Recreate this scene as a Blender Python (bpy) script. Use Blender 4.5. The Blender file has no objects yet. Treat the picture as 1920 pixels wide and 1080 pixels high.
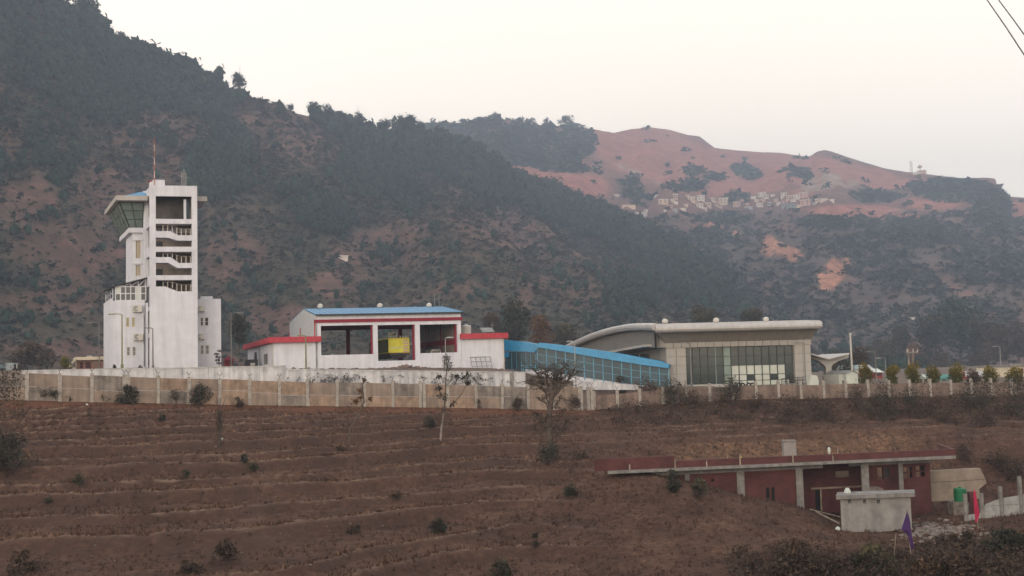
import bpy, math, random
import numpy as np
from mathutils import Vector, Matrix

# ------------------------------------------------------------------ camera, world, sun, exposure
SC = bpy.context.scene
COL = SC.collection
FPX = 2059.0                       # focal length in pixels of the 1920 px wide photograph
PITCH, ROLL = math.radians(4.305), math.radians(1.5)
cam_data = bpy.data.cameras.new('camera')
cam_data.sensor_width = 36.0
cam_data.lens = 36.0 * FPX / 1920.0
cam_data.clip_start, cam_data.clip_end = 0.5, 20000.0
cam = bpy.data.objects.new('camera', cam_data)
COL.objects.link(cam)
ROT = Matrix.Rotation(math.pi / 2 + PITCH, 3, 'X') @ Matrix.Rotation(-ROLL, 3, 'Z')
cam.rotation_euler = ROT.to_euler()
cam.location = (0, 0, 0)           # eye level is z = 0; the airfield lies about level with the eye
SC.camera = cam

SUN_EL, SUN_AZ = math.radians(9.0), math.radians(205.0)     # azimuth measured from +Y towards +X: behind the viewer
world = bpy.data.worlds.new('World')
SC.world = world
world.use_nodes = True
wn, wl = world.node_tree.nodes, world.node_tree.links
wn.clear()
sky = wn.new('ShaderNodeTexSky')
sky.sky_type = 'NISHITA'
sky.sun_disc = False
sky.sun_elevation = SUN_EL
sky.sun_rotation = SUN_AZ
sky.dust_density = 3.0
sky.air_density = 1.0
sky.ozone_density = 1.0
bg = wn.new('ShaderNodeBackground')
bg.inputs['Strength'].default_value = 0.05
bg2 = wn.new('ShaderNodeBackground')                # thin bright evening overcast added over the clear sky
bg2.inputs['Strength'].default_value = 1.5
geo = wn.new('ShaderNodeTexCoord')
sep = wn.new('ShaderNodeSeparateXYZ')
ramp = wn.new('ShaderNodeValToRGB')
ramp.color_ramp.elements[0].position = 0.0
ramp.color_ramp.elements[0].color = (1.84, 1.46, 1.06, 1)
ramp.color_ramp.elements[1].position = 0.75
ramp.color_ramp.elements[1].color = (0.78, 0.74, 0.72, 1)
e = ramp.color_ramp.elements.new(0.2); e.color = (1.76, 1.46, 1.14, 1)
wl.new(geo.outputs['Generated'], sep.inputs[0])
wl.new(sep.outputs['Z'], ramp.inputs[0])
wl.new(ramp.outputs[0], bg2.inputs['Color'])
wl.new(sky.outputs[0], bg.inputs['Color'])
addsh = wn.new('ShaderNodeAddShader')
wl.new(bg.outputs[0], addsh.inputs[0])
wl.new(bg2.outputs[0], addsh.inputs[1])
wout = wn.new('ShaderNodeOutputWorld')
wl.new(addsh.outputs[0], wout.inputs['Surface'])

sun_d = bpy.data.lights.new('sun', 'SUN')
sun_d.energy = 0.55
sun_d.angle = math.radians(14)
sun_d.color = (1.0, 0.92, 0.92)
sun = bpy.data.objects.new('sun', sun_d)
COL.objects.link(sun)
sdir = Vector((math.sin(SUN_AZ) * math.cos(SUN_EL), math.cos(SUN_AZ) * math.cos(SUN_EL), math.sin(SUN_EL)))
sun.rotation_euler = (-sdir).to_track_quat('-Z', 'Y').to_euler()
sun.location = sdir * 300

SC.view_settings.view_transform = 'Standard'
SC.view_settings.look = 'None'
SC.view_settings.exposure = -0.14
SC.view_settings.gamma = 1.0
SC.view_settings.use_curve_mapping = False
SC.cycles.use_denoising = True
SC.cycles.max_bounces = 5
SC.cycles.diffuse_bounces = 2
SC.cycles.glossy_bounces = 2
SC.cycles.transparent_max_bounces = 12
SC.cycles.volume_bounces = 0

rng = np.random.default_rng(7)
random.seed(7)

# ------------------------------------------------------------------ measuring: photograph pixel <-> world
RN = np.array(ROT)
def rays(px, py):
    px, py = np.asarray(px, float), np.asarray(py, float)
    d = np.stack([(px - 960) / FPX, -(py - 540) / FPX, -np.ones_like(px + py)], -1)
    return d @ RN.T
def ray(px, py):
    return rays(np.array([px]), np.array([py]))[0]
def at(px, py, Y):
    d = ray(px, py)
    return Vector(d * (Y / d[1]))
def project(P):
    P = np.asarray(P, float)
    c = P @ RN
    return 960 + FPX * c[..., 0] / -c[..., 2], 540 - FPX * c[..., 1] / -c[..., 2]

# ------------------------------------------------------------------ noise
def _hash(ix, iy, seed):
    h = (ix.astype(np.int64) * 374761393 + iy.astype(np.int64) * 668265263 + seed * 1442695041) & 0x7fffffff
    h = ((h ^ (h >> 13)) * 1274126177) & 0x7fffffff
    return ((h ^ (h >> 16)) & 0xffff) / 65535.0
def vnoise(x, y, seed=0):
    x, y = np.asarray(x, float), np.asarray(y, float)
    ix, iy = np.floor(x), np.floor(y)
    fx, fy = x - ix, y - iy
    fx, fy = fx * fx * (3 - 2 * fx), fy * fy * (3 - 2 * fy)
    a, b = _hash(ix, iy, seed), _hash(ix + 1, iy, seed)
    c, d = _hash(ix, iy + 1, seed), _hash(ix + 1, iy + 1, seed)
    return (a + (b - a) * fx) * (1 - fy) + (c + (d - c) * fx) * fy
def fbm(x, y, seed=0, oct=4):
    s, a, t = 0, 1.0, 0
    for o in range(oct):
        s = s + a * (vnoise(x * 2 ** o, y * 2 ** o, seed + 17 * o) - 0.5)
        t += a
        a *= 0.5
    return s / t * 2
def sstep(a, b, x):
    t = np.clip((x - a) / (b - a), 0, 1)
    return t * t * (3 - 2 * t)

# ------------------------------------------------------------------ materials
MATS = {}
def mat(name, rgb, rough=0.85, var=0.18, scale=1.5, bump=0.0, metal=0.0, spec=0.3, rgb2=None, streak=0.0, detail=6, attr=None, ramp3=None):
    if name in MATS: return MATS[name]
    m = bpy.data.materials.new(name)
    m.use_nodes = True
    n, l = m.node_tree.nodes, m.node_tree.links
    p = n['Principled BSDF']
    p.inputs['Roughness'].default_value = rough
    p.inputs['Metallic'].default_value = metal
    p.inputs['Specular IOR Level'].default_value = spec
    g = n.new('ShaderNodeNewGeometry')
    tx = n.new('ShaderNodeTexNoise')
    tx.inputs['Scale'].default_value = scale
    tx.inputs['Detail'].default_value = detail
    tx.inputs['Roughness'].default_value = 0.65
    l.new(g.outputs['Position'], tx.inputs['Vector'])
    r = n.new('ShaderNodeValToRGB')
    c2 = rgb2 or tuple(c * (1 - var * 1.6) for c in rgb)
    r.color_ramp.elements[0].position, r.color_ramp.elements[1].position = 0.34, 0.66
    r.color_ramp.elements[0].color = (*c2, 1)
    r.color_ramp.elements[1].color = (*[min(1, c * (1 + (var * 0.5 if rgb2 is None else 0))) for c in rgb], 1)
    l.new(tx.outputs['Fac'], r.inputs[0])
    out = r.outputs[0]
    if streak:                                           # rain-washed vertical stains
        mp = n.new('ShaderNodeMapping')
        mp.inputs['Scale'].default_value = (1.6, 1.6, 0.12)
        l.new(g.outputs['Position'], mp.inputs['Vector'])
        t2 = n.new('ShaderNodeTexNoise')
        t2.inputs['Scale'].default_value = 1.4
        t2.inputs['Detail'].default_value = 8
        l.new(mp.outputs[0], t2.inputs['Vector'])
        r2 = n.new('ShaderNodeValToRGB')
        r2.color_ramp.elements[0].position, r2.color_ramp.elements[1].position = 0.36, 0.60
        r2.color_ramp.elements[0].color = (1 - streak, 1 - streak, 1 - streak * 0.95, 1)
        r2.color_ramp.elements[1].color = (1, 1, 1, 1)
        l.new(t2.outputs['Fac'], r2.inputs[0])
        mx = n.new('ShaderNodeMixRGB'); mx.blend_type = 'MULTIPLY'
        mx.inputs[0].default_value = 1
        l.new(out, mx.inputs[1]); l.new(r2.outputs[0], mx.inputs[2])
        out = mx.outputs[0]
    if attr:                                             # per-plant tint stored on the mesh
        at_ = n.new('ShaderNodeAttribute'); at_.attribute_name = attr
        r3 = n.new('ShaderNodeValToRGB')
        cols = ramp3
        r3.color_ramp.elements[0].color = (*cols[0], 1); r3.color_ramp.elements[1].color = (*cols[-1], 1)
        for k, c in enumerate(cols[1:-1]):
            e_ = r3.color_ramp.elements.new((k + 1) / (len(cols) - 1)); e_.color = (*c, 1)
        l.new(at_.outputs['Fac'], r3.inputs[0])
        mx = n.new('ShaderNodeMixRGB'); mx.blend_type = 'MULTIPLY'; mx.inputs[0].default_value = 1
        l.new(out, mx.inputs[1]); l.new(r3.outputs[0], mx.inputs[2])
        out = mx.outputs[0]
    l.new(out, p.inputs['Base Color'])
    if bump:
        b = n.new('ShaderNodeBump'); b.inputs['Strength'].default_value = bump; b.inputs['Distance'].default_value = 0.05
        t3 = n.new('ShaderNodeTexNoise'); t3.inputs['Scale'].default_value = scale * 6; t3.inputs['Detail'].default_value = 6
        l.new(g.outputs['Position'], t3.inputs['Vector'])
        l.new(t3.outputs['Fac'], b.inputs['Height']); l.new(b.outputs[0], p.inputs['Normal'])
    MATS[name] = m
    return m

WHITE = mat('white_plaster', (.59, .615, .69), var=.06, scale=.8, streak=.12, rough=.8)
WHITEWASH = mat('stained_whitewash', (.62, .63, .66), var=.16, scale=1.2, streak=.30, rough=.9, rgb2=(.42, .44, .47))
CREAM = mat('cream_paint', (.60, .54, .42), var=.12, streak=.1)
RED = mat('red_trim_paint', (.40, .055, .075), var=.12, scale=2)
DARKRED = mat('maroon_paint', (.22, .025, .045), var=.12, scale=2)
BLUEROOF = mat('blue_metal_sheet', (.07, .25, .46), rough=.45, var=.12, scale=1, spec=.5)
CYAN = mat('bright_blue_sheet', (.02, .25, .50), rough=.45, var=.12, scale=1.2, spec=.5)
BLUEFRAME = mat('blue_frame_paint', (.10, .30, .45), rough=.5, var=.1)
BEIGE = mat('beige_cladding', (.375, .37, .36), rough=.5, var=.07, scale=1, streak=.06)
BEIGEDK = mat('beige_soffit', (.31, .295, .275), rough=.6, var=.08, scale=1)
SILVER = mat('silver_cladding', (.44, .44, .45), rough=.4, var=.1, scale=1, spec=.5, metal=.2)
GREYCLAD = mat('grey_cladding', (.17, .17, .165), rough=.6, var=.1, scale=.6)
CONC = mat('grey_concrete', (.24, .235, .225), var=.22, scale=2.5, streak=.2, bump=.3)
POSTC = mat('pale_post_concrete', (.37, .345, .315), var=.2, scale=3, streak=.15)
PANELC = mat('buff_wall_panel', (.30, .235, .19), var=.28, scale=1.1, streak=.28, rgb2=(.20, .165, .14), bump=.2)
PANELD = mat('brown_wall_panel', (.22, .165, .14), var=.28, scale=1.1, streak=.28, bump=.2)
PANELT = mat('tan_wall_panel', (.33, .245, .185), var=.25, scale=1.4, streak=.25, bump=.2)
PANELG = mat('greyish_wall_panel', (.26, .23, .205), var=.3, scale=1.0, streak=.35, bump=.2)
STEEL = mat('galvanised_steel', (.26, .27, .27), rough=.5, var=.1, metal=.3)
DARK = mat('dark_metal', (.04, .042, .045), rough=.6, var=.15)
POLE = mat('lamp_pole_grey', (.17, .17, .165), rough=.55, var=.1)
GLASSDK = mat('dark_green_glass', (.028, .048, .056), rough=.12, var=.25, scale=.4, spec=.6)
GLASSBL = mat('blue_grey_glass', (.045, .085, .11), rough=.3, var=.2, scale=.5, spec=.2)
GLASSCAB = mat('green_tinted_glass', (.15, .20, .19), rough=.12, var=.2, scale=.5, spec=.6)
PANEWH = mat('whitened_pane', (.50, .55, .52), rough=.25, var=.08, scale=.6)
MULL = mat('dark_mullion', (.035, .05, .048), rough=.5, var=.1)
PALEGLASS = mat('pale_glass_fin', (.22, .30, .28), rough=.2, var=.12)
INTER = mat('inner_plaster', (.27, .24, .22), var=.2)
INSHADE = mat('shade_painted_plaster', (.14, .13, .125), var=.3, scale=.8, rgb2=(.07, .07, .075))  # darkened copy of the inner plaster: shade of the deep room painted in
TIMBERBEIGE = mat('beige_render', (.42, .36, .26), var=.1)
STONE = mat('brown_stone', (.21, .155, .135), var=.4, scale=3, bump=.3)
RUBBLE = mat('pale_rubble', (.21, .18, .16), var=.35, scale=3, bump=.3)
LIME = mat('lime_yellow_paint', (.64, .62, .06), rough=.4, var=.1, scale=1.5)
RUBBER = mat('black_rubber', (.02, .02, .022), rough=.8, var=.1)
ACWHITE = mat('off_white_casing', (.50, .49, .46), rough=.5, var=.08)
BARK = mat('grey_bark', (.10, .078, .066), var=.3, scale=6, bump=.3)
PALEBARK = mat('pale_bark', (.26, .23, .21), var=.3, scale=6)
ORANGESOIL = mat('orange_soil', (.20, .10, .05), var=.3)
GREENP = mat('green_plastic', (.012, .13, .055), rough=.45, var=.08)
PURPLE = mat('purple_cloth', (.060, .025, .11), var=.15, rough=.9)
PINK = mat('pink_cloth', (.42, .025, .08), var=.15, rough=.9)
YELLOW = mat('yellow_cloth', (.50, .36, .03), var=.12, rough=.9)
WOOD = mat('weathered_wood', (.30, .25, .20), var=.3)
TEAL = mat('teal_sheet', (.12, .32, .33), var=.15)
REDWALL = mat('faded_red_paint', (.26, .05, .055), var=.15)
GREENPOLE = mat('mossy_pole', (.20, .21, .12), var=.15)

def brick_mat():
    m = bpy.data.materials.new('red_brickwork'); m.use_nodes = True
    n, l = m.node_tree.nodes, m.node_tree.links
    p = n['Principled BSDF']; p.inputs['Roughness'].default_value = .9
    g = n.new('ShaderNodeNewGeometry')
    sp = n.new('ShaderNodeSeparateXYZ'); l.new(g.outputs['Position'], sp.inputs[0])
    ad = n.new('ShaderNodeMath'); ad.operation = 'ADD'
    l.new(sp.outputs['X'], ad.inputs[0]); l.new(sp.outputs['Y'], ad.inputs[1])
    cb = n.new('ShaderNodeCombineXYZ'); l.new(ad.outputs[0], cb.inputs[0]); l.new(sp.outputs['Z'], cb.inputs[1])
    b = n.new('ShaderNodeTexBrick')
    b.inputs['Scale'].default_value = 1.0
    b.inputs['Brick Width'].default_value = .23; b.inputs['Row Height'].default_value = .085
    b.inputs['Mortar Size'].default_value = .010
    b.inputs['Color1'].default_value = (.115, .027, .027, 1); b.inputs['Color2'].default_value = (.080, .020, .021, 1)
    b.inputs['Mortar'].default_value = (.09, .05, .045, 1)
    l.new(cb.outputs[0], b.inputs['Vector'])
    t = n.new('ShaderNodeTexNoise'); t.inputs['Scale'].default_value = .9; t.inputs['Detail'].default_value = 8
    l.new(g.outputs['Position'], t.inputs['Vector'])
    r = n.new('ShaderNodeValToRGB'); r.color_ramp.elements[0].position = .3; r.color_ramp.elements[1].position = .7
    r.color_ramp.elements[0].color = (.55, .55, .55, 1); r.color_ramp.elements[1].color = (1.1, 1.1, 1.1, 1)
    l.new(t.outputs['Fac'], r.inputs[0])
    mx = n.new('ShaderNodeMixRGB'); mx.blend_type = 'MULTIPLY'; mx.inputs[0].default_value = 1
    l.new(b.outputs['Color'], mx.inputs[1]); l.new(r.outputs[0], mx.inputs[2])
    l.new(mx.outputs[0], p.inputs['Base Color'])
    return m
BRICK = brick_mat()

LEAFMULT = [(.45, .50, .48), (.8, .85, .8), (1.0, 1.0, 1.0), (1.5, 1.35, 1.1)]
def leafmat(name, rgb, ramp3=None, var=.25, scale=.6):
    return mat(name, rgb, rough=.9, var=var, scale=scale, spec=.15, attr='tint', ramp3=ramp3 or LEAFMULT)
HILLLEAF = leafmat('pine_foliage', (.026, .048, .036), scale=.02)
SCRUBLEAF = leafmat('dry_scrub_foliage', (.072, .066, .054), [(.50, .68, .64), (.75, .86, .78), (1.0, .95, .9), (1.4, 1.12, 1.05)], scale=.02)
FARLEAF = leafmat('far_forest_foliage', (.046, .058, .056), scale=.01)
DARKLEAF = leafmat('dark_green_leaves', (.054, .052, .042))
OLIVELEAF = leafmat('olive_leaves', (.072, .067, .047))
DRYLEAF = leafmat('dry_brown_leaves', (.078, .056, .045))
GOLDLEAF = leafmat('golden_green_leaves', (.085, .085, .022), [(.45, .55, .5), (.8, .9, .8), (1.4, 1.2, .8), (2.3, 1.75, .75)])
ORANGELEAF = leafmat('orange_autumn_leaves', (.17, .088, .045))
YELLOWLEAF = leafmat('yellow_green_leaves', (.17, .15, .03))
TWIG = leafmat('bare_twigs', (.075, .058, .050))
GRASS = leafmat('dry_grass_blades', (.108, .070, .054), [(.6, .55, .55), (.85, .82, .8), (1.1, 1.06, 1.0), (2.3, 2.1, 1.85)], scale=.35)

# ------------------------------------------------------------------ mesh helpers
def tag(o, label=None, cat=None, group=None, kind=None):
    if label: o['label'] = label
    if cat: o['category'] = cat
    if group: o['group'] = group
    if kind: o['kind'] = kind
    return o
def thing(name, label, cat, loc, rz=0, group=None):
    o = bpy.data.objects.new(name, None)
    o.empty_display_size = .5
    COL.objects.link(o)
    o.location = loc
    o.rotation_euler = (0, 0, rz)
    o['origin'] = [float(c) for c in loc]
    return tag(o, label, cat, group)
def root_of(o):
    while o.parent: o = o.parent
    return o
class MB:
    def __init__(self): self.v, self.f = [], []
    def add(self, vs, fs):
        k = len(self.v)
        self.v += [tuple(map(float, p)) for p in vs]
        self.f += [tuple(i + k for i in f) for f in fs]
        return self
    def hexa(self, a):                      # 8 corners: bottom ring, top ring
        return self.add(a, [(3, 2, 1, 0), (4, 5, 6, 7), (0, 1, 5, 4), (1, 2, 6, 5), (2, 3, 7, 6), (3, 0, 4, 7)])
    def box(self, x0, x1, y0, y1, z0, z1):
        return self.hexa([(x0, y0, z0), (x1, y0, z0), (x1, y1, z0), (x0, y1, z0), (x0, y0, z1), (x1, y0, z1), (x1, y1, z1), (x0, y1, z1)])
    def tube(self, p0, p1, r0, r1=None, n=8, caps=True):
        r1 = r0 if r1 is None else r1
        p0, p1 = Vector(p0), Vector(p1)
        d = (p1 - p0).normalized()
        a = d.orthogonal().normalized(); b = d.cross(a)
        vs = []
        for p, r in ((p0, r0), (p1, r1)):
            for k in range(n):
                t = 2 * math.pi * k / n
                vs.append(p + (a * math.cos(t) + b * math.sin(t)) * r)
        fs = [(k, (k + 1) % n, n + (k + 1) % n, n + k) for k in range(n)]
        if caps: fs += [tuple(range(n))[::-1], tuple(range(n, 2 * n))]
        return self.add(vs, fs)
    def path(self, pts, r, n=6):
        for a, b in zip(pts[:-1], pts[1:]): self.tube(a, b, r, r, n)
        return self
    def lathe(self, prof, c=(0, 0, 0), n=14):
        vs = [(c[0] + r * math.cos(2 * math.pi * k / n), c[1] + r * math.sin(2 * math.pi * k / n), c[2] + z) for r, z in prof for k in range(n)]
        fs = []
        for i in range(len(prof) - 1):
            fs += [(i * n + k, i * n + (k + 1) % n, (i + 1) * n + (k + 1) % n, (i + 1) * n + k) for k in range(n)]
        fs += [tuple(range(n))[::-1], tuple(range((len(prof) - 1) * n, len(prof) * n))]
        return self.add(vs, fs)
    def build(self, name, m, parent=None, smooth=False):
        off = Vector((0, 0, 0))
        if parent is not None:
            r = root_of(parent)
            off = Vector(r['origin']) if 'origin' in r.keys() else Vector(r.location)
        me = bpy.data.meshes.new(name)
        me.from_pydata([(p[0] - off.x, p[1] - off.y, p[2] - off.z) for p in self.v], [], self.f)
        me.materials.append(m)
        if smooth: me.polygons.foreach_set('use_smooth', [True] * len(me.polygons))
        me.update()
        o = bpy.data.objects.new(name, me)
        COL.objects.link(o)
        if parent is not None: o.parent = parent
        return o
def fast_mesh(name, V, F, m, parent=None, tint=None, smooth=False, attrs=None):
    V, F = np.asarray(V, np.float32), np.asarray(F, np.int32)
    me = bpy.data.meshes.new(name)
    k = F.shape[1]
    me.vertices.add(len(V)); me.vertices.foreach_set('co', V.ravel())
    me.loops.add(F.size); me.loops.foreach_set('vertex_index', F.ravel())
    me.polygons.add(len(F))
    me.polygons.foreach_set('loop_start', np.arange(0, F.size, k, dtype=np.int32))
    me.polygons.foreach_set('loop_total', np.full(len(F), k, np.int32))
    if smooth: me.polygons.foreach_set('use_smooth', np.ones(len(F), bool))
    attrs = dict(attrs or {})
    if tint is not None: attrs['tint'] = tint
    for an, av in attrs.items():
        a = me.attributes.new(an, 'FLOAT', 'POINT')
        a.data.foreach_set('value', np.asarray(av, np.float32))
    me.materials.append(m)
    me.update(calc_edges=True)
    me.validate()
    o = bpy.data.objects.new(name, me)
    COL.objects.link(o)
    if parent is not None: o.parent = parent
    return o

class Frame:
    """A building's own axes: s along its front, d into its depth, z up (absolute)."""
    def __init__(self, o, au, av=None):
        self.o = Vector((o[0], o[1], 0)); av = au if av is None else av
        au, av = math.radians(au), math.radians(av)
        self.u = Vector((math.cos(au), math.sin(au), 0)); self.v = Vector((-math.sin(av), math.cos(av), 0))
    def p(self, s, d, z): 
        q = self.o + self.u * s + self.v * d
        return (q.x, q.y, z)
    def sz(self, px, py, d=0.0):
        r = ray(px, py); o = self.o + self.v * d
        # t*r.xy = o + s*u
        det = r[0] * -self.u.y + r[1] * self.u.x
        t = (o.x * -self.u.y + o.y * self.u.x) / det
        P = r * t
        s = (P[0] - o.x) * self.u.x + (P[1] - o.y) * self.u.y
        return s, P[2]
    def s(self, px, py, d=0.0): return self.sz(px, py, d)[0]
    def z(self, px, py, d=0.0): return self.sz(px, py, d)[1]
    def box(self, mb, s0, s1, d0, d1, z0, z1):
        c = [(s0, d0), (s1, d0), (s1, d1), (s0, d1)]
        return mb.hexa([self.p(s, d, z0) for s, d in c] + [self.p(s, d, z1) for s, d in c])
    def pxbox(self, mb, x0, x1, y0, y1, d0, d1):
        xm, ym = (x0 + x1) / 2, (y0 + y1) / 2
        return self.box(mb, self.s(x0, ym, d0), self.s(x1, ym, d0), d0, d1, self.z(xm, y1, d0), self.z(xm, y0, d0))
    def prism(self, mb, sz, d0, d1):
        n = len(sz)
        vs = [self.p(s, d0, z) for s, z in sz] + [self.p(s, d1, z) for s, z in sz]
        fs = [tuple(range(n)), tuple(range(n, 2 * n))[::-1]] + [(k, n + k, n + (k + 1) % n, (k + 1) % n) for k in range(n)]
        return mb.add(vs, fs)
    def pxprism(self, mb, pts, d0, d1): return self.prism(mb, [self.sz(x, y, d0) for x, y in pts], d0, d1)
    def wall(self, mb, s0, s1, z0, z1, d0, d1, holes):
        """A wall with rectangular openings: holes are (s0, s1, z0, z1)."""
        ss = sorted({s0, s1, *[h[0] for h in holes], *[h[1] for h in holes]})
        zs = sorted({z0, z1, *[h[2] for h in holes], *[h[3] for h in holes]})
        ss = [s for s in ss if s0 <= s <= s1]; zs = [z for z in zs if z0 <= z <= z1]
        for a, b in zip(zs[:-1], zs[1:]):
            run = None
            for c, d in zip(ss[:-1], ss[1:]):
                hole = any(h[0] <= (c + d) / 2 <= h[1] and h[2] <= (a + b) / 2 <= h[3] for h in holes)
                if hole:
                    if run: self.box(mb, run[0], run[1], d0, d1, a, b)
                    run = None
                else: run = (run[0], d) if run else (c, d)
            if run: self.box(mb, run[0], run[1], d0, d1, a, b)
        return mb
    def pxhole(self, x0, x1, y0, y1, d=0.0):
        xm, ym = (x0 + x1) / 2, (y0 + y1) / 2
        return (self.s(x0, ym, d), self.s(x1, ym, d), self.z(xm, y1, d), self.z(xm, y0, d))
def copy_tree(o, parent=None):
    c = o.copy(); COL.objects.link(c)
    if parent is not None: c.parent = parent
    for ch in list(o.children): copy_tree(ch, c)
    return c

# ------------------------------------------------------------------ the ground: terraced slope, bank, airfield
def G(px, py, Y): return tuple(at(px, py, Y))
FENCE_PTS = [(-150, 740, 86), (50, 750, 90), (300, 756, 94.5), (520, 760, 98), (740, 763, 101), (940, 766, 104.5), (1100, 769, 107.5)]
RFENCE_PTS = [(1112, 768, 108), (1250, 757, 109), (1420, 748, 110.5), (1600, 745, 113), (1750, 743, 115.5), (1940, 739, 119), (2100, 736, 122)]
CTRL = [G(*p) for p in FENCE_PTS + RFENCE_PTS] + [G(*p) for p in [
    (-300, 735, 82), (-500, 730, 78),
    (0, 885, 75), (250, 881, 75), (500, 878, 76), (760, 873, 79.5), (950, 868, 84), (-250, 890, 74),
    (0, 1006, 60), (500, 998, 61), (800, 992, 64), (1000, 986, 67), (0, 1128, 50), (500, 1115, 51.5), (960, 1103, 55), (-250, 1012, 60),
    (1060, 905, 75), (1130, 896, 74), (1200, 899, 72.8), (1290, 912, 73), (1390, 934, 73.5), (1500, 955, 74.2), (1580, 980, 74),
    (1655, 985, 75), (1745, 962, 77.5), (1800, 955, 79), (1300, 1000, 62), (1580, 1000, 69), (1700, 1006, 69), (1480, 1040, 58), (1240, 960, 66),
    (1850, 985, 69.5), (1940, 972, 70), (1500, 1080, 52), (1900, 1080, 48), (1700, 1050, 57), (1920, 1010, 60),
    (1105, 860, 80), (1200, 836, 86), (1350, 821, 89), (1500, 815, 91), (1650, 807, 93), (1790, 801, 95), (1940, 795, 98),
    (1200, 802, 96), (1350, 798, 97.5), (1500, 795, 99), (1700, 793, 101), (1930, 790, 104),
    (1160, 782, 102), (1300, 786, 102), (1450, 787, 103), (1600, 788, 104.5), (1800, 786, 107), (1950, 784, 109),
    (1870, 905, 88), (1930, 880, 90), (1880, 850, 92)]]
CTRL += [(12.5, 81.5, -8.1), (16, 82.5, -8.6), (20, 83, -9.2), (25, 84, -9.8), (29, 84.5, -10.4), (33, 85, -10.6), (37, 85, -10.6), (60, 86, -10.3), (60, 66, -10.6), (60, 100, -6)]
CTRL = np.array(CTRL)
def tps_fit(P, lam=0.6):
    n = len(P)
    d2 = ((P[:, None, :2] - P[None, :, :2]) ** 2).sum(-1)
    K = np.where(d2 > 0, d2 * np.log(d2 + 1e-12), 0) + lam * np.eye(n)
    A = np.zeros((n + 3, n + 3)); A[:n, :n] = K
    A[:n, n] = 1; A[:n, n + 1:] = P[:, :2]; A[n:, :n] = A[:n, n:].T
    return np.linalg.solve(A, np.concatenate([P[:, 2], np.zeros(3)]))
TPSW = tps_fit(CTRL)
def tps(x, y):
    out = TPSW[-3] + TPSW[-2] * x + TPSW[-1] * y
    for (cx, cy, _), w in zip(CTRL, TPSW[:-3]):
        d2 = (x - cx) ** 2 + (y - cy) ** 2 + 1e-9
        out = out + w * d2 * np.log(d2)
    return out
FXY = np.array([G(*p)[:2] for p in FENCE_PTS]); RFXY = np.array([G(*p)[:2] for p in RFENCE_PTS])
FALL = np.concatenate([FXY, RFXY])
def fence_y(x): return np.interp(x, FALL[:, 0], FALL[:, 1])
# whitewashed retaining wall behind the left fence, and the level of the airfield behind it
W0, W1 = at(40, 694, 102.5), at(985, 697, 112.5)
def wall_y(x): return np.interp(x, [-80, W0.x, W1.x, 12, 70], [99, W0.y, W1.y, 113.5, 131])
def wall_top(x): return np.interp(x, [-80, W0.x, -23.2, -23.1, W1.x], [W0.z, W0.z, W0.z - .15, W0.z - .45, W1.z])
APRON = [(-80, 1.35), (-36, 1.25), (-24, .75), (-3, .45), (2, -.5), (8, -1.6), (14, -2.1), (26, -2.3), (45, -3.0), (80, -3.4)]
def apron(x): return np.interp(x, [a for a, b in APRON], [b for a, b in APRON])
THR = np.array([-13, -12.1, -11.3, -10.55, -9.7, -9.25, -8.3, -7.75, -6.9, -6.5, -5.7, -5.3, -4.6, -4.2, -3.65, -3.3, -2.8, -2.45, -2.05, -1.6, -1.2, -.8, 0, 1, 2])
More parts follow.
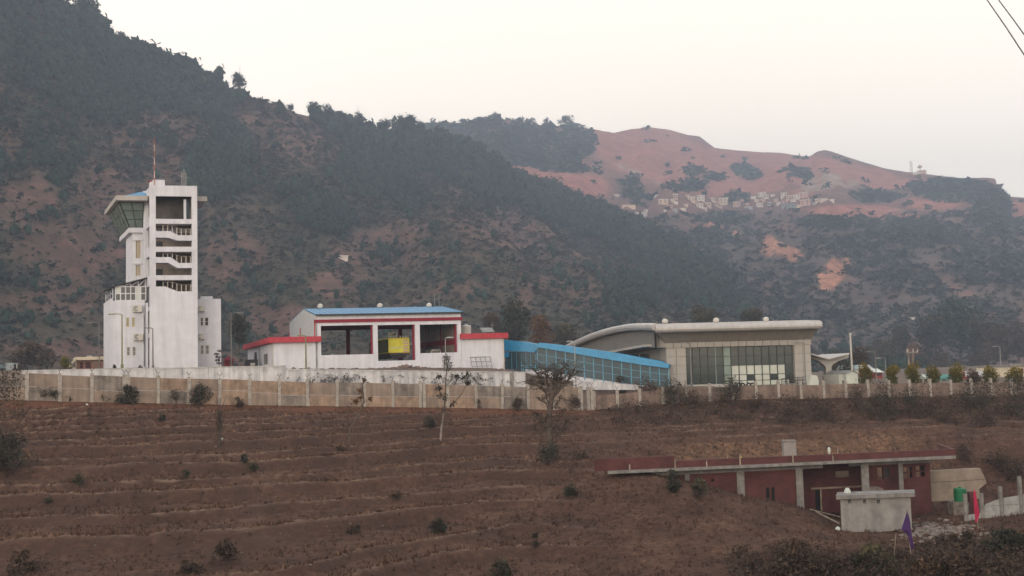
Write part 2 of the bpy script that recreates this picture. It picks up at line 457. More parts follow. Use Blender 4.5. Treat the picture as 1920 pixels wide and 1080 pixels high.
def ground(x, y, full=False):
    x, y = np.asarray(x, float), np.asarray(y, float)
    xc, yc = np.clip(x, -64, 66), np.clip(y, 48, 130)
    fy = fence_y(xc)
    b = tps(xc, np.minimum(yc, fy + 1.0))
    b = b + (.55 * fbm(x / 30, y / 13, 6, 2) + .36 * fbm(x / 13, y / 8, 3, 3) + .10 * fbm(x / 3.5, y / 3, 4, 2)) * sstep(0, 4, fy - y)
    # hand-dug terraces on the slope below the left fence
    w = (1 - sstep(-1.0, 8.0, x - .10 * (y - 70))) * sstep(.5, 2.0, fy - y) * sstep(40, 52, y)
    w = np.maximum(w, .75 * sstep(5, 12, x) * sstep(86.5, 89.5, y - .20 * (x - 10)) * sstep(5, 8, fy - y))
    k = np.clip(np.searchsorted(THR, b.ravel()).reshape(b.shape), 1, len(THR) - 1)
    lo, hi = THR[k - 1], THR[k]
    f = (b - lo) / (hi - lo)
    st = lo + (hi - lo) * (.06 * f + .94 * sstep(.68, .92, f))
    brk = sstep(-.65, -.1, fbm(x / 14, y / 5, 11, 3))           # some banks have slumped away
    a = w * (.3 + .7 * brk)
    z = b * (1 - a) + st * a
    lip = np.exp(-((f - .95) / .05) ** 2) * a * (.35 + .65 * sstep(-.45, .15, fbm(x / 6, y / 2.5, 13, 3)))
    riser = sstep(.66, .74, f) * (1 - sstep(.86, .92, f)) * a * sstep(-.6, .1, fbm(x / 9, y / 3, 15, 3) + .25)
    z = z + (.13 * fbm(x / 1.7, y / 1.7, 21, 3) + .06 * fbm(x / .6, y / .6, 25, 2)) * sstep(0, 2, fy - y)
    # the far bank of the gully, on which the viewer stands
    gul = np.interp(y, [-200, -2, 2, 6, 18, 48], [-1.7, -1.7, -2.0, -4.2, -10.6, 0])
    z = np.where(y < 48, np.where(y < 18, np.minimum(gul, -1.7), -10.6 + (z + 10.6) * sstep(18, 48, y)), z)
    # behind the fence: strip, step at the retaining wall, airfield
    ap = apron(xc)
    wy = wall_y(xc)
    behind = sstep(.3, 1.2, y - fy)
    strip = b
    yk = np.interp(x, [0, 16, 26, 32, 34], [121.8, 117.5, 119, 120, 0])
    step_ = np.where(x < W1.x, sstep(.25, .75, y - wy), np.where(x < 33, sstep(0, 1.0, y - yk), sstep(.8, 5.0, y - fy)))
    top = np.where(x < W1.x, np.minimum(wall_top(xc) - .12 + np.clip(y - wy, 0, 60) * .05, ap), ap)
    z = z * (1 - behind) + behind * (strip * (1 - step_) + top * step_)
    if full: return z, lip, riser, a
    return z
def hit(px, py, y0=30.0, y1=135.0):
    """Where the ray through a photograph pixel first meets the ground."""
    r = ray(px, py)
    ys = np.linspace(y0, y1, 1200)
    x = r[0] / r[1] * ys; zr = r[2] / r[1] * ys
    under = zr <= ground(x, ys)
    i = int(np.argmax(under)) if under.any() else len(ys) - 1
    return Vector((x[i], ys[i], float(ground(x[i:i + 1], ys[i:i + 1])[0])))
def gz(x, y): return float(ground(np.array([x]), np.array([y]))[0])

def grid_faces(nu, nv):
    i = np.arange(nu * nv).reshape(nv, nu)
    return np.stack([i[:-1, :-1], i[:-1, 1:], i[1:, 1:], i[1:, :-1]], -1).reshape(-1, 4)
gx = np.concatenate([-np.geomspace(2600, 66, 40), np.arange(-64, 66.1, .30), np.geomspace(68, 2600, 40)])
gy = np.concatenate([-np.geomspace(220, 4, 16), np.arange(0, 40, 2.0), np.arange(40, 118, .27), np.arange(118, 140, .6), np.geomspace(141, 700, 40)])
X, Yg = np.meshgrid(gx, gy)
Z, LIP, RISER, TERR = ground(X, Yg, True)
# bare orange cut bank behind the unfinished house
cut = sstep(10, 14, X) * (1 - sstep(31, 36, X)) * sstep(81.5, 83.5, Yg - (X - 20) * .2) * (1 - sstep(89.0, 91.0, Yg - (X - 20) * .36))
cut = cut * sstep(-.6, .0, fbm(X / 4, Yg / 2, 31, 3) + .25)
cut = np.maximum(cut, np.exp(-(((X - 22.0) / 1.8) ** 2 + ((Yg - 50.0) / 1.5) ** 2)))
fy_ = fence_y(np.clip(X, -64, 66))
top_soil = np.exp(-((fy_ - Yg - .8) / 1.1) ** 2) * (X < 8)

def ground_mat():
    m = bpy.data.materials.new('dry_terraced_earth'); m.use_nodes = True
    n, l = m.node_tree.nodes, m.node_tree.links
    p = n['Principled BSDF']; p.inputs['Roughness'].default_value = .95; p.inputs['Specular IOR Level'].default_value = .1
    g = n.new('ShaderNodeNewGeometry')
    def noise(scale, detail=8, rough=.6, vec=None):
        t = n.new('ShaderNodeTexNoise'); t.inputs['Scale'].default_value = scale; t.inputs['Detail'].default_value = detail
        t.inputs['Roughness'].default_value = rough
        l.new(vec or g.outputs['Position'], t.inputs['Vector']); return t.outputs['Fac']
    def rmp(fac, stops):
        r = n.new('ShaderNodeValToRGB')
        r.color_ramp.elements[0].position, r.color_ramp.elements[0].color = stops[0][0], (*stops[0][1], 1)
        r.color_ramp.elements[1].position, r.color_ramp.elements[1].color = stops[-1][0], (*stops[-1][1], 1)
        for q, c in stops[1:-1]:
            e_ = r.color_ramp.elements.new(q); e_.color = (*c, 1)
        l.new(fac, r.inputs[0]); return r.outputs[0]
    def mix(fac, a, b, mode='MIX'):
        x = n.new('ShaderNodeMixRGB'); x.blend_type = mode
        if isinstance(fac, float): x.inputs[0].default_value = fac
        else: l.new(fac, x.inputs[0])
        l.new(a, x.inputs[1]); 
        if isinstance(b, tuple): x.inputs[2].default_value = (*b, 1)
        else: l.new(b, x.inputs[2])
        return x.outputs[0]
    def attr(name):
        a = n.new('ShaderNodeAttribute'); a.attribute_name = name; return a.outputs['Fac']
    def mul(a, b):
        x = n.new('ShaderNodeMath'); x.operation = 'MULTIPLY'; l.new(a, x.inputs[0]); l.new(b, x.inputs[1]); x.use_clamp = True; return x.outputs[0]
    base = rmp(noise(.35), [(.30, (.054, .032, .026)), (.5, (.084, .049, .037)), (.68, (.118, .072, .053))])
    fine = rmp(noise(3.2, 10, .75), [(.32, (.42, .40, .40)), (.55, (1.0, .98, .95)), (.72, (1.75, 1.62, 1.45))])
    c = mix(1.0, base, fine, 'MULTIPLY')
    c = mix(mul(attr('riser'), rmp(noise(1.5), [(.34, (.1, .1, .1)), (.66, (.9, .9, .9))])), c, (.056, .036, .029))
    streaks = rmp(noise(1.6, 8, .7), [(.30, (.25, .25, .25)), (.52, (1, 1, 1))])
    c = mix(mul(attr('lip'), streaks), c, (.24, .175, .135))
    c = mix(mul(attr('topsoil'), noise(.9)), c, (.17, .075, .045))
    c = mix(attr('cut'), c, mix(1.0, rmp(noise(.8), [(.33, (.075, .048, .036)), (.62, (.17, .102, .066))]), fine, 'MULTIPLY'))
    c = mix(attr('apron'), c, rmp(noise(.5), [(.35, (.11, .085, .07)), (.65, (.19, .15, .125))]))
    l.new(c, p.inputs['Base Color'])
    b = n.new('ShaderNodeBump'); b.inputs['Strength'].default_value = .7; b.inputs['Distance'].default_value = .12
    l.new(noise(2.6, 10, .7), b.inputs['Height']); l.new(b.outputs[0], p.inputs['Normal'])
    return m
ap_attr = sstep(.2, 1.0, Yg - fy_)
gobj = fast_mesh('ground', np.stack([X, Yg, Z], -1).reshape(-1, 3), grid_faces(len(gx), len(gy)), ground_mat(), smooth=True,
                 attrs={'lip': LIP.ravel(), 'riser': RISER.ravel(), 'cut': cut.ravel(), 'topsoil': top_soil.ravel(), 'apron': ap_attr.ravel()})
tag(gobj, 'dry brown terraced slope below the airfield fence', kind='structure')

# ------------------------------------------------------------------ the hills
def ae(px, py):
    d = rays(px, py); h = np.hypot(d[..., 0], d[..., 1])
    return np.arctan2(d[..., 0], d[..., 1]), d[..., 2] / h
NEAR_SKY = np.array([(-700, -420), (-420, -330), (-200, -190), (-100, -110), (0, -40), (70, -16), (130, 5), (160, 30), (195, 70), (230, 95), (280, 118), (330, 132), (370, 148), (420, 167), (470, 183), (520, 197),
    (560, 213), (600, 226), (650, 243), (690, 258), (740, 270), (790, 268), (830, 270), (870, 280), (920, 308), (970, 340), (1020, 358), (1060, 378), (1100, 395), (1140, 407), (1180, 425), (1230, 452),
    (1300, 495), (1370, 540), (1440, 590), (1500, 630), (1560, 660), (1640, 684), (1760, 700)], float)
NEAR_D = np.array([(-700, 620), (-200, 720), (0, 800), (200, 880), (450, 960), (750, 1080), (900, 1120), (1060, 1150), (1200, 1050), (1350, 880), (1500, 760), (1640, 660), (1760, 600)], float)
FAR_SKY = np.array([(500, 300), (650, 260), (760, 236), (815, 229), (860, 230), (900, 225), (930, 222), (970, 226), (1000, 233), (1040, 236), (1070, 233), (1095, 240), (1120, 243), (1150, 249), (1185, 242), (1215, 238), (1255, 243),
    (1290, 253), (1312, 256), (1340, 277), (1380, 282), (1420, 285), (1460, 286), (1500, 292), (1518, 293), (1532, 284), (1546, 281), (1562, 285), (1590, 295), (1625, 306), (1660, 316), (1700, 322), (1745, 327),
    (1800, 334), (1850, 333), (1866, 335), (1870, 346), (1871, 356), (1880, 364), (1892, 369), (1920, 371), (1980, 380), (2100, 405), (2300, 470), (2500, 560)], float)
class Hill:
    def __init__(self, sky_tab, dist, r0, z0, pxs, nv, back, name):
        az, el = ae(sky_tab[:, 0], sky_tab[:, 1])
        caz = ae(pxs, np.interp(pxs, sky_tab[:, 0], sky_tab[:, 1]))[0]
        self.az = caz
        elr = np.interp(caz, az, el)
        r1 = np.interp(pxs, dist[:, 0], dist[:, 1]) if isinstance(dist, np.ndarray) else np.full(len(pxs), dist)
        r1 = r1 * (1 + .05 * fbm(pxs / 300, pxs * 0, 5, 3))
        v = np.concatenate([np.linspace(0, 1, nv) ** 1.0, 1 + np.linspace(0, back, 14)[1:]])
        V, A = np.meshgrid(v, caz, indexing='ij')
        R1, EL = np.meshgrid(v, r1, indexing='ij')[1], np.meshgrid(v, elr, indexing='ij')[1]
        R0 = r0 if np.isscalar(r0) else np.meshgrid(v, r0, indexing='ij')[1]
        r = R0 + (R1 - R0) * V
        zr = R1 * EL
        self.r, self.v = r, V
        return_z = z0 + (zr - z0) * np.minimum(V, 1) ** 1.12
        over = np.clip(V - 1, 0, None)
        return_z = return_z - over * (R1 - R0) * .35 - over ** 2 * zr * .4
        x, y = r * np.sin(A), r * np.cos(A)
        env = np.sin(np.pi * np.clip(V, 0, 1)) ** .8
        self.x, self.y, self.env, self.zbase, self.zr = x, y, env, return_z, zr
        self.name = name
    def finish(self, z):
        self.z = z
        self.px, self.py = project(np.stack([self.x, self.y, z], -1))
    def sample(self, ci, vi):
        """bilinear sample of position at fractional column / row"""
        c0, v0 = np.floor(ci).astype(int), np.floor(vi).astype(int)
        c0 = np.clip(c0, 0, self.x.shape[1] - 2); v0 = np.clip(v0, 0, self.x.shape[0] - 2)
        fc, fv = ci - c0, vi - v0
        def s(a): return (a[v0, c0] * (1 - fc) + a[v0, c0 + 1] * fc) * (1 - fv) + (a[v0 + 1, c0] * (1 - fc) + a[v0 + 1, c0 + 1] * fc) * fv
        return np.stack([s(self.x), s(self.y), s(self.z)], -1), s(self.px), s(self.py)
    def find(self, px, py):
        """first point of the slope met by the ray through a photograph pixel"""
        best, bd = None, 1e9
        c = int(np.argmin(np.abs(self.px[self.px.shape[0] // 2] - px)))
        for cc in range(max(0, c - 25), min(self.px.shape[1], c + 26)):
            rows = np.where(self.py[:, cc] <= py)[0]
            if len(rows) == 0: continue
            j = rows[0]
            d = abs(self.px[j, cc] - px)
            if d < bd: bd, best = d, (j, cc)
        if best is None: return None
        j, cc = best
        return Vector((self.x[j, cc], self.y[j, cc], self.z[j, cc]))
def ell(px, py, L):
    """union of soft ellipses (cx, cy, rx, ry[, tilt])"""
    o = np.zeros_like(px)
    for e_ in L:
        t = math.radians(e_[4]) if len(e_) > 4 else 0
        dx, dy = px - e_[0], py - e_[1]
        a, b = dx * math.cos(t) + dy * math.sin(t), -dx * math.sin(t) + dy * math.cos(t)
        o = np.maximum(o, 1 - sstep(.6, 1.15, np.sqrt((a / e_[2]) ** 2 + (b / e_[3]) ** 2)))
    return o

near = Hill(NEAR_SKY, NEAR_D, 330.0, -9.0, np.arange(-650, 1741, 3.0), 230, .5, 'near')
u_ = near.az * 1000
spur = fbm(u_ / 150 + near.v * .9, near.v * 1.2, 41, 4)
gully = -np.abs(fbm(u_ / 95 + near.v * 1.6, near.v * 1.0 + 5, 43, 4))
near.finish(near.zbase + near.env * near.zr * (.11 * spur + .10 * (gully + .22)) + 2.2 * fbm(near.x / 22, near.y / 22, 47, 4) * np.clip(near.v * 6, 0, 1))
far = Hill(FAR_SKY, np.array([(500, 1900), (900, 1750), (1100, 1900), (1250, 2350), (1450, 2350), (1600, 2100), (1800, 1800), (2000, 1750), (2500, 1500)], float), 520.0, -14.0, np.arange(560, 2480, 3.0), 240, .3, 'far')
u_ = far.az * 1000
spur = fbm(u_ / 85 + far.v * .8, far.v * 1.6, 51, 4)
gully = -np.abs(fbm(u_ / 60 - far.v * .8, far.v * 1.2 + 3, 53, 4))
far.finish(far.zbase + far.env * far.zr * (.07 * spur + .10 * (gully + .2)) + 3.5 * fbm(far.x / 45, far.y / 45, 57, 4) * np.clip(far.v * 5, 0, 1) * np.where(far.v > .97, .3, 1))

# what grows where, and the far hill's painted pink glow (as the photograph shows it), stored on the hills themselves
NEAR_BARE = [(285, 255, 110, 45, -10), (545, 250, 130, 55, 20), (190, 365, 70, 75, -35), (60, 400, 70, 90, 0), (130, 470, 120, 60), (640, 530, 70, 28, -10), (540, 600, 50, 40), (1000, 545, 60, 16, -40), (1060, 510, 60, 14, -55), (1095, 530, 70, 55),
             (860, 545, 60, 20), (30, 270, 30, 60), (720, 470, 120, 40), (950, 430, 130, 40), (430, 480, 60, 60), (110, 560, 90, 40), (120, 655, 130, 18), (770, 430, 60, 30), (310, 300, 50, 60), (490, 590, 40, 40)]
NEAR_WOOD = [(100, 110, 330, 90, 28), (330, 190, 260, 50, 18), (650, 250, 130, 45, 20), (860, 310, 190, 48, 27), (1030, 385, 150, 40, 25), (80, 330, 110, 60), (1180, 450, 110, 40, 30), (600, 400, 90, 40, 30), (280, 130, 200, 60, 25),
             (700, 330, 120, 50, 30), (400, 330, 90, 60), (960, 610, 40, 35), (1300, 520, 90, 50, 35), (430, 620, 60, 50), (60, 620, 80, 30), (1180, 560, 60, 50)]
def near_fields(px, py):
    nz = fbm(px / 70, py / 40, 61, 4); nf = fbm(px / 18, py / 14, 63, 3)
    bare = np.clip(ell(px, py, NEAR_BARE) * (.95 + .5 * nf) + sstep(.05, .55, nz) * .65 - .1, 0, 1)
    wood = np.clip(ell(px, py, NEAR_WOOD) * (1.0 + .7 * nf) * (1 - .85 * ell(px, py, NEAR_BARE)) + sstep(.0, .5, -nz) * .35 - .25 * sstep(.05, .5, nz), 0, 1)
    sky_d = py - np.interp(px, NEAR_SKY[:, 0], NEAR_SKY[:, 1])
    return bare * (1 - .75 * wood), wood
FAR_WOOD = [(930, 262, 150, 42, 4), (1075, 270, 45, 38), (1000, 300, 120, 18, 10), (1300, 322, 16, 12), (1335, 332, 28, 9), (1395, 322, 26, 12, 15), (1410, 330, 20, 10), (1495, 326, 22, 8, 15), (1180, 352, 22, 22), (1200, 375, 25, 15), (1290, 350, 45, 12), (1380, 372, 25, 14),
            (1790, 360, 95, 22, 4), (1860, 400, 40, 50), (1640, 370, 50, 12), (1160, 420, 60, 25), (1250, 470, 120, 50, 20), (1400, 560, 200, 60, 10), (1650, 500, 160, 40, 20), (1700, 440, 120, 30), (1480, 520, 90, 22), (1330, 410, 100, 12), (1560, 420, 90, 14),
            (1800, 600, 120, 45), (1620, 610, 120, 40), (1850, 500, 90, 40), (1450, 610, 140, 40), (1340, 440, 60, 14)]
FAR_BARE_GLOW = [(1230, 290, 130, 55, 15), (1000, 320, 90, 22, 15), (1450, 310, 170, 34, 6), (1130, 262, 40, 25), (1360, 350, 120, 16), (1620, 330, 80, 20, 12), (1700, 345, 70, 10), (1080, 345, 70, 25, 10), (1600, 395, 90, 12), (1750, 380, 60, 14), (1900, 392, 40, 14, 10), (1640, 410, 130, 10)]
FAR_SCAR = [(1468, 468, 38, 15, 18), (1442, 462, 16, 20, 10), (1490, 482, 20, 9), (1562, 515, 22, 32, 25), (1548, 528, 14, 22), (1582, 497, 12, 16, 20), (1335, 426, 22, 7), (1380, 440, 8, 6)]
FAR_PALE = [(1545, 340, 34, 18, -10), (1520, 350, 20, 10), (1590, 345, 28, 8), (1195, 325, 50, 5, 25), (1540, 330, 30, 10)]
def far_fields(px, py):
    nz = fbm(px / 55, py / 30, 71, 4); nf = fbm(px / 12, py / 10, 73, 3)
    wood = np.clip(ell(px, py, FAR_WOOD) * (1.0 + .8 * nf) + sstep(.0, .5, nz) * .45 * sstep(395, 430, py), 0, 1)
    pink = np.clip(ell(px, py, FAR_BARE_GLOW) * (1.1 + .5 * nf) + (1 - sstep(380, 420, py)) * .35 + sstep(0, .5, -nz) * .35, 0, 1)
    scar = np.clip(ell(px + 7 * nf, py + 7 * nf, FAR_SCAR) * (1.1 + 1.2 * nf), 0, 1)
    pale = np.clip(ell(px, py, FAR_PALE) * (.8 + 1.6 * nf), 0, 1)
    return pink * (1 - .8 * wood), wood * (1 - scar), scar, pale

def hill_mat(name, scrub, bare, scar, pale, sc):
    m = bpy.data.materials.new(name); m.use_nodes = True
    n, l = m.node_tree.nodes, m.node_tree.links
    p = n['Principled BSDF']; p.inputs['Roughness'].default_value = 1; p.inputs['Specular IOR Level'].default_value = .05
    g = n.new('ShaderNodeNewGeometry')
    def noise(scale, rough=.6):
        t = n.new('ShaderNodeTexNoise'); t.inputs['Scale'].default_value = scale; t.inputs['Detail'].default_value = 9; t.inputs['Roughness'].default_value = rough
        l.new(g.outputs['Position'], t.inputs['Vector']); return t.outputs['Fac']
    def rmp(fac, stops):
        r = n.new('ShaderNodeValToRGB')
        r.color_ramp.elements[0].position, r.color_ramp.elements[0].color = stops[0][0], (*stops[0][1], 1)
        r.color_ramp.elements[1].position, r.color_ramp.elements[1].color = stops[-1][0], (*stops[-1][1], 1)
        l.new(fac, r.inputs[0]); return r.outputs[0]
    def mix(fac, a, b, mode='MIX'):
        x = n.new('ShaderNodeMixRGB'); x.blend_type = mode
        if isinstance(fac, float): x.inputs[0].default_value = fac
        else: l.new(fac, x.inputs[0])
        l.new(a, x.inputs[1]); l.new(b, x.inputs[2]); return x.outputs[0]
    def attr(nm):
        a = n.new('ShaderNodeAttribute'); a.attribute_name = nm; return a.outputs['Fac']
    fine = rmp(noise(sc * 6, .75), [(.32, (.55, .55, .55)), (.68, (1.35, 1.3, 1.25))])
    c = rmp(noise(sc), [(.35, scrub[0]), (.65, scrub[1])])
    b = rmp(noise(sc * 1.7), [(.35, bare[0]), (.65, bare[1])])
    c = mix(attr('bare'), c, b)
    c = mix(attr('scar'), c, rmp(noise(sc * 3), [(.35, scar[0]), (.65, scar[1])]))
    c = mix(attr('pale'), c, rmp(noise(sc * 4), [(.35, pale[0]), (.65, pale[1])]))
    c = mix(1.0, c, fine, 'MULTIPLY')
    l.new(c, p.inputs['Base Color'])
    bp = n.new('ShaderNodeBump'); bp.inputs['Strength'].default_value = .8; bp.inputs['Distance'].default_value = 2.0
    l.new(noise(sc * 5, .7), bp.inputs['Height']); l.new(bp.outputs[0], p.inputs['Normal'])
    return m
nb, nw = near_fields(near.px, near.py)
no = fast_mesh('near_hill', np.stack([near.x, near.y, near.z], -1).reshape(-1, 3), grid_faces(near.x.shape[1], near.x.shape[0]),
    hill_mat('scrubby_hillside', [(.058, .056, .042), (.090, .076, .058)], [(.105, .070, .060), (.170, .104, .088)], [(.2, .1, .07), (.25, .13, .1)], [(.2, .17, .15), (.3, .26, .23)], .02), smooth=True,
    attrs={'bare': nb.ravel(), 'scar': nb.ravel() * 0, 'pale': nb.ravel() * 0})
tag(no, 'steep scrub-covered hill rising behind the airport buildings', kind='structure')
fp, fw, fs, fl = far_fields(far.px, far.py)
fo = fast_mesh('far_hill', np.stack([far.x, far.y, far.z], -1).reshape(-1, 3), grid_faces(far.x.shape[1], far.x.shape[0]),
    hill_mat('far_glow_pink_hillside', [(.085, .075, .072), (.13, .105, .098)], [(.33, .145, .125), (.43, .195, .165)], [(.42, .20, .14), (.54, .28, .20)], [(.30, .22, .19), (.46, .36, .31)], .010), smooth=True,  # sun glow painted into the bare pink, some haze into the lightened scrub
    attrs={'bare': fp.ravel(), 'scar': fs.ravel(), 'pale': fl.ravel()})
tag(fo, 'distant pinkish hill with a village and landslide scars', kind='structure')

# low ridge that closes the valley on the right, behind far_hill's foot
# ------------------------------------------------------------------ haze: one closed box of thin even air
hz = MB().box(-4200, 4200, -260, 4200, -14, 760).build('haze', bpy.data.materials.new('evening_haze'))
hm = hz.data.materials[0]; hm.use_nodes = True
hn, hl = hm.node_tree.nodes, hm.node_tree.links
hn.clear()
pv = hn.new('ShaderNodeVolumePrincipled')
pv.inputs['Color'].default_value = (.58, .74, 1.0, 1)
pv.inputs['Density'].default_value = HAZE_D = .00040
pv.inputs['Anisotropy'].default_value = 0.0
ho = hn.new('ShaderNodeOutputMaterial')
hl.new(pv.outputs[0], ho.inputs['Volume'])
tag(hz, 'thin even evening haze filling the valley', kind='stuff')

# ------------------------------------------------------------------ woods and scrub on the hills
def ico():
    t = (1 + 5 ** .5) / 2
    v = np.array([(-1, t, 0), (1, t, 0), (-1, -t, 0), (1, -t, 0), (0, -1, t), (0, 1, t), (0, -1, -t), (0, 1, -t), (t, 0, -1), (t, 0, 1), (-t, 0, -1), (-t, 0, 1)], float)
    v /= np.linalg.norm(v[0])
    f = np.array([(0, 11, 5), (0, 5, 1), (0, 1, 7), (0, 7, 10), (0, 10, 11), (1, 5, 9), (5, 11, 4), (11, 10, 2), (10, 7, 6), (7, 1, 8), (3, 9, 4), (3, 4, 2), (3, 2, 6), (3, 6, 8), (3, 8, 9), (4, 9, 5), (2, 4, 11), (6, 2, 10), (8, 6, 7), (9, 8, 1)])
    return v, f
ICO_V, ICO_F = ico()
def proto(ntri, core, spread, size, zlo=0.0, flat=1.0, seed=0):
    """A far plant as triangles: a lumpy core and loose leaf clumps round it; unit height, unit width."""
    r = np.random.default_rng(seed)
    V, F, k = [], [], 0
    for c in core:                                     # (cx, cy, cz, r)
        vv = ICO_V * c[3] * (1 + .35 * (r.random((12, 1)) - .5)) * np.array([1, 1, flat]) + np.array(c[:3])
        V.append(vv); F.append(ICO_F + k); k += 12
    for _ in range(ntri):
        c = core[r.integers(len(core))]
        d = r.normal(size=3); d /= np.linalg.norm(d)
        p = np.array(c[:3]) + d * c[3] * spread * np.array([1, 1, flat])
        t = r.normal(size=(3, 3)) * size
        V.append(p + t); F.append(np.array([[k, k + 1, k + 2]])); k += 3
    return np.concatenate(V), np.concatenate(F)
def scatter_mesh(name, P, H, W, T, protos, m, label):
    """Thousands of far plants that nobody could count, as one object."""
    Vs, Fs, Ts, k = [], [], [], 0
    which = rng.integers(len(protos), size=len(P))
    for i, (pv_, pf) in enumerate(protos):
        idx = np.where(which == i)[0]
        if len(idx) == 0: continue
        a = rng.random(len(idx)) * 6.283
        ca, sa = np.cos(a)[:, None], np.sin(a)[:, None]
        w, h = W[idx][:, None], H[idx][:, None]
        x = (pv_[:, 0] * ca - pv_[:, 1] * sa) * w + P[idx, 0][:, None]
        y = (pv_[:, 0] * sa + pv_[:, 1] * ca) * w + P[idx, 1][:, None]
        z = pv_[:, 2] * h + P[idx, 2][:, None]
        n = len(pv_)
        Vs.append(np.stack([x, y, z], -1).reshape(-1, 3))
        Fs.append((pf[None] + (np.arange(len(idx)) * n)[:, None, None] + k).reshape(-1, 3))
        Ts.append(np.repeat(T[idx], n) + rng.normal(size=len(idx) * n) * .06)
        k += len(idx) * n
    o = fast_mesh(name, np.concatenate(Vs), np.concatenate(Fs), m, tint=np.clip(np.concatenate(Ts), 0, 1))
    return tag(o, label, kind='stuff')
TREE_P = [proto(22, [(0, 0, .62, .30), (.1, .05, .82, .2), (-.12, .08, .45, .24)], 1.1, .11, seed=1),
          proto(22, [(0, 0, .55, .34), (-.08, 0, .80, .2)], 1.1, .12, seed=2),
          proto(24, [(0, 0, .70, .28), (.14, -.1, .50, .22), (-.15, .06, .62, .2)], 1.1, .11, seed=3)]
BUSH_P = [proto(10, [(0, 0, .35, .5)], 1.05, .22, seed=4), proto(10, [(.2, 0, .3, .4), (-.25, .1, .35, .35)], 1.05, .2, seed=5)]
def sparse(n, seed):
    r = np.random.default_rng(seed); V = []
    for _ in range(n):
        c = r.normal(size=3) * .24; c[2] = abs(c[2]) * 1.2 + .15
        V.append(c + r.normal(size=(3, 3)) * .30)
    return np.concatenate(V), np.arange(3 * n).reshape(-1, 3)
SPARSE_P = [sparse(11, 11), sparse(12, 12), sparse(10, 13)]
def scatter(hill, n, dens, vmax=1.04, vmin=.02, power=1.0):
    nv, nc = hill.x.shape
    nrow = int((hill.v[:, 0] <= vmax).sum()) - 1
    ci = rng.random(n) * (nc - 2); vi = (vmin + (1 - vmin) * rng.random(n) ** power) * nrow
    P, px, py = hill.sample(ci, vi)
    keep = (px > -200) & (px < 2100) & (rng.random(n) < dens(px, py))
    return P[keep], px[keep], py[keep]
# pines and broadleaved trees on the near hill
P, px, py = scatter(near, 26000, lambda a, b: near_fields(a, b)[1] ** 1.6 * .85 + .02, power=.85)
skyd = py - np.interp(px, NEAR_SKY[:, 0], NEAR_SKY[:, 1])
gap = ell(px, py, [(452, 176, 58, 17), (540, 200, 40, 10), (395, 155, 20, 8), (320, 128, 10, 8)])
keep = rng.random(len(P)) > gap * .95
P, px, py, skyd = P[keep], px[keep], py[keep], skyd[keep]
dist = np.hypot(P[:, 0], P[:, 1])
H = rng.uniform(6, 12, len(P)) * np.where(skyd < 35, 1.5, 1) * np.clip(dist / 850, .35, 1.1)
P[:, 2] -= .6
scatter_mesh('hill_forest', P, H, H * rng.uniform(.75, 1.05, len(P)), np.clip(rng.normal(.45, .22, len(P)) + .25 * fbm(px / 60, py / 40, 81), 0, 1), TREE_P, HILLLEAF, 'dark woodland covering the upper near hill')
P, px, py = scatter(near, 120000, lambda a, b: np.clip(.62 - .45 * near_fields(a, b)[0], .05, 1), power=.8)
H = (1.0 + 3.4 * rng.random(len(P)) ** 2.2) * np.clip(np.hypot(P[:, 0], P[:, 1]) / 850, .3, 1.1)
P[:, 2] -= .3
scatter_mesh('hill_scrub', P, H, H * rng.uniform(1.0, 1.7, len(P)), np.clip(rng.normal(.45, .24, len(P)) + .35 * fbm(px / 50, py / 30, 83), 0, 1), SPARSE_P, SCRUBLEAF, 'dry scrub bushes dotted over the near hill')
P, px, py = scatter(far, 34000, lambda a, b: (far_fields(a, b)[1] ** 1.6 * .8 + .01) * np.where((b > 366) & (b < 404) & (a > 1140) & (a < 1580), .6, 1) * np.where(b - np.interp(a, FAR_SKY[:, 0], FAR_SKY[:, 1]) < 5, np.where(a > 1100, .05, .8), 1), power=.9)
H = rng.uniform(6, 13, len(P)) * np.clip(np.hypot(P[:, 0], P[:, 1]) / 1700, .4, 1.1)
P[:, 2] -= 1
scatter_mesh('far_forest', P, H, H * rng.uniform(.9, 1.4, len(P)), np.clip(rng.normal(.45, .2, len(P)), 0, 1), SPARSE_P, FARLEAF, 'hazy woods on the distant hill')
P, px, py = scatter(far, 16000, lambda a, b: np.clip(.5 * sstep(390, 430, b) - .4 * far_fields(a, b)[2], 0, 1), power=.9)
H = rng.uniform(3, 8, len(P)) * np.clip(np.hypot(P[:, 0], P[:, 1]) / 1700, .35, 1.1)
scatter_mesh('far_scrub', P, H, H * rng.uniform(1.1, 1.8, len(P)), np.clip(rng.normal(.5, .25, len(P)), 0, 1), SPARSE_P, SCRUBLEAF, 'hazy scrub on the lower distant hill')

# ================================================================== CONTROL TOWER
T = Frame(at(283, 690, 118), 14, 26)
TB = at(330, 692, 120)
tower = thing('control_tower', 'tall white airport control tower with open stair shaft and glazed cab', 'control tower', (TB.x, TB.y, 1.0))
zg = T.z(330, 696)
X0, X1, XL, XR = 283, 375, 290.5, 365.5          # shaft edges and inner edges of its corner piers
sx0, sx1 = T.s(281, 540), T.s(370.5, 540)
def sl(px, py): return T.s(px, py)
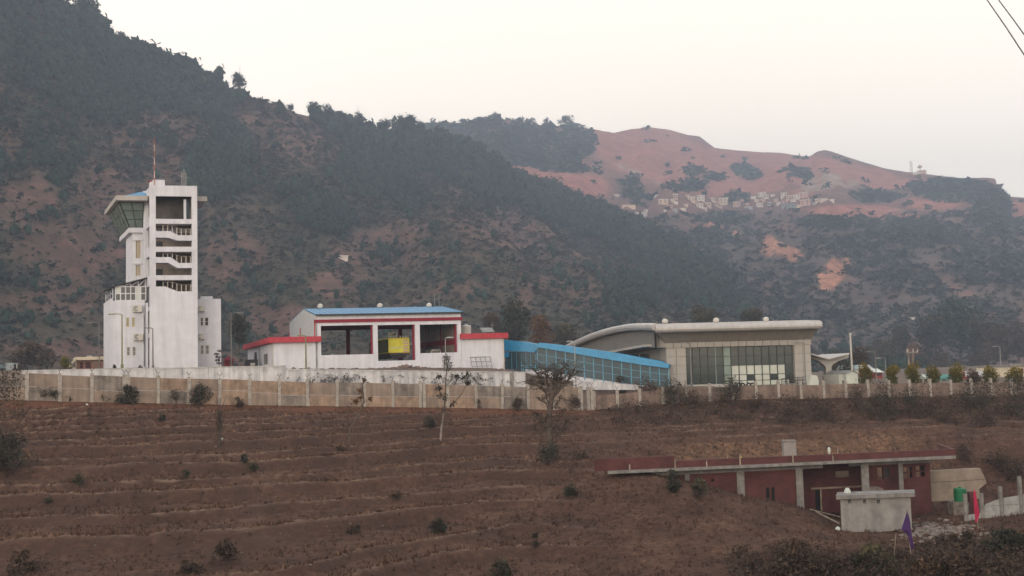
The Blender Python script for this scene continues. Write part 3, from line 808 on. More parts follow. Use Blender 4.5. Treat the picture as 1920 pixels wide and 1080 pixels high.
# stair shaft: solid lower wall with a stepped top, two piers, beams and stair bands
m = MB()
A = T.sz
xs0, xs1 = sx0, sx1
sL, sR = sx0 + .62, sx1 - .56
zb = [T.z(326, y) for y in (348, 368, 410.5, 419.5)]
def lerp(a, b, t): return a + (b - a) * t
def stepline(z_left, z_right, s_a, s_b, n=6):
    """a stair profile from left landing down to the right landing"""
    pts = [(sL, z_left)]
    for k in range(n):
        pts.append((lerp(s_a, s_b, k / n), lerp(z_left, z_right, k / n)))
        pts.append((lerp(s_a, s_b, k / n), lerp(z_left, z_right, (k + 1) / n)))
    pts.append((sR, z_right))
    return pts
sa, sb = lerp(sL, sR, .42), lerp(sL, sR, .66)
low = stepline(T.z(326, 537), T.z(326, 546.5), lerp(sL, sR, .28), lerp(sL, sR, .64))
T.prism(m, [(sL, zg)] + low + [(sR, zg)], 0.012, .28)
m.build('lower_wall', WHITE, tower)
for a, b in ((sx0, sL), (sR, sx1)):
    T.box(MB(), a, b, 0, .40, zg, zb[0]) 
    q = MB(); T.box(q, a, b, 0, .45, zg, zb[0]); q.build('pier', WHITE, tower)
q = MB(); T.box(q, sL, sR, .01, .30, zb[1], zb[0] - .003); q.build('parapet', WHITE, tower)
for y0, y1 in ((410.5, 419.5), (462.5, 472), (516, 525)):
    q = MB(); T.box(q, sL, sR, .02, .32, T.z(326, y1), T.z(326, y0)); q.build('beam', WHITE, tower)
for yl, yr, bl, br in ((433.5, 441, 445.5, 451), (482, 493, 492.5, 502.5)):
    top = stepline(T.z(326, yl), T.z(326, yr), sa, sb)
    bot = [(sR, T.z(326, br)), (lerp(sL, sR, .60), T.z(326, br)), (lerp(sL, sR, .34), T.z(326, bl)), (sL, T.z(326, bl))]
    q = MB(); T.prism(q, top + bot, .03, 1.3); q.build('stair_flight', WHITE, tower)
# balusters and handrails of the stair
for yt, yl, yr in ((421, 433.5, 441), (474, 482, 493), (527, 537, 546.5)):
    rail = MB(); pts = []
    for k in range(7):
        t = .22 + .76 * k / 6
        s_ = lerp(sL, sR, t)
        zf = T.z(326, yl) if s_ < sa else (T.z(326, yr) if s_ > sb else lerp(T.z(326, yl), T.z(326, yr), (s_ - sa) / (sb - sa)))
        zt = min(zf + .78, T.z(326, yt) - .03)
        q = MB(); T.box(q, s_ - .035, s_ + .035, .55, .62, zf, zt); q.build('baluster', ACWHITE, tower)
        pts.append(T.p(s_, .585, zt - .03))
    rail.path(pts, .03); rail.build('handrail', WOOD, tower)
# inside of the shaft
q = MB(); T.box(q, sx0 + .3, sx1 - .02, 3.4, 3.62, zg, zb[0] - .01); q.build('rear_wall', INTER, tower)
q = MB(); T.box(q, sx0 + .29, sx1 - .26, 3.30, 3.39, T.z(326, 411), zb[0] - .26); q.build('painted_shade_panel', INSHADE, tower)  # dark panel painting the deep top room's shade over the rear wall
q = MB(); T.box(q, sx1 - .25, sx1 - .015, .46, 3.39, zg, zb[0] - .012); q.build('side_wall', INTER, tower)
for y in (419.5, 472, 525):
    q = MB(); T.box(q, sx0 + .3, sx1 - .26, 1.35, 3.39, T.z(326, y), T.z(326, y) + .16); q.build('landing', INTER, tower)
for k, y in enumerate((449, 502)):
    q = MB(); T.box(q, sL + .35, sL + 1.15, 3.30, 3.398, T.z(326, y + 13), T.z(326, y - 3)); q.build('doorway', DARK, tower)
q = MB(); T.box(q, sR - .75, sR - .5, .6, .8, T.z(326, 410), T.z(326, 372)); q.build('glass_screen_post', WHITE, tower)
q = MB(); T.box(q, sR - .48, sR - .05, 1.5, 1.56, T.z(326, 410), T.z(326, 370)); q.build('glass_screen', GLASSBL, tower)
q = MB(); T.box(q, sx0 + .05, sx1 - .02, .32, 3.6, zb[0] - .25, zb[0] - .08); q.build('roof_slab', WHITE, tower)
# open left side of the shaft: rear pier and cross beams
q = MB(); T.box(q, sx0 - .25, sx0 + .28, 3.0, 3.65, zg, zb[0] - .15); q.build('pier', WHITE, tower)
for y0, y1 in ((350, 366), (405, 424), (462, 480), (517, 536), (575, 582), (625, 632)):
    q = MB(); T.box(q, sx0 - .02, sx0 + .24, .46, 2.99, T.z(285, y1), T.z(285, y0)); q.build('side_beam', WHITE, tower)
q = MB(); T.box(q, sx0 + .2, sx0 + .28, .46, 2.99, zg, T.z(285, 546)); q.build('side_panel', WHITE, tower)
q = MB(); T.box(q, sx0 - .255, sx0 - .012, 1.3, 1.55, zg, T.z(276, 566)); q.build('recess_wall', WHITE, tower)
# rear office shaft
dR = 3.66
r0, r1 = T.s(248.5, 500, dR), sx1 - .1
q = MB()
zc = T.z(255, 436, dR)
hol = []
holes = [T.pxhole(254.5, 263.5, 450, 484, dR), T.pxhole(254.5, 263.5, 497, 517, dR)]
T.wall(q, r0, r1, zg, zc, dR, dR + .3, holes)
T.box(q, r0, r0 + .3, dR + .301, dR + 6, zg, zc); T.box(q, r0 + .301, r1, dR + 5.7, dR + 6, zg, zc)
q.build('office_shaft_wall', WHITE, tower)
for h in holes:
    q = MB(); T.box(q, h[0], h[1], dR + .12, dR + .2, h[2], h[3]); w_ = q.build('window_blind', TIMBERBEIGE, tower)
    q = MB(); T.box(q, (h[0] + h[1]) / 2 - .03, (h[0] + h[1]) / 2 + .03, dR + .06, dR + .119, h[2], h[3]); q.build('window_bar', ACWHITE, w_)
for y in (446, 490, 540):
    q = MB(); T.box(q, r0 - .05, sx0 - .26, dR - .12, dR - .003, T.z(255, y + 5, dR), T.z(255, y, dR)); q.build('ledge', WHITE, tower)
# cab: outward leaning glass on a white gallery slab, under a wide eave
dC0, dC1 = 3.3, 12.2
zs0, zs1 = T.z(252, 436, dC0), T.z(252, 427, dC0)
c0, c1 = T.s(241.5, 430, dC0), sx1 + .2
q = MB(); T.box(q, c0, c1, dC0, dC1, zs0, zs1); q.build('gallery_slab', WHITE, tower)
ze0, ze1 = T.z(240, 375.5, 1.4), T.z(240, 366.5, 1.4)
dE0, dE1 = 1.4, 13.4
e0, e1 = T.s(217.5, 371, dE0), T.s(388.5, 371, dE0)
q = MB()
T.box(q, e0, sx0 - .03, dE0, dE1, ze0, ze1); T.box(q, sx1 + .005, e1, dE0, dE1, ze0, ze1); T.box(q, sx0 - .03, sx1 + .005, 3.63, dE1, ze0 + .002, ze1 - .002)
q.build('eave_slab', BEIGE, tower)
bl0, tl0 = c0 + .15, T.s(224, 385, 2.7)
zt = ze0 - .003
P4 = [(bl0, dC0 + .15, zs1), (sx0 - .3, dC0 + .15, zs1), (sx0 - .3, 2.75, zt), (tl0, 2.75, zt)]
def quadpane(mb, c, t=.03): 
    a = [Vector(T.p(*x)) for x in c]; nrm = (a[1] - a[0]).cross(a[3] - a[0]).normalized() * t
    return mb.hexa([a[0], a[1], a[1] + nrm, a[0] + nrm, a[3], a[2], a[2] + nrm, a[3] + nrm])
def bil(c, u, v): 
    a, b, d, e_ = [np.array(x) for x in c]
    return tuple((a * (1 - u) + b * u) * (1 - v) + (e_ * (1 - u) + d * u) * v)
faces = [(P4, 2, 3), ([(bl0, dC1 - .15, zs1), (bl0, dC0 + .15, zs1), (tl0, 2.75, zt), (tl0, dE1 - .8, zt)], 4, 3)]
for c, nu, nv in faces:
    for i in range(nu):
        for j in range(nv):
            u0, u1, v0, v1 = (i + .02) / nu, (i + .98) / nu, (j + .02) / nv, (j + .98) / nv
            quadpane(MB(), [bil(c, u0, v0), bil(c, u1, v0), bil(c, u1, v1), bil(c, u0, v1)]).build('cab_pane', GLASSCAB, tower)
    fr = MB()
    for i in range(nu + 1):
        fr.tube(T.p(*bil(c, i / nu, 0)), T.p(*bil(c, i / nu, 1)), .075, n=5)
    for j in range(nv + 1):
        fr.tube(T.p(*bil(c, 0, j / nv)), T.p(*bil(c, 1, j / nv)), .06, n=5)
    fr.build('cab_frame', MULL, tower)
q = MB(); T.box(q, bl0 + 1.2, c1 - .4, dC0 + 1.2, dC1 - .4, zs1, zt); q.build('cab_core', DARK, tower)
q = MB(); zr0 = ze1 + .003; zrt = T.z(262, 358.5, 3.7)
i0, i1 = e0 + .7, sx0 - .05
q.add([T.p(i0, dE0 + .4, zr0), T.p(i1, dE0 + .4, zr0), T.p(i1, dE1 - .4, zr0), T.p(i0, dE1 - .4, zr0), T.p(i1, dE0 + 2.2, zrt), T.p(i1, dE1 - 4, zrt)],
      [(0, 1, 4), (0, 4, 5, 3), (2, 3, 5), (1, 2, 5, 4), (0, 3, 2, 1)])
q.build('cab_roof', BLUEROOF, tower)
# things on the tower roof
q = MB(); T.pxbox(q, 287, 309, 337, 349, .8, 2.6); T.pxbox(q, 281.5, 288, 341, 349, .9, 1.8); q.build('roof_hut', WHITE, tower)
q = MB(); T.pxbox(q, 279.5, 285, 338.5, 341, 1.0, 1.6); q.build('roof_box', REDWALL, tower)
p0 = Vector(T.p(T.s(289.5, 330, .6), .6, T.z(289, 347, .6))); h_ = T.z(290, 258, .6) - p0.z
q = MB(); q.tube(p0, p0 + Vector((0, 0, h_)), .055, .03, n=7)
mast = q.build('roof_mast', mat('mast_red', (.42, .17, .15), var=.1), tower)
for k in range(1, 7, 2):
    q = MB(); q.tube(p0 + Vector((0, 0, h_ * k / 7)), p0 + Vector((0, 0, h_ * (k + 1) / 7)), .062 - .004 * k, .062 - .004 * (k + 1), n=7)
    q.build('white_band', mat('mast_pale', (.55, .42, .40), var=.1), mast)
for dx, top in ((345, 318), (341, 322), (348.5, 324)):
    q = MB(); a_ = T.p(T.s(dx, 340, 1.5), 1.5, T.z(dx, 349, 1.5)); b_ = (a_[0], a_[1], T.z(dx, top, 1.5)); q.tube(a_, b_, .055, n=5)
    q.tube((a_[0] - .25, a_[1], b_[2] - .5), (a_[0] + .25, a_[1], b_[2] - .5), .035, n=4); q.build('whip_antenna', STEEL, tower)
# base block, left and right of the shaft
dB = 2.0
b0, b1 = T.s(212, 630, dB), sx0 - .26
zB = T.z(247, 563.5, dB)
winL = [T.pxhole(236, 242.5, 595, 613, dB), T.pxhole(247, 253.5, 595, 613, dB), T.pxhole(237.5, 244, 650, 667, dB), T.pxhole(248, 255, 650, 667, dB)]
q = MB(); T.wall(q, b0, b1, zg, zB, dB, dB + .25, winL)
L0 = Vector(T.p(b0, dB + .251, zg)); lv = Vector((at(198.5, 640, 127).x, at(198.5, 640, 127).y, 0))
dd = Vector((lv.x - L0.x, lv.y - L0.y, 0)); nn = Vector((dd.y, -dd.x, 0)).normalized() * -.25
q.hexa([L0, L0 + dd, L0 + dd + nn, L0 + nn] + [p_ + Vector((0, 0, zB - zg + .25)) for p_ in (L0, L0 + dd, L0 + dd + nn, L0 + nn)])
T.box(q, b0 + .26, b1, dB + .252, dB + 7, zB - .4, zB - .15)
T.box(q, b0 + .26, b1, dB + 6.8, dB + 7.1, zg, zB - .41)
q.build('base_block_wall', WHITE, tower)
def window(fr, h, d, pane, frame, parent, bars=1):
    q = MB(); fr.box(q, h[0], h[1], d + .045, d + .08, h[2], h[3]); w_ = q.build('window', pane, parent)
    f_ = MB(); t = .055
    fr.box(f_, h[0], h[1], d - .02, d + .044, h[3] - t, h[3]); fr.box(f_, h[0], h[1], d - .02, d + .044, h[2], h[2] + t)
    fr.box(f_, h[0], h[0] + t, d - .02, d + .044, h[2] + t, h[3] - t); fr.box(f_, h[1] - t, h[1], d - .02, d + .044, h[2] + t, h[3] - t)
    for k in range(bars):
        zz = lerp(h[2], h[3], (k + 1) / (bars + 1)); fr.box(f_, h[0] + t, h[1] - t, d - .01, d + .04, zz - .025, zz + .025)
    f_.build('window_frame', frame, w_)
    return w_
YELPANE = mat('yellowed_pane', (.42, .40, .22), rough=.4, var=.3, scale=2)
GREYPANE = mat('dusty_grey_pane', (.20, .205, .20), rough=.3, var=.15)
for k, h in enumerate(winL): window(T, h, dB, YELPANE if k < 2 else GREYPANE, ACWHITE, tower)
dR2 = 2.3
rb0, rb1 = sx1 + .003, T.s(414.5, 625, dR2)
zR = T.z(395, 560.5, dR2)
winR = [T.pxhole(376, 381, 595, 611, dR2), T.pxhole(384, 391, 595, 611, dR2), T.pxhole(376, 382, 647, 664, dR2), T.pxhole(385, 392, 647, 664, dR2)]
q = MB(); T.wall(q, rb0, rb1, zg + .1, zR, dR2, dR2 + .25, winR)
T.box(q, rb1 - .25, rb1, dR2 + .251, dR2 + 7, zg, zR); T.box(q, rb0, rb1 - .26, dR2 + .252, dR2 + 7, zR - .4, zR - .2); T.box(q, rb0, rb1 - .26, dR2 + 6.8, dR2 + 7.1, zg, zR - .41)
q.build('side_block_wall', WHITE, tower)
for k, h in enumerate(winR): window(T, h, dR2, DARK if k < 2 else GREYPANE, ACWHITE, tower)
q = MB(); T.pxbox(q, 376, 399, 555.5, 562, 3.4, 5.2); q.build('roof_hut', WHITE, tower)
# lean-to terrace room on top of the left block
zt0, zt1 = T.z(240, 537, dB), T.z(240, 529, dB)
fr = MB(); s_l, s_r = b0 + .25, T.s(273, 545, dB + .2)
nW = 6
for k in range(nW + 1):
    s_ = lerp(s_l, s_r, k / nW); T.box(fr, s_ - .055, s_ + .055, dB + .05, dB + .17, zB, zt0)
for z_ in (zB + .02, (zB + zt0) / 2, zt0 - .02): T.box(fr, s_l, s_r, dB + .06, dB + .16, z_ - .05, z_ + .05)
for k in range(4):
    a_, b_ = lerp(s_l, s_r, k / 4), lerp(s_l, s_r, (k + 1) / 4)
    za, zb2 = lerp(zt0 - .05, T.z(270, 522, dB), (k) / 4), lerp(zt0 - .05, T.z(270, 522, dB), (k + 1) / 4)
    fr.tube(T.p(a_, dB + .1, zt0), T.p(b_, dB + .1, zb2 - .05), .045, n=5); fr.tube(T.p(b_, dB + .1, zt0), T.p(b_, dB + .1, zb2 - .05), .045, n=5)
fr.build('terrace_frame', WHITE, tower)
for k in range(nW):
    for j in range(2):
        a_, b_ = lerp(s_l, s_r, k / nW) + .06, lerp(s_l, s_r, (k + 1) / nW) - .06
        z0_, z1_ = (zB + .07, (zB + zt0) / 2 - .05) if j == 0 else ((zB + zt0) / 2 + .05, zt0 - .07)
        q = MB(); T.box(q, a_, b_, dB + .10, dB + .12, z0_, z1_); q.build('terrace_pane', PANEWH if (k, j) in ((0, 1), (4, 1), (4, 0)) else GLASSDK, tower)
q = MB(); za, zb2 = T.z(205, 540.5, dB), T.z(271, 521.5, dB)
T.prism(q, [(b0 - .55, za), (s_r + .15, zb2), (s_r + .15, zb2 + .09), (b0 - .55, za + .09)], dB - .25, dB + 6.5)
q.build('lean_to_roof', DARK, tower)
q = MB()
for k in range(4): 
    pp = L0 + dd * (k / 3.0); q.tube((pp.x, pp.y, zB + .2), (pp.x, pp.y, za), .05, n=5)
for z_ in (zB + .9, zB + 1.6): q.tube((L0.x, L0.y, z_), ((L0 + dd).x, (L0 + dd).y, z_), .04, n=5)
q.build('terrace_side_frame', WHITE, tower)
q = MB()
for x_ in (279.5, 270): q.path([T.p(T.s(x_, 600, dB - .06), dB - .06, T.z(x_, 686, dB)), T.p(T.s(x_, 600, dB - .06), dB - .06, T.z(x_, 470 if x_ > 275 else 590, dB))], .035, 5)
q.build('drainpipe', STEEL, tower)
# air conditioners hang on the walls: things of their own
def ac_unit(fr, px, py, w, d, label, wpx=17, hpx=13):
    s_, z_ = fr.sz(px, py, d)
    P = fr.p(s_, d - .3, z_)
    r_ = thing('air_conditioner', label, 'air conditioner', P, group='outdoor air conditioner units on the tower walls')
    sw, hh = w / 2, w * .38
    q = MB(); fr.box(q, s_ - sw, s_ + sw, d - .36, d - .02, z_ - hh, z_ + hh); q.build('casing', ACWHITE, r_)
    q = MB(); c = Vector(fr.p(s_ - sw * .25, d - .38, z_)); c2 = Vector(fr.p(s_ - sw * .25, d - .361, z_)); q.tube(c, c2, hh * .82, n=14); g_ = q.build('fan_grille', STEEL, r_)
    q = MB(); q.tube(Vector(fr.p(s_ - sw * .25, d - .395, z_)), Vector(fr.p(s_ - sw * .25, d - .381, z_)), hh * .3, n=10); q.build('fan_hub', ACWHITE, g_)
    for k in (-1, 1):
        q = MB(); fr.box(q, s_ + k * sw * .8 - .03, s_ + k * sw * .8 + .03, d - .4, d - .012, z_ - hh - .07, z_ - hh); q.build('bracket', DARK, r_)
    return r_
ac_unit(T, 257, 579, .95, dB, 'air conditioner under the lean-to terrace, upper one on the tower base')
ac_unit(T, 259, 632, .95, dB, 'air conditioner between the two window pairs on the tower base, lower one')
ac_unit(T, 375.5, 579, .8, dR2, 'air conditioner above the dark windows of the right side block')
ac_unit(T, 375.5, 631, .8, dR2, 'air conditioner below the dark windows of the right side block')

# ================================================================== FIRE STATION
S = Frame(at(593, 690, 118), 9, 19.5)
SB = Vector(S.p(11, 6, .6))
st = thing('fire_station', 'white airport fire station with blue sheet roof and red trimmed parapets', 'fire station', SB)
zs = S.z(728, 695)                              # foot of the front wall
sA, sB_ = S.s(591.5, 640), S.s(865, 640)
zE = S.z(728, 589)
zTrim0, zTrim1 = S.z(728, 603), S.z(728, 597)
op = [S.pxhole(602, 700, 610, 665), S.pxhole(708.5, 779, 609, 676), S.pxhole(787.5, 858, 608, 661.5)]
q = MB(); S.wall(q, sA, sB_, zs, zTrim0, 0, .35, op); S.box(q, sA, sB_, .03, .34, zTrim1, zE); q.build('front_wall', WHITE, st)
q = MB(); S.box(q, sA - .1, sB_ + .15, -.12, .34, zTrim0, zTrim1); q.build('red_trim', DARKRED, st)
DH = 19.5
zr = S.z(702, 578, 8.0)
zEr = S.z(560, 605, DH) 
# left gable
q = MB(); S_pts = [(0, zE), (DH * .42, zr), (DH, zEr), (DH, zs + .2), (0, zs + .2)]
n_ = len(S_pts)
vs = [S.p(sA - .004, d, z) for d, z in S_pts] + [S.p(sA + .22, d, z) for d, z in S_pts]
q.add(vs, [tuple(range(n_))[::-1], tuple(range(n_, 2 * n_))] + [(k, (k + 1) % n_, n_ + (k + 1) % n_, n_ + k) for k in range(n_)])
q.build('gable_wall', mat('pale_blue_grey_sheet', (.46, .49, .52), var=.08, scale=.8), st)
for d_ in (.15, 10.5, DH - .1):
    q = MB(); S.box(q, sA - .09, sA - .005, d_ - .12, d_ + .12, zs + .2, S.z(592, 603, 0) - .01 - .02 * d_); q.build('wall_post', RED, st)
# right inner wall with its red band
q = MB(); S.box(q, sB_ - .25, sB_ + .02, .36, DH, zs + .2, zE - .05); q.build('end_wall', INTER, st)
q = MB(); S.box(q, sB_ - .29, sB_ - .252, .40, DH, S.z(858, 645), S.z(858, 634)); q.build('red_band', DARKRED, st)
for d_ in (7, 13.5):
    q = MB(); S.box(q, sB_ - .36, sB_ - .295, d_, d_ + .25, zs + .2, zE - .1); q.build('wall_post', DARKRED, st)
for h in op:
    q = MB(); S.box(q, h[1] - .16, h[1] - .004, .355, .75, zs + .05, h[3] + .1); q.build('door_jamb', DARKRED, st)
# rear frame: maroon columns and beam, open behind
zRB = zEr - .7
q = MB(); S.box(q, sA + .23, sB_ - .26, DH - .3, DH, zRB - .35, zRB + .25); q.build('rear_beam', DARKRED, st)
q = MB(); S.box(q, sA + .23, sB_ - .26, DH - .28, DH - .02, zRB + .252, zEr - .06); q.build('rear_wall', GREYCLAD, st)
for x_ in (654, 752, 836):
    c = S.s(x_, 640, DH); q = MB(); S.box(q, c - .35, c + .1, DH - .32, DH + .05, zs, zRB - .352); q.build('rear_column', DARKRED, st)
q = MB(); S.box(q, sA + .23, sB_ - .26, .36, DH - .33, zs - .1, zs + .12); q.build('bay_floor', CONC, st)
# roof of blue sheet, standing seams
q = MB(); t = .06
def roofslab(d0, z0, d1, z1, s0, s1):
    return [S.p(s0, d0, z0), S.p(s1, d0, z0), S.p(s1, d1, z1), S.p(s0, d1, z1)] + [S.p(s0, d0, z0 + t), S.p(s1, d0, z0 + t), S.p(s1, d1, z1 + t), S.p(s0, d1, z1 + t)]
q.hexa(roofslab(-.35, zE + .02, DH * .42, zr + .02, sA + .0, sB_ + .25)); q.hexa(roofslab(DH * .42, zr + .021, DH + .3, zEr + .02, sA + .0, sB_ + .25))
rf = q.build('roof', BLUEROOF, st)
q = MB()
for k in range(26):
    s_ = lerp(sA + .05, sB_ + .2, k / 25)
    q.tube(S.p(s_, -.36, zE + .1), S.p(s_, DH * .42, zr + .1), .03, n=4)
tag(q.build('roof_seams', BLUEROOF, rf), kind='stuff')
q = MB(); S.box(q, sA + .02, sB_ + .24, -.42, -.36, zE - .06, zE + .1); q.build('gutter', DARK, st)
def vent(fr, px, py_base, d, parent, r=.30):
    s_, z_ = fr.sz(px, py_base, d); c = fr.p(s_, d, z_)
    q = MB(); q.lathe([(r * .55, -.45), (r * .55, .05)], c, 10); v_ = q.build('vent_neck', STEEL, parent)
    q = MB(); q.lathe([(r * .5, .05), (r * .95, .16), (r * 1.1, .34), (r * .9, .52), (r * .4, .62), (.02, .64)], c, 14); q.build('vent_head', ACWHITE, v_, smooth=True)
for px_ in (600.5, 712.5, 804.5): vent(S, px_, 579.5 - (px_ - 600) * .008, 8.2, st, .30)
for px_, tp in ((815, 553), (823.5, 548)):
    q = MB(); s_, z_ = S.sz(px_, 577, 8.2); q.tube(S.p(s_, 8.2, z_ - .3), S.p(s_, 8.2, S.z(px_, tp, 8.2)), .035, n=5)
    q.tube(S.p(s_ - .25, 8.2, S.z(px_, tp + 9, 8.2)), S.p(s_ + .25, 8.2, S.z(px_, tp + 9, 8.2)), .02, n=4); q.build('roof_antenna', STEEL, st)
# left wing
zP0, zP1 = S.z(555, 642), S.z(555, 631.5)
wl0 = S.s(513, 660); DW = 26
q = MB(); S.box(q, wl0, sA - .3 + .296, -.02, .28, zs - .3, zP0)
S.box(q, wl0, wl0 + .28, .281, DW, zs - .3, zP0); S.box(q, wl0 + .281, sA - .4, DW - .3, DW, zs - .3, zP0)
q.build('wing_wall', WHITE, st)
q = MB(); S.box(q, wl0 - .55, sA + .55, -.5, .33, zP0, zP1); S.box(q, wl0 - .55, wl0 + .3, .331, DW + .8, zP0, zP1); S.box(q, wl0 + .301, sA - .2, DW, DW + .8, zP0, zP1); q.build('wing_parapet', RED, st)
q = MB(); S.box(q, wl0 + .301, sA - .01, .332, DW - .01, zP0 + .05, zP0 + .25); q.build('wing_roof', CONC, st)
def side_window(d0, d1, z0, z1, name='side_window', m=DARK):
    q = MB(); S.box(q, wl0 - .02, wl0 - .003, d0, d1, z0, z1); w_ = q.build(name, m, st)
    q = MB(); S.box(q, wl0 - .05, wl0 - .021, d0 - .12, d0, z0, z1); S.box(q, wl0 - .05, wl0 - .021, d1, d1 + .12, z0, z1); S.box(q, wl0 - .05, wl0 - .021, (d0 + d1) / 2 - .08, (d0 + d1) / 2 + .08, z0, z1); q.build('window_frame', ACWHITE, w_)
side_window(5.0, 8.2, zs + 1.1, zs + 2.25)
side_window(16.0, 18.5, zs + .1, zs + 2.1, 'side_door')
q = MB()
for d_ in (.3, 12.6): q.tube(S.p(wl0 - .06, d_, zs), S.p(wl0 - .06, d_, zP0), .05, n=5)
q.build('drainpipe', ACWHITE, st)
# right wing
wr1 = S.s(943, 660)
zQ0, zQ1 = S.z(905, 635), S.z(905, 625)
q = MB(); S.box(q, sB_ + .025, wr1, -.02, .28, zs - .4, zQ0); S.box(q, wr1 - .28, wr1, .281, 11, zs - .6, zQ0); q.build('wing_wall', WHITE, st)
q = MB(); S.box(q, sB_ - .15, wr1 + .5, -.45, .33, zQ0, zQ1); S.box(q, wr1 - .3, wr1 + .5, .331, 11.3, zQ0, zQ1); q.build('wing_parapet', RED, st)
q = MB(); S.box(q, sB_ + .03, wr1 - .301, .332, 11, zQ0 + .05, zQ0 + .25); q.build('wing_roof', CONC, st)
q = MB(); S.box(q, wr1 - .02, wr1 + .10, -.10, .1, zs - .4, zQ0 - .01); q.build('corner_post', ACWHITE, st)
# things standing on the right wing's roof
def drum_tank(P, r, h, m, label, name='water_tank', cat='water tank', ribs=4, group=None):
    o = thing(name, label, cat, P, group=group)
    pr = [(r, 0)]
    for k in range(ribs): pr += [(r, h * (k + .45) / ribs), (r * 1.04, h * (k + .5) / ribs), (r, h * (k + .55) / ribs)]
    pr += [(r, h * .96), (r * .8, h * 1.03), (r * .3, h * 1.06)]
    q = MB(); q.lathe(pr, P, 18); q.build('tank_body', m, o)
    q = MB(); q.lathe([(r * .28, h * 1.06), (r * .28, h * 1.14), (r * .1, h * 1.16)], P, 12); q.build('tank_lid', m, o)
    return o
s_ = S.s(874, 617, 4.0)
drum_tank(S.p(s_, 4.0, zQ0 + .25), .55, S.z(874, 609, 4) - zQ0 - .35, ACWHITE, 'pale water tank on the right wing roof beside the tall bay')
s_ = S.s(923, 620, 5.0); q = MB(); q.tube(S.p(s_, 5, zQ0 + .25), S.p(s_, 5, S.z(935, 603, 5)), .03, n=5)
q.tube(S.p(s_ - .25, 5, S.z(935, 610, 5)), S.p(s_ + .25, 5, S.z(935, 610, 5)), .02, n=4); tag(q.build('whip_antenna', STEEL), 'thin whip antenna on the right wing roof of the fire station', 'antenna')
q = MB(); s_ = S.s(912, 622, 6)
q.add([S.p(s_ - .7, 5.2, zQ0 + .9), S.p(s_ + .7, 5.2, zQ0 + .9), S.p(s_ + .7, 6.2, zQ0 + 1.4), S.p(s_ - .7, 6.2, zQ0 + 1.4), S.p(s_ - .7, 5.2, zQ0 + .95), S.p(s_ + .7, 5.2, zQ0 + .95), S.p(s_ + .7, 6.2, zQ0 + 1.45), S.p(s_ - .7, 6.2, zQ0 + 1.45)],
      [(3, 2, 1, 0), (4, 5, 6, 7), (0, 1, 5, 4), (1, 2, 6, 5), (2, 3, 7, 6), (3, 0, 4, 7)])
for k in (-.6, .6): q.tube(S.p(s_ + k, 6.1, zQ0 + .25), S.p(s_ + k, 6.1, zQ0 + 1.4), .03, n=5); q.tube(S.p(s_ + k, 5.3, zQ0 + .25), S.p(s_ + k, 5.3, zQ0 + .95), .03, n=5)
tag(q.build('solar_heater', STEEL), 'small tilted solar panel on the right wing roof', 'solar panel')
# grid frame leaning on the right wing wall
gf = thing('mesh_frame', 'grey metal grid frame leaning on the right wing of the fire station', 'metal frame', S.p(S.s(902, 680, -.6), -.6, zs - .2))
h = S.pxhole(884, 921, 669, 686.5, -.5)
for k in range(5):
    q = MB(); s_ = lerp(h[0], h[1], k / 4); q.tube(S.p(s_, -.85, h[2] - .25), S.p(s_, -.08, h[3]), .035, n=5); q.build('upright', STEEL, gf)
for k in range(3):
    q = MB(); z_ = lerp(h[2], h[3], k / 2); d_ = lerp(-.8, -.08, k / 2); q.tube(S.p(h[0], d_, z_), S.p(h[1], d_, z_), .035, n=5); q.build('crossbar', STEEL, gf)

# fire engine in the middle bay, its back to the viewer
f0, f1 = S.s(728.5, 650, 2.5), S.s(767.5, 650, 2.5)
zf0 = zs + .12
FW = f1 - f0
zt_, zb_ = S.z(748, 633.5, 2.5), S.z(748, 661, 2.5)
ft = thing('fire_engine', 'lime yellow fire engine parked tail out in the middle bay', 'fire engine', S.p((f0 + f1) / 2, 6, zf0))
q = MB(); S.box(q, f0, f1, 2.5, 8.6, zb_, zt_); bd = q.build('body', LIME, ft)
nst = 5
for k in range(nst):
    q = MB(); S.box(q, f1 - .70, f1 - .12, 2.47, 2.499, lerp(zb_ + .05, zt_ - .1, k / nst), lerp(zb_ + .05, zt_ - .1, (k + .55) / nst)); q.build('marking', mat('faded_pink_marking', (.50, .36, .34), var=.1), bd)
q = MB(); S.box(q, f0 + .06, f1 - .75, 2.48, 2.499, zb_ + .5, zb_ + .58); q.build('reflective_strip', PANEWH, bd)
q = MB(); S.box(q, f0 + .04, f1 - .04, 2.46, 2.499, zt_ - .12, zt_ - .05); q.build('top_rail', YELLOW, bd)
sidem = mat('olive_side_panel', (.075, .08, .03), var=.2)
for k in range(3):
    q = MB(); S.box(q, f0 - .03, f0 - .003, 2.6 + 2.0 * k, 4.57 + 2.0 * k, zb_ + .05, zt_ - .12); q.build('side_shutter', sidem, bd)
q = MB(); S.box(q, f0 + .05, f1 - .05, 2.3, 2.499, zb_ - .28, zb_ - .10); q.build('rear_bumper', DARK, ft)
for t in (.10, .28, .74, .92):
    q = MB(); S.box(q, lerp(f0, f1, t) - .09, lerp(f0, f1, t) + .09, 2.40, 2.498, zb_ - .09, zb_ + .03); q.build('tail_lamp', mat('orange_lamp', (.5, .2, .03)), ft)
q = MB(); S.box(q, f0 + .3, f1 - .3, 2.6, 12.4, zb_ - .55, zb_ - .02); q.build('chassis', DARK, ft)
q = MB(); S.box(q, f0 - .02, f1 + .02, 9.0, 12.6, zb_ - .3, zt_ - .15); cb = q.build('cab', sidem, ft)
q = MB(); S.box(q, f0 - .05, f0 - .021, 9.3, 12.2, zt_ - 1.1, zt_ - .4); q.build('side_glass', GLASSDK, cb)
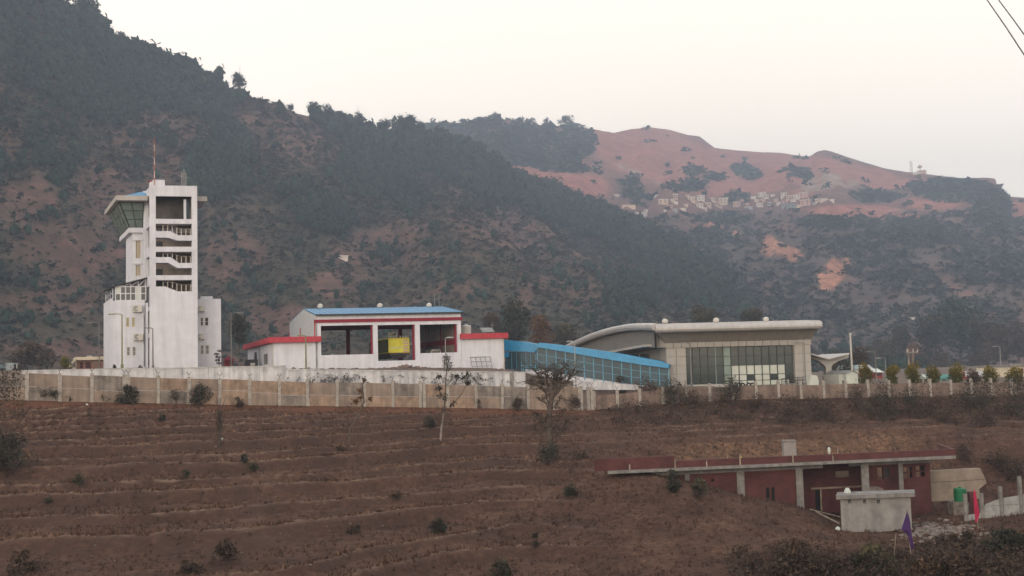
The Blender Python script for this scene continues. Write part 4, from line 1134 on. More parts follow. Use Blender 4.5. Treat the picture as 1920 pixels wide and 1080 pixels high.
for d_ in (3.9, 5.3, 11.4):
    for s_ in (f0 + .02, f1 - .32):
        q = MB(); c = Vector(S.p(s_, d_, zf0 + .52)); q.tube(c, Vector(S.p(s_ + .30, d_, zf0 + .52)), .52, n=18); w_ = q.build('wheel', RUBBER, ft)
        q = MB(); q.tube(Vector(S.p(s_ - .02, d_, zf0 + .52)), Vector(S.p(s_ + .32, d_, zf0 + .52)), .26, n=12); q.build('rim', STEEL, w_)
for t in (.15, .82):
    q = MB(); S.box(q, lerp(f0, f1, t) - .14, lerp(f0, f1, t) + .14, 2.2, 2.32, zf0 + .28, zf0 + .42); q.build('tow_hook', ACWHITE, ft)
for t in (.62, .76, .90):
    q = MB(); c = S.p(lerp(f0, f1, t), 3.0, zt_); q.lathe([(.05, 0), (.07, .15), (.05, .25)], c, 8); q.build('roof_lamp', ACWHITE, ft)
q = MB(); q.tube(S.p(f1, 3.2, zb_ + .9), S.p(f1 + .35, 3.2, zb_ + .95), .025, n=5); S.box(q, f1 + .3, f1 + .42, 3.1, 3.3, zb_ + .85, zb_ + 1.05); q.build('side_mirror', ACWHITE, ft)
# notice board with a round emblem hanging above the engine
h = S.pxhole(727.5, 744, 623, 631.5, 5.0)
sg = thing('notice_board', 'white framed notice board with a round emblem hanging above the fire engine', 'notice board', S.p((h[0] + h[1]) / 2, 5, h[2]))
q = MB(); S.box(q, h[0], h[1], 5.0, 5.06, h[2], h[3]); q.build('board', DARK, sg)
q = MB(); t = .09
S.box(q, h[0], h[1], 4.96, 4.998, h[3] - t, h[3]); S.box(q, h[0], h[1], 4.96, 4.998, h[2], h[2] + t); S.box(q, h[0], h[0] + t, 4.96, 4.998, h[2] + t, h[3] - t); S.box(q, h[1] - t, h[1], 4.96, 4.998, h[2] + t, h[3] - t); q.build('board_frame', PANEWH, sg)
for k, w_ in enumerate((.42, .34, .40)):
    q = MB(); z_ = lerp(h[3] - .14, h[2] + .14, (k + .3) / 3); S.box(q, h[0] + .13, h[0] + .13 + w_ * (h[1] - h[0]), 4.975, 4.999, z_ - .045, z_ + .02); q.build('text_line', PANEWH, sg)
q = MB(); c = Vector(S.p(lerp(h[0], h[1], .76), 4.97, (h[2] + h[3]) / 2))
cc = [c + Vector((S.u.x * math.cos(a), S.u.y * math.cos(a), math.sin(a))) * .17 for a in np.linspace(0, 6.2832, 15)]
q.path(cc, .04, 5); q.build('round_emblem', PANEWH, sg)
for k in (.15, .85):
    q = MB(); q.tube(S.p(lerp(h[0], h[1], k), 5.03, h[3]), S.p(lerp(h[0], h[1], k), 5.03, zE - .3), .015, n=4); q.build('hanger', DARK, sg)

# cars seen over the sills of the outer bays
def car(fr, px, py_roof, d, wid, m, label, name='parked_car', cat='car', tall=1.5, z0=None):
    s_, zt = fr.sz(px, py_roof, d)
    z0 = zt - tall
    o = thing(name, label, cat, fr.p(s_, d, z0))
    w = wid / 2
    q = MB(); fr.prism(q, [(s_ - w, z0 + .3), (s_ + w, z0 + .3), (s_ + w, z0 + .75), (s_ + w * .95, z0 + .92), (s_ - w * .95, z0 + .92), (s_ - w, z0 + .75)], d, d + 4.0); q.build('body', m, o)
    q = MB(); fr.prism(q, [(s_ - w * .94, z0 + .921), (s_ + w * .94, z0 + .921), (s_ + w * .78, zt), (s_ - w * .78, zt)], d + .25, d + 3.0); c = q.build('cabin', m, o)
    q = MB(); fr.prism(q, [(s_ - w * .78, z0 + 1.0), (s_ + w * .78, z0 + 1.0), (s_ + w * .68, zt - .12), (s_ - w * .68, zt - .12)], d + .21, d + .249); q.build('rear_window', GLASSDK, c)
    for sx in (-1, 1):
        q = MB(); fr.box(q, s_ + sx * w * .82 - .12, s_ + sx * w * .82 + .12, d - .03, d - .003, z0 + .6, z0 + .8); q.build('tail_light', DARKRED, o)
        for dd_ in (.8, 3.1):
            q = MB(); c1 = Vector(fr.p(s_ + sx * (w - .02), d + dd_, z0 + .32)); c2 = Vector(fr.p(s_ + sx * (w - .22), d + dd_, z0 + .32)); q.tube(c1, c2, .32, n=14); q.build('wheel', RUBBER, o)
    q = MB(); fr.box(q, s_ - w * .9, s_ + w * .9, d - .1, d - .002, z0 + .32, z0 + .5); q.build('bumper', DARK, o)
    return o
car(S, 818.5, 655, 6.0, 1.3, mat('white_car_paint', (.62, .62, .62), rough=.3, var=.05), 'white car in the right bay with only its roof above the sill')
car(S, 638, 662.5, 21.5, 1.75, MATS['white_car_paint'], 'white car beyond the left bay, roof just showing above the sill')

# machinery beside the left wing
zgn = S.z(484, 691, 11.5)
P = S.p(wl0 - 1.0, 11.5, zgn)
gn = thing('generator', 'dark generator with an upright exhaust beside the left wing of the fire station', 'generator', P)
s_ = wl0 - 1.0
q = MB(); S.box(q, s_ - .8, s_ + .55, 10.6, 12.2, zgn - .15, zgn + 1.05); b_ = q.build('housing', DARK, gn)
q = MB(); S.box(q, s_ - .3, s_ + .2, 10.57, 10.599, zgn + .35, zgn + .65); q.build('louvre_panel', ACWHITE, b_)
q = MB(); q.tube(S.p(s_ + .35, 11.2, zgn + 1.05), S.p(s_ + .35, 11.2, zgn + 1.9), .16, .12, n=9); q.build('exhaust', DARK, gn)
P = S.p(wl0 - 3.3, 16, zgn)
ph = thing('fire_bell_post', 'red sentry-box like hut beside the generator at the left wing', 'hut', P)
q = MB(); S.box(q, wl0 - 3.8, wl0 - 2.8, 15.5, 16.5, zgn - .2, zgn + 1.1); q.build('hut_wall', REDWALL, ph)
q = MB(); c = [S.p(wl0 - 4, 15.3, zgn + 1.1), S.p(wl0 - 2.6, 15.3, zgn + 1.1), S.p(wl0 - 2.6, 16.7, zgn + 1.1), S.p(wl0 - 4, 16.7, zgn + 1.1), S.p(wl0 - 3.3, 16, zgn + 1.65)]
q.add(c, [(0, 1, 4), (1, 2, 4), (2, 3, 4), (3, 0, 4), (3, 2, 1, 0)]); q.build('hut_roof', DARKRED, ph)

# ================================================================== BLUE COVERED WALKWAY
KA, KB = at(944, 690, 124), at(1255, 722, 119.5)
K = Frame(KA, math.degrees(math.atan2(KB.y - KA.y, KB.x - KA.x)))
kw = thing('covered_walkway', 'sloping glazed walkway with a bright blue curved roof between fire station and terminal', 'walkway', K.p(9, 1.5, -1.5))
topL = [(1006, 645), (1012, 642.5), (1060, 648), (1100, 654), (1150, 661), (1200, 670), (1237, 676.5), (1255, 684)]
botL = [(1253, 690.5), (1200, 683.5), (1150, 675.5), (1100, 667), (1050, 658), (1007, 651)]
q = MB(); K.pxprism(q, topL + botL, -.35, 3.4); rf = q.build('roof', CYAN, kw)
q = MB(); K.pxprism(q, [(942, 637), (975, 640), (1004, 645), (1008, 650), (1003, 661), (990, 659.5), (942, 658)], 1.2, 5.0); q.build('upper_roof', CYAN, kw)
# glazing: mullions every bay and two rows of panes
xb = [1007 + 17.6 * k for k in range(15)]
def ytop(x): return np.interp(x, [1007, 1050, 1100, 1150, 1200, 1253], [651, 658, 667, 675.5, 683.5, 690.5])
def ybot(x): return np.interp(x, [942, 1010, 1075, 1180, 1255], [692, 691, 704, 719, 727])
for k, x in enumerate(xb):
    q = MB(); a_, b_ = K.sz(x, ytop(x), 0), K.sz(x, ybot(x), 0)
    K.box(q, a_[0] - .05, a_[0] + .05, -.05, .06, b_[1] - .3, a_[1]); q.build('mullion', BLUEFRAME, kw)
for k in range(len(xb) - 1):
    for j in range(3):
        x0, x1 = xb[k] + 1.0, xb[k + 1] - 1.0
        t0, t1 = (0.0, .34, .68)[j], (.32, .66, 1.0)[j]
        pts = [(x0, lerp(ytop(x0), ybot(x0), t0)), (x1, lerp(ytop(x1), ybot(x1), t0)), (x1, lerp(ytop(x1), ybot(x1), t1)), (x0, lerp(ytop(x0), ybot(x0), t1))]
        q = MB(); K.pxprism(q, pts[::-1], .0, .025); q.build('pane', GLASSBL, kw)
        if j:
            q = MB(); K.pxprism(q, [(x0, pts[0][1] - .9), (x0, pts[0][1] - .1), (x1, pts[1][1] - .1), (x1, pts[1][1] - .9)], -.03, .03); q.build('transom', BLUEFRAME, kw)
q = MB(); K.pxprism(q, [(948, 660), (1004, 661), (1004, 692), (948, 692)][::-1], 1.5, 1.54); q.build('upper_glazing', GLASSBL, kw)
for k in range(7):
    x = 950 + 9 * k; q = MB(); a_ = K.sz(x, 661, 1.45); K.box(q, a_[0] - .03, a_[0] + .03, 1.42, 1.498, K.z(x, 692, 1.45), a_[1]); q.build('mullion', BLUEFRAME, kw)
q = MB(); K.pxprism(q, [(944, 662), (953, 660), (954, 668), (944, 672)][::-1], .9, 1.3); q.build('side_canopy', CYAN, kw)
q = MB()
for y in (685.5, 689, 693): q.tube(K.p(*[K.s(977, y, -.4), -.4, K.z(977, y, -.4)]), K.p(*[K.s(1004, y, -.4), -.4, K.z(1004, y, -.4)]), .035, n=5)
for x in (978, 981, 1004): q.tube(K.p(K.s(x, 690, -.4), -.4, K.z(x, 684, -.4)), K.p(K.s(x, 690, -.4), -.4, K.z(x, 697, -.4)), .035, n=5)
q.build('railing', BLUEFRAME, kw)
q = MB(); K.pxprism(q, [(985, 692), (1010, 692), (1075, 705), (1180, 720), (1256, 728), (1256, 737), (985, 737)][::-1], .1, .4); q.build('plinth_wall', WHITE, kw)
q = MB(); K.pxprism(q, [(1075, 714), (1120, 716), (1196, 722.5), (1196, 731), (1075, 731)][::-1], -2.6, -2.3); q.build('ramp_wall', WHITEWASH, kw)

# ================================================================== TERMINAL
M = Frame(at(1250, 724, 121), 2.0, 16)
tm = thing('terminal_building', 'beige clad airport terminal with dark glass front and sweeping silver roof', 'terminal', M.p(9, 8, -2.2))
zm = M.z(1385, 726)
pL0, pL1 = M.s(1250, 690), M.s(1287, 690)
pR0, pR1 = M.s(1490.5, 690), M.s(1521.5, 690)
zl0, zl1 = M.z(1385, 649.5), M.z(1385, 639.5)
# clad piers and lintel: each panel a part, joints recessed
def clad(s0, s1, z0, z1, d0, ns, nz, m, name='cladding_panel'):
    for i in range(ns):
        for j in range(nz):
            q = MB(); g_ = .03
            M.box(q, lerp(s0, s1, i / ns) + g_, lerp(s0, s1, (i + 1) / ns) - g_, d0, d0 + .08, lerp(z0, z1, j / nz) + g_, lerp(z0, z1, (j + 1) / nz) - g_)
            q.build(name, m, tm)
for a, b in ((pL0, pL1), (pR0, pR1)):
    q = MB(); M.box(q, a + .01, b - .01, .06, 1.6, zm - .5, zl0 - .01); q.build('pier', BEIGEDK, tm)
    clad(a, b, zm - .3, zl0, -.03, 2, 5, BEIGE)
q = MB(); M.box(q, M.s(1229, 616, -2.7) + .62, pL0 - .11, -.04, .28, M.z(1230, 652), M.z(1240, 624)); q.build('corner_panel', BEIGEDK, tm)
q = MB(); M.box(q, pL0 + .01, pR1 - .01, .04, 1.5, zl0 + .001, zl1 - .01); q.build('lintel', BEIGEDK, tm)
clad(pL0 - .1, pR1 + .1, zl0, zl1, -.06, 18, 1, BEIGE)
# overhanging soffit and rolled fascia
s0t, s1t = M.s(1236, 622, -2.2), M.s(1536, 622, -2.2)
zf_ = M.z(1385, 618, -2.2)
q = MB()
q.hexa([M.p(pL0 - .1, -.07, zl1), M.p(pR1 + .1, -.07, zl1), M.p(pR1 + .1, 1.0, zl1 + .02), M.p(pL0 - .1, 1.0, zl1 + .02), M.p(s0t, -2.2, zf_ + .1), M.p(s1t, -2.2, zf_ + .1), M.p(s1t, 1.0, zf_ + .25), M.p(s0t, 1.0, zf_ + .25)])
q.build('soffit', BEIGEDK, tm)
q = MB()
for k in range(1, 20):
    t = k / 20
    a_, b_ = Vector(M.p(lerp(pL0, pR1, t), -.085, zl1 + .01)), Vector(M.p(lerp(s0t, s1t, t), -2.215, zf_ + .1)); q.tube(a_, b_, .014, n=4, caps=False)
tag(q.build('soffit_joints', GREYCLAD, tm), kind='stuff')
zc_ = M.z(1385, 613.2, -2.7)
nseg = 26
e0_, e1_ = M.s(1229, 616, -2.7), M.s(1540, 607, -2.7)
for k in range(nseg):
    a_, b_ = lerp(e0_, e1_, (k + .015) / nseg), lerp(e0_, e1_, (k + .985) / nseg)
    q = MB(); q.tube(M.p(a_, -2.7, zc_), M.p(b_, -2.7, zc_), .42, n=12); q.build('fascia_panel', SILVER, tm, smooth=False)
q = MB(); q.tube(M.p(e0_ + .05, -2.7, zc_), M.p(e1_ - .05, -2.7, zc_), .39, n=10); q.build('fascia_core', GREYCLAD, tm)
# sweeping roof: edge rises from the rear, curves over to the front
edge_px = np.array([1229, 1205, 1180, 1150, 1125, 1105, 1088, 1075, 1064, 1050]); edge_py = np.array([613, 612.5, 613.5, 618.5, 625.5, 632.5, 640, 645.5, 651, 659])
def edge_z(d, s):
    z = zc_
    for _ in range(12):
        px_, py_ = project(np.array([M.p(s, d, z)]))
        tgt = np.interp(-px_[0], -edge_px, edge_py)
        z += (py_[0] - tgt) * np.linalg.norm(M.p(s, d, z)) / FPX * .9
    return z
DS = np.linspace(-2.7, 40, 24)
EZ = np.array([edge_z(d, e0_) for d in DS])
nst_ = 8
for k in range(len(DS) - 1):
    q = MB(); q.tube(M.p(e0_, DS[k] + .01, EZ[k]), M.p(e0_, DS[k + 1] - .01, EZ[k + 1]), .42 - .004 * k, n=10); q.build('edge_panel', SILVER, tm)
V_, F_ = [], []
for k, d in enumerate(DS):
    for s_ in (e0_ + .1, e1_ - .1):
        V_ += [M.p(s_, d, EZ[k] + .28), M.p(s_, d, EZ[k] - .1)]
for k in range(len(DS) - 1):
    a = 4 * k
    F_ += [(a, a + 4, a + 6, a + 2), (a + 1, a + 3, a + 7, a + 5), (a, a + 1, a + 5, a + 4), (a + 2, a + 6, a + 7, a + 3)]
F_ += [(0, 2, 3, 1), (len(V_) - 4, len(V_) - 3, len(V_) - 1, len(V_) - 2)]
MB().add(V_, F_).build('roof', SILVER, tm)
# side wall under the sweep
V_, F_ = [], []
for k, d in enumerate(DS[1:]):
    zt2 = EZ[k + 1] - .3
    V_ += [M.p(e0_ + .6, d, zt2), M.p(e0_ + .6, d, M.z(1230, 652)), M.p(e0_ + .9, d, zt2), M.p(e0_ + .9, d, M.z(1230, 652))]
for k in range(len(DS) - 2):
    a = 4 * k
    F_ += [(a, a + 4, a + 5, a + 1), (a + 2, a + 3, a + 7, a + 6), (a, a + 2, a + 6, a + 4), (a + 1, a + 5, a + 7, a + 3)]
MB().add(V_, F_).build('upper_side_wall', GREYCLAD, tm)
q = MB(); M.box(q, pL0 + .35, pL0 + .65, .3, 34, zm - .6, M.z(1230, 652) - .01); q.build('lower_side_wall', mat('pale_side_cladding', (.30, .30, .29), var=.08), tm)
zcn = M.z(1246, 645)
q = MB()
q.hexa([M.p(e0_ - .3, -.05, zcn - .25), M.p(pL0 + .3, -.05, zcn - .25), M.p(pL0 + .3, 22, zcn - 1.25), M.p(e0_ - .6, 22, zcn - 1.25), M.p(e0_ - .3, -.05, zcn), M.p(pL0 + .3, -.05, zcn), M.p(pL0 + .3, 22, zcn - .9), M.p(e0_ - .6, 22, zcn - .9)])
q.build('side_canopy', mat('pale_canopy_sheet', (.36, .355, .34), var=.08), tm)
for k in range(5):
    q = MB(); M.box(q, pL0 + .30, pL0 + .348, 5.5 + 3.2 * k, 8.2 + 3.2 * k, zcn - 2.0, zcn - .95); q.build('side_window', GLASSDK, tm)
for px_ in (1247, 1343, 1436.5):
    vent(M, px_, 608.3 - (px_ - 1247) * .018, -1.6, tm, .31)
# glass front
g0, g1 = pL1 + .02, pR0 - .02
zg0, zg1 = zm + .15, zl0 - .01
cols = 14
zrow = [zg0, lerp(zg0, zg1, .13), lerp(zg0, zg1, .28), lerp(zg0, zg1, .52), lerp(zg0, zg1, .76), zg1]
for i in range(cols):
    for j in range(5):
        white = i >= 6 and j <= 2 and (i, j) not in ((8, 1), (11, 1), (13, 2), (13, 1))
        pale = i in (4, 5) and not white
        q = MB(); M.box(q, lerp(g0, g1, i / cols) + .035, lerp(g0, g1, (i + 1) / cols) - .035, .45, .48, zrow[j] + .035, zrow[j + 1] - .035)
        q.build('pane', PANEWH if white else (PALEGLASS if i == 5 else GLASSDK), tm)
for i in range(cols + 1):
    q = MB(); s_ = lerp(g0, g1, i / cols); M.box(q, s_ - .035, s_ + .035, .38, .52, zg0, zg1); q.build('mullion', PALEGLASS if i in (4,) else MULL, tm)
for j in range(6):
    q = MB(); M.box(q, g0, g1, .40, .50, zrow[j] - .03, zrow[j] + .03); q.build('transom', MULL, tm)
q = MB(); M.box(q, g0, g1, 2.5, 2.6, zg0 + 1.0, zg0 + 1.9); q.build('inner_balcony', DARKRED, tm)
q = MB(); M.box(q, g0, g1, .3, 1.2, zm - .6, zg0 - .01); q.build('plinth', CONC, tm)
q = MB(); M.box(q, M.s(1290, 722, -1.5), M.s(1372, 722, -1.5), -1.8, -1.2, zm - .6, M.z(1330, 720.5, -1.5)); q.build('planter', BEIGE, tm)
# stepped entrance rails at the right pier
er = thing('entrance_ramp', 'dark railed entrance ramp at the right end of the glass front', 'ramp', M.p(M.s(1490, 720, -1.5), -1.5, zm - .3))
ra, rb = M.s(1464, 718, -1.5), M.s(1513, 718, -1.5)
q = MB(); M.prism(q, [(ra, zm - .5), (rb, zm - .5), (rb, M.z(1513, 717, -1.5)), (ra, M.z(1464, 720, -1.5))], -1.7, -.4); q.build('ramp_slab', CONC, er)
for k in range(6):
    s_ = lerp(ra, rb, k / 5); q = MB(); q.tube(M.p(s_, -1.7, zm - .1), M.p(s_, -1.7, lerp(M.z(1464, 710, -1.5), M.z(1513, 706, -1.5), k / 5)), .035, n=5); q.build('rail_post', DARK, er)
for o_ in (0, .35):
    q = MB(); q.tube(M.p(ra, -1.7, M.z(1464, 710, -1.5) - o_), M.p(rb, -1.7, M.z(1513, 706, -1.5) - o_), .03, n=5); q.build('handrail', DARK, er)
q = MB(); M.box(q, M.s(1482, 710, -1.5), M.s(1489, 710, -1.5), -1.5, -1.2, zm, M.z(1485, 703, -1.5)); q.build('gate_box', DARK, er)
q = MB(); M.prism(q, [M.sz(*c, -2.5) for c in ((1516, 723), (1534, 723), (1534, 714), (1531, 704), (1519, 703))], -2.6, -1.4); tag(q.build('white_kiosk', PANEWH), 'small white kiosk in front of the right pier of the terminal', 'kiosk')
# half-sunk tyres before the glass
for k, px_ in enumerate((1386, 1392, 1404, 1411)):
    s_, z_ = M.sz(px_, 723, -3.0); q = MB(); c = Vector(M.p(s_, -3.0, z_)); 
    ring = [c + Vector((M.u.x * math.cos(a), M.u.y * math.cos(a), max(-.05, math.sin(a)))) * .26 for a in np.linspace(0, math.pi, 9)]
    q.path(ring, .085, 6); tag(q.build('tyre', RUBBER), ('leftmost half sunk black tyre of the left pair before the terminal glass', 'right tyre of the left half sunk pair before the terminal glass', 'left tyre of the right half sunk pair before the terminal glass', 'rightmost half sunk black tyre of the right pair before the terminal glass')[k], 'tyre', 'tyres half sunk before the terminal')

# Y shaped canopy right of the terminal
cp = thing('canopy', 'pale Y-shaped canopy on one column right of the terminal', 'canopy', at(1554, 722, 126))
Cn = Frame(at(1554, 722, 126), 2)
q = MB(); Cn.pxprism(q, [(1547, 727), (1561, 727), (1559, 688), (1562, 683), (1574, 676), (1591, 671), (1591, 664.5), (1571, 668), (1554, 674), (1540, 670), (1521, 664.5), (1521, 672), (1535, 677), (1546, 685), (1549, 690)], 0, .9); q.build('column', BEIGE, cp)
q = MB(); Cn.pxprism(q, [(1554, 674.2), (1593, 664.2), (1592.5, 661.8), (1554, 671.8)], -1.2, 9); q.build('right_roof', SILVER, cp)
q = MB(); Cn.pxprism(q, [(1554, 674.2), (1554, 671.8), (1521, 662), (1520.5, 664.4)], -1.2, 9); q.build('left_roof', SILVER, cp)
# gabled white shed, mast
Wd = Frame(at(1588, 722, 122), 12, 20)
sh = thing('white_shed', 'small white gabled shed between the Y canopy and the golden shrubs', 'shed', at(1592, 722, 123))
q = MB(); a0, a1 = Wd.s(1587, 712), Wd.s(1609, 712); zz0, zz1, zzr = Wd.z(1598, 726), Wd.z(1598, 701), Wd.z(1598, 695.5)
Wd.prism(q, [(a0, zz0), (a1, zz0), (a1, zz1), ((a0 + a1) / 2, zzr), (a0, zz1)], 0, 3.6); q.build('shed_wall', PANEWH, sh)
q = MB()
for sgn in (-1, 1):
    c = (a0 + a1) / 2; e_ = a0 - .1 if sgn < 0 else a1 + .1
    Wd.prism(q, [(e_, zz1 - .02), (e_, zz1 + .05), (c, zzr + .08), (c, zzr + .01)][::sgn], -.15, 3.8)
q.build('shed_roof', STEEL, sh)
q = MB(); a2 = Wd.s(1573, 712, .4); Wd.box(q, a2, a0 - .003, .4, 3.2, zz0, Wd.z(1580, 702)); q.build('side_wall', mat('pale_green_grey', (.40, .43, .40), var=.08), sh)
q = MB(); Wd.box(q, Wd.s(1580, 718, .35), Wd.s(1584, 718, .35), .34, .398, zz0, Wd.z(1582, 713)); q.build('shed_door', DARK, sh)
b_ = at(1598, 705, 130); t_ = at(1596.8, 627, 130)
q = MB(); q.tube(b_ - Vector((0, 0, 1.6)), Vector((b_.x, b_.y, t_.z)), .14, .10, n=8); q.lathe([(.2, 0), (.16, .12), (.02, .18)], (b_.x, b_.y, t_.z), 8)
tag(q.build('white_mast', ACWHITE), 'plain white mast rising behind the small gabled shed', 'mast')

# ================================================================== LOW BUILDING AND VAN AT THE LEFT
Lw = Frame(at(146, 692, 128), 8, 24)
lb = thing('low_building', 'low brown building with a cream flat roof left of the tower', 'building', at(165, 692, 130))
q = MB(); h = [Lw.pxhole(150, 156, 679, 691), Lw.pxhole(160, 171, 679, 691), Lw.pxhole(184, 189, 681, 690), Lw.pxhole(194, 198, 681, 690)]
Lw.wall(q, Lw.s(145, 682), Lw.s(215, 682), Lw.z(170, 694), Lw.z(170, 675), 0, .3, h)
Lw.box(q, Lw.s(145, 682), Lw.s(145, 682) + .3, .301, 6, Lw.z(170, 694), Lw.z(170, 675)); q.build('wall', mat('dusty_brown_wall', (.25, .17, .14), var=.15), lb)
for k, hh in enumerate(h): window(Lw, hh, 0, DARK, REDWALL, lb)
q = MB(); Lw.box(q, Lw.s(141, 670), Lw.s(216, 670), -.6, 6.5, Lw.z(170, 674.9), Lw.z(170, 669)); q.build('roof_slab', CREAM, lb)
q = MB(); Lw.pxprism(q, [(142, 671), (147, 671), (131, 688), (127, 688)][::-1], -.5, .5); Lw.pxprism(q, [(130, 685), (142, 690), (142, 693), (128, 688)][::-1], -.45, .4); q.build('stair_parapet', CREAM, lb)
q = MB(); Lw.box(q, Lw.s(163, 667, 2), Lw.s(173, 667, 2), 2, 3.2, Lw.z(168, 669), Lw.z(168, 666)); q.build('roof_box', BEIGE, lb)
Vn = Frame(at(10, 697, 120), 10)
vn = thing('parked_van', 'dull blue parked lorry with a pale box at the left edge above the fence', 'van', at(12, 697, 120))
q = MB(); Vn.pxbox(q, -28, 9, 684, 695, 0, 2.0); q.build('body', mat('dull_blue_paint', (.12, .17, .20), rough=.4, var=.2), vn)
q = MB(); Vn.pxbox(q, 10, 26, 680.5, 694, .1, 1.9); cb = q.build('box', mat('pale_blue_sheet', (.28, .33, .36), var=.2), vn)
q = MB(); Vn.pxbox(q, 27, 34, 683, 695, .1, 1.9); c2 = q.build('cab', DARK, vn)
q = MB(); Vn.pxbox(q, 31, 32.4, 682, 692, .05, .098); q.build('cab_trim', PANEWH, c2)
for x in (-18, 4, 28):
    q = MB(); s_, z_ = Vn.sz(x, 696, 0); q.tube(Vn.p(s_, -.02, z_), Vn.p(s_, .25, z_), .36, n=12); q.build('wheel', RUBBER, vn)

# ================================================================== RETAINING WALL
rw = thing('retaining_wall', 'long stained whitewashed retaining wall below the tower and fire station', 'retaining wall', (W0.x, W0.y, 0))
xs_ = np.linspace(W0.x, W1.x, 21)
for k in range(20):
    a_, b_ = xs_[k] + .01, xs_[k + 1] - .01
    if a_ < -23.15 < b_: pass
    ya, yb = float(wall_y(a_)), float(wall_y(b_)); za, zb2 = float(wall_top(a_)), float(wall_top(b_))
    if a_ < -23.15 < b_: zb2 = za if (-23.15 - a_) > (b_ + 23.15) else zb2; za = zb2
    q = MB(); q.hexa([(a_, ya, -4.6), (b_, yb, -4.6), (b_, yb + .5, -4.6), (a_, ya + .5, -4.6), (a_, ya, za - .12), (b_, yb, zb2 - .12), (b_, yb + .5, zb2 - .12), (a_, ya + .5, za - .12)]); q.build('wall_bay', WHITEWASH, rw)
    q = MB(); q.hexa([(a_, ya - .06, za - .118), (b_, yb - .06, zb2 - .118), (b_, yb + .56, zb2 - .118), (a_, ya + .56, za - .118), (a_, ya - .06, za), (b_, yb - .06, zb2), (b_, yb + .56, zb2), (a_, ya + .56, za)]); q.build('coping', mat('grey_white_coping', (.50, .51, .53), var=.2, streak=.2), rw)
q = MB(); q.box(W1.x - 1.6, W1.x - 1.2, W1.y - .35, W1.y - .02, -4.6, wall_top(W1.x) + .05); q.build('buttress', CONC, rw)

# ================================================================== BOUNDARY FENCES
def fence_run(pts_px, xs_post, name, label, hpost, panel_m, dbl=(), drop=.12):
    """precast posts with iron brackets and two boards per bay"""
    PX = np.array([G(*p) for p in pts_px])
    root = thing(name, label, 'boundary wall', tuple(PX[0]))
    def base(px):
        X_ = np.array([p[0] for p in pts_px]); Y_ = np.interp(px, X_, [p[2] for p in pts_px]); pyv = np.interp(px, X_, [p[1] for p in pts_px])
        return at(px, pyv, float(Y_))
    prev = None
    for k, px in enumerate(xs_post):
        b = base(px)
        nx = base(px + 10) - b; nx.z = 0; nx.normalize(); ny = Vector((-nx.y, nx.x, 0))
        lean = random.uniform(-.03, .03); hh = hpost * random.uniform(.97, 1.05)
        w_, t_ = .14, .11
        lo = [b - nx * w_ - ny * t_, b + nx * w_ - ny * t_, b + nx * w_ + ny * t_, b - nx * w_ + ny * t_]
        lo = [p_ - Vector((0, 0, .5)) for p_ in lo]; hi = [p_ + Vector((lean, 0, hh + .5)) for p_ in lo]
        q = MB(); q.hexa(lo + hi); po = q.build('post', POSTC, root)
        tp = b + Vector((lean, 0, hh))
        q = MB(); q.tube(tp - Vector((0, 0, .05)), tp + Vector((0, 0, .18)), .022, n=4)
        for sg_ in (-1, 1): q.tube(tp + Vector((0, 0, .18)), tp + ny * .10 * sg_ + nx * .20 * sg_ + Vector((0, 0, .42)), .02, n=4)
        q.build('bracket', DARK, po)
        if prev is not None and not (k - 1 in dbl):
            (b0_, n0) = prev
            A_, B_ = b0_ + nx * .145, b - nx * .145
            split = random.uniform(.42, .56)
            htop = hpost - random.uniform(drop, drop + .14)
            for j, (u0, u1) in enumerate(((-.5, htop * split - .012), (htop * split + .012, htop))):
                o_ = ny * (.008 * j)
                q = MB(); q.hexa([A_ - ny * .045 + o_ + Vector((0, 0, u0)), B_ - ny * .045 + o_ + Vector((0, 0, u0)), B_ + ny * .045 + o_ + Vector((0, 0, u0)), A_ + ny * .045 + o_ + Vector((0, 0, u0)),
                                  A_ - ny * .045 + o_ + Vector((0, 0, u1)), B_ - ny * .045 + o_ + Vector((0, 0, u1)), B_ + ny * .045 + o_ + Vector((0, 0, u1)), A_ + ny * .045 + o_ + Vector((0, 0, u1))])
                q.build('board', random.choice((panel_m, panel_m, PANELT, PANELG)) if panel_m is PANELC else panel_m, root)
        prev = (b, nx)
    return root
XL_ = [-130, -70, -12, 50, 112, 172, 233, 240, 297, 355, 412, 468, 524, 577, 632, 683, 737, 788, 795, 840, 893, 942, 990, 1037, 1087]
fence_run(FENCE_PTS, XL_, 'boundary_wall', 'buff concrete panel boundary wall with pale posts running below the tower', 2.32, PANELC, dbl=(6, 17))
fence_run([(1085, 769, 107), (1112, 770, 107.8)], [1090, 1104, 1111], 'wall_end_posts', 'pair of pale leaning end posts where the buff boundary wall stops', 2.3, PANELD, dbl=(0, 1))
XR_ = [1114, 1158, 1200, 1243, 1287, 1331, 1374, 1418, 1460, 1502, 1545, 1586, 1628, 1667, 1706, 1745, 1783, 1822, 1859, 1897, 1936, 1975]
fence_run(RFENCE_PTS, XR_, 'far_boundary_wall', 'brown boundary wall with pale posts running below the terminal and golden shrubs', 1.75, PANELD, drop=.3)

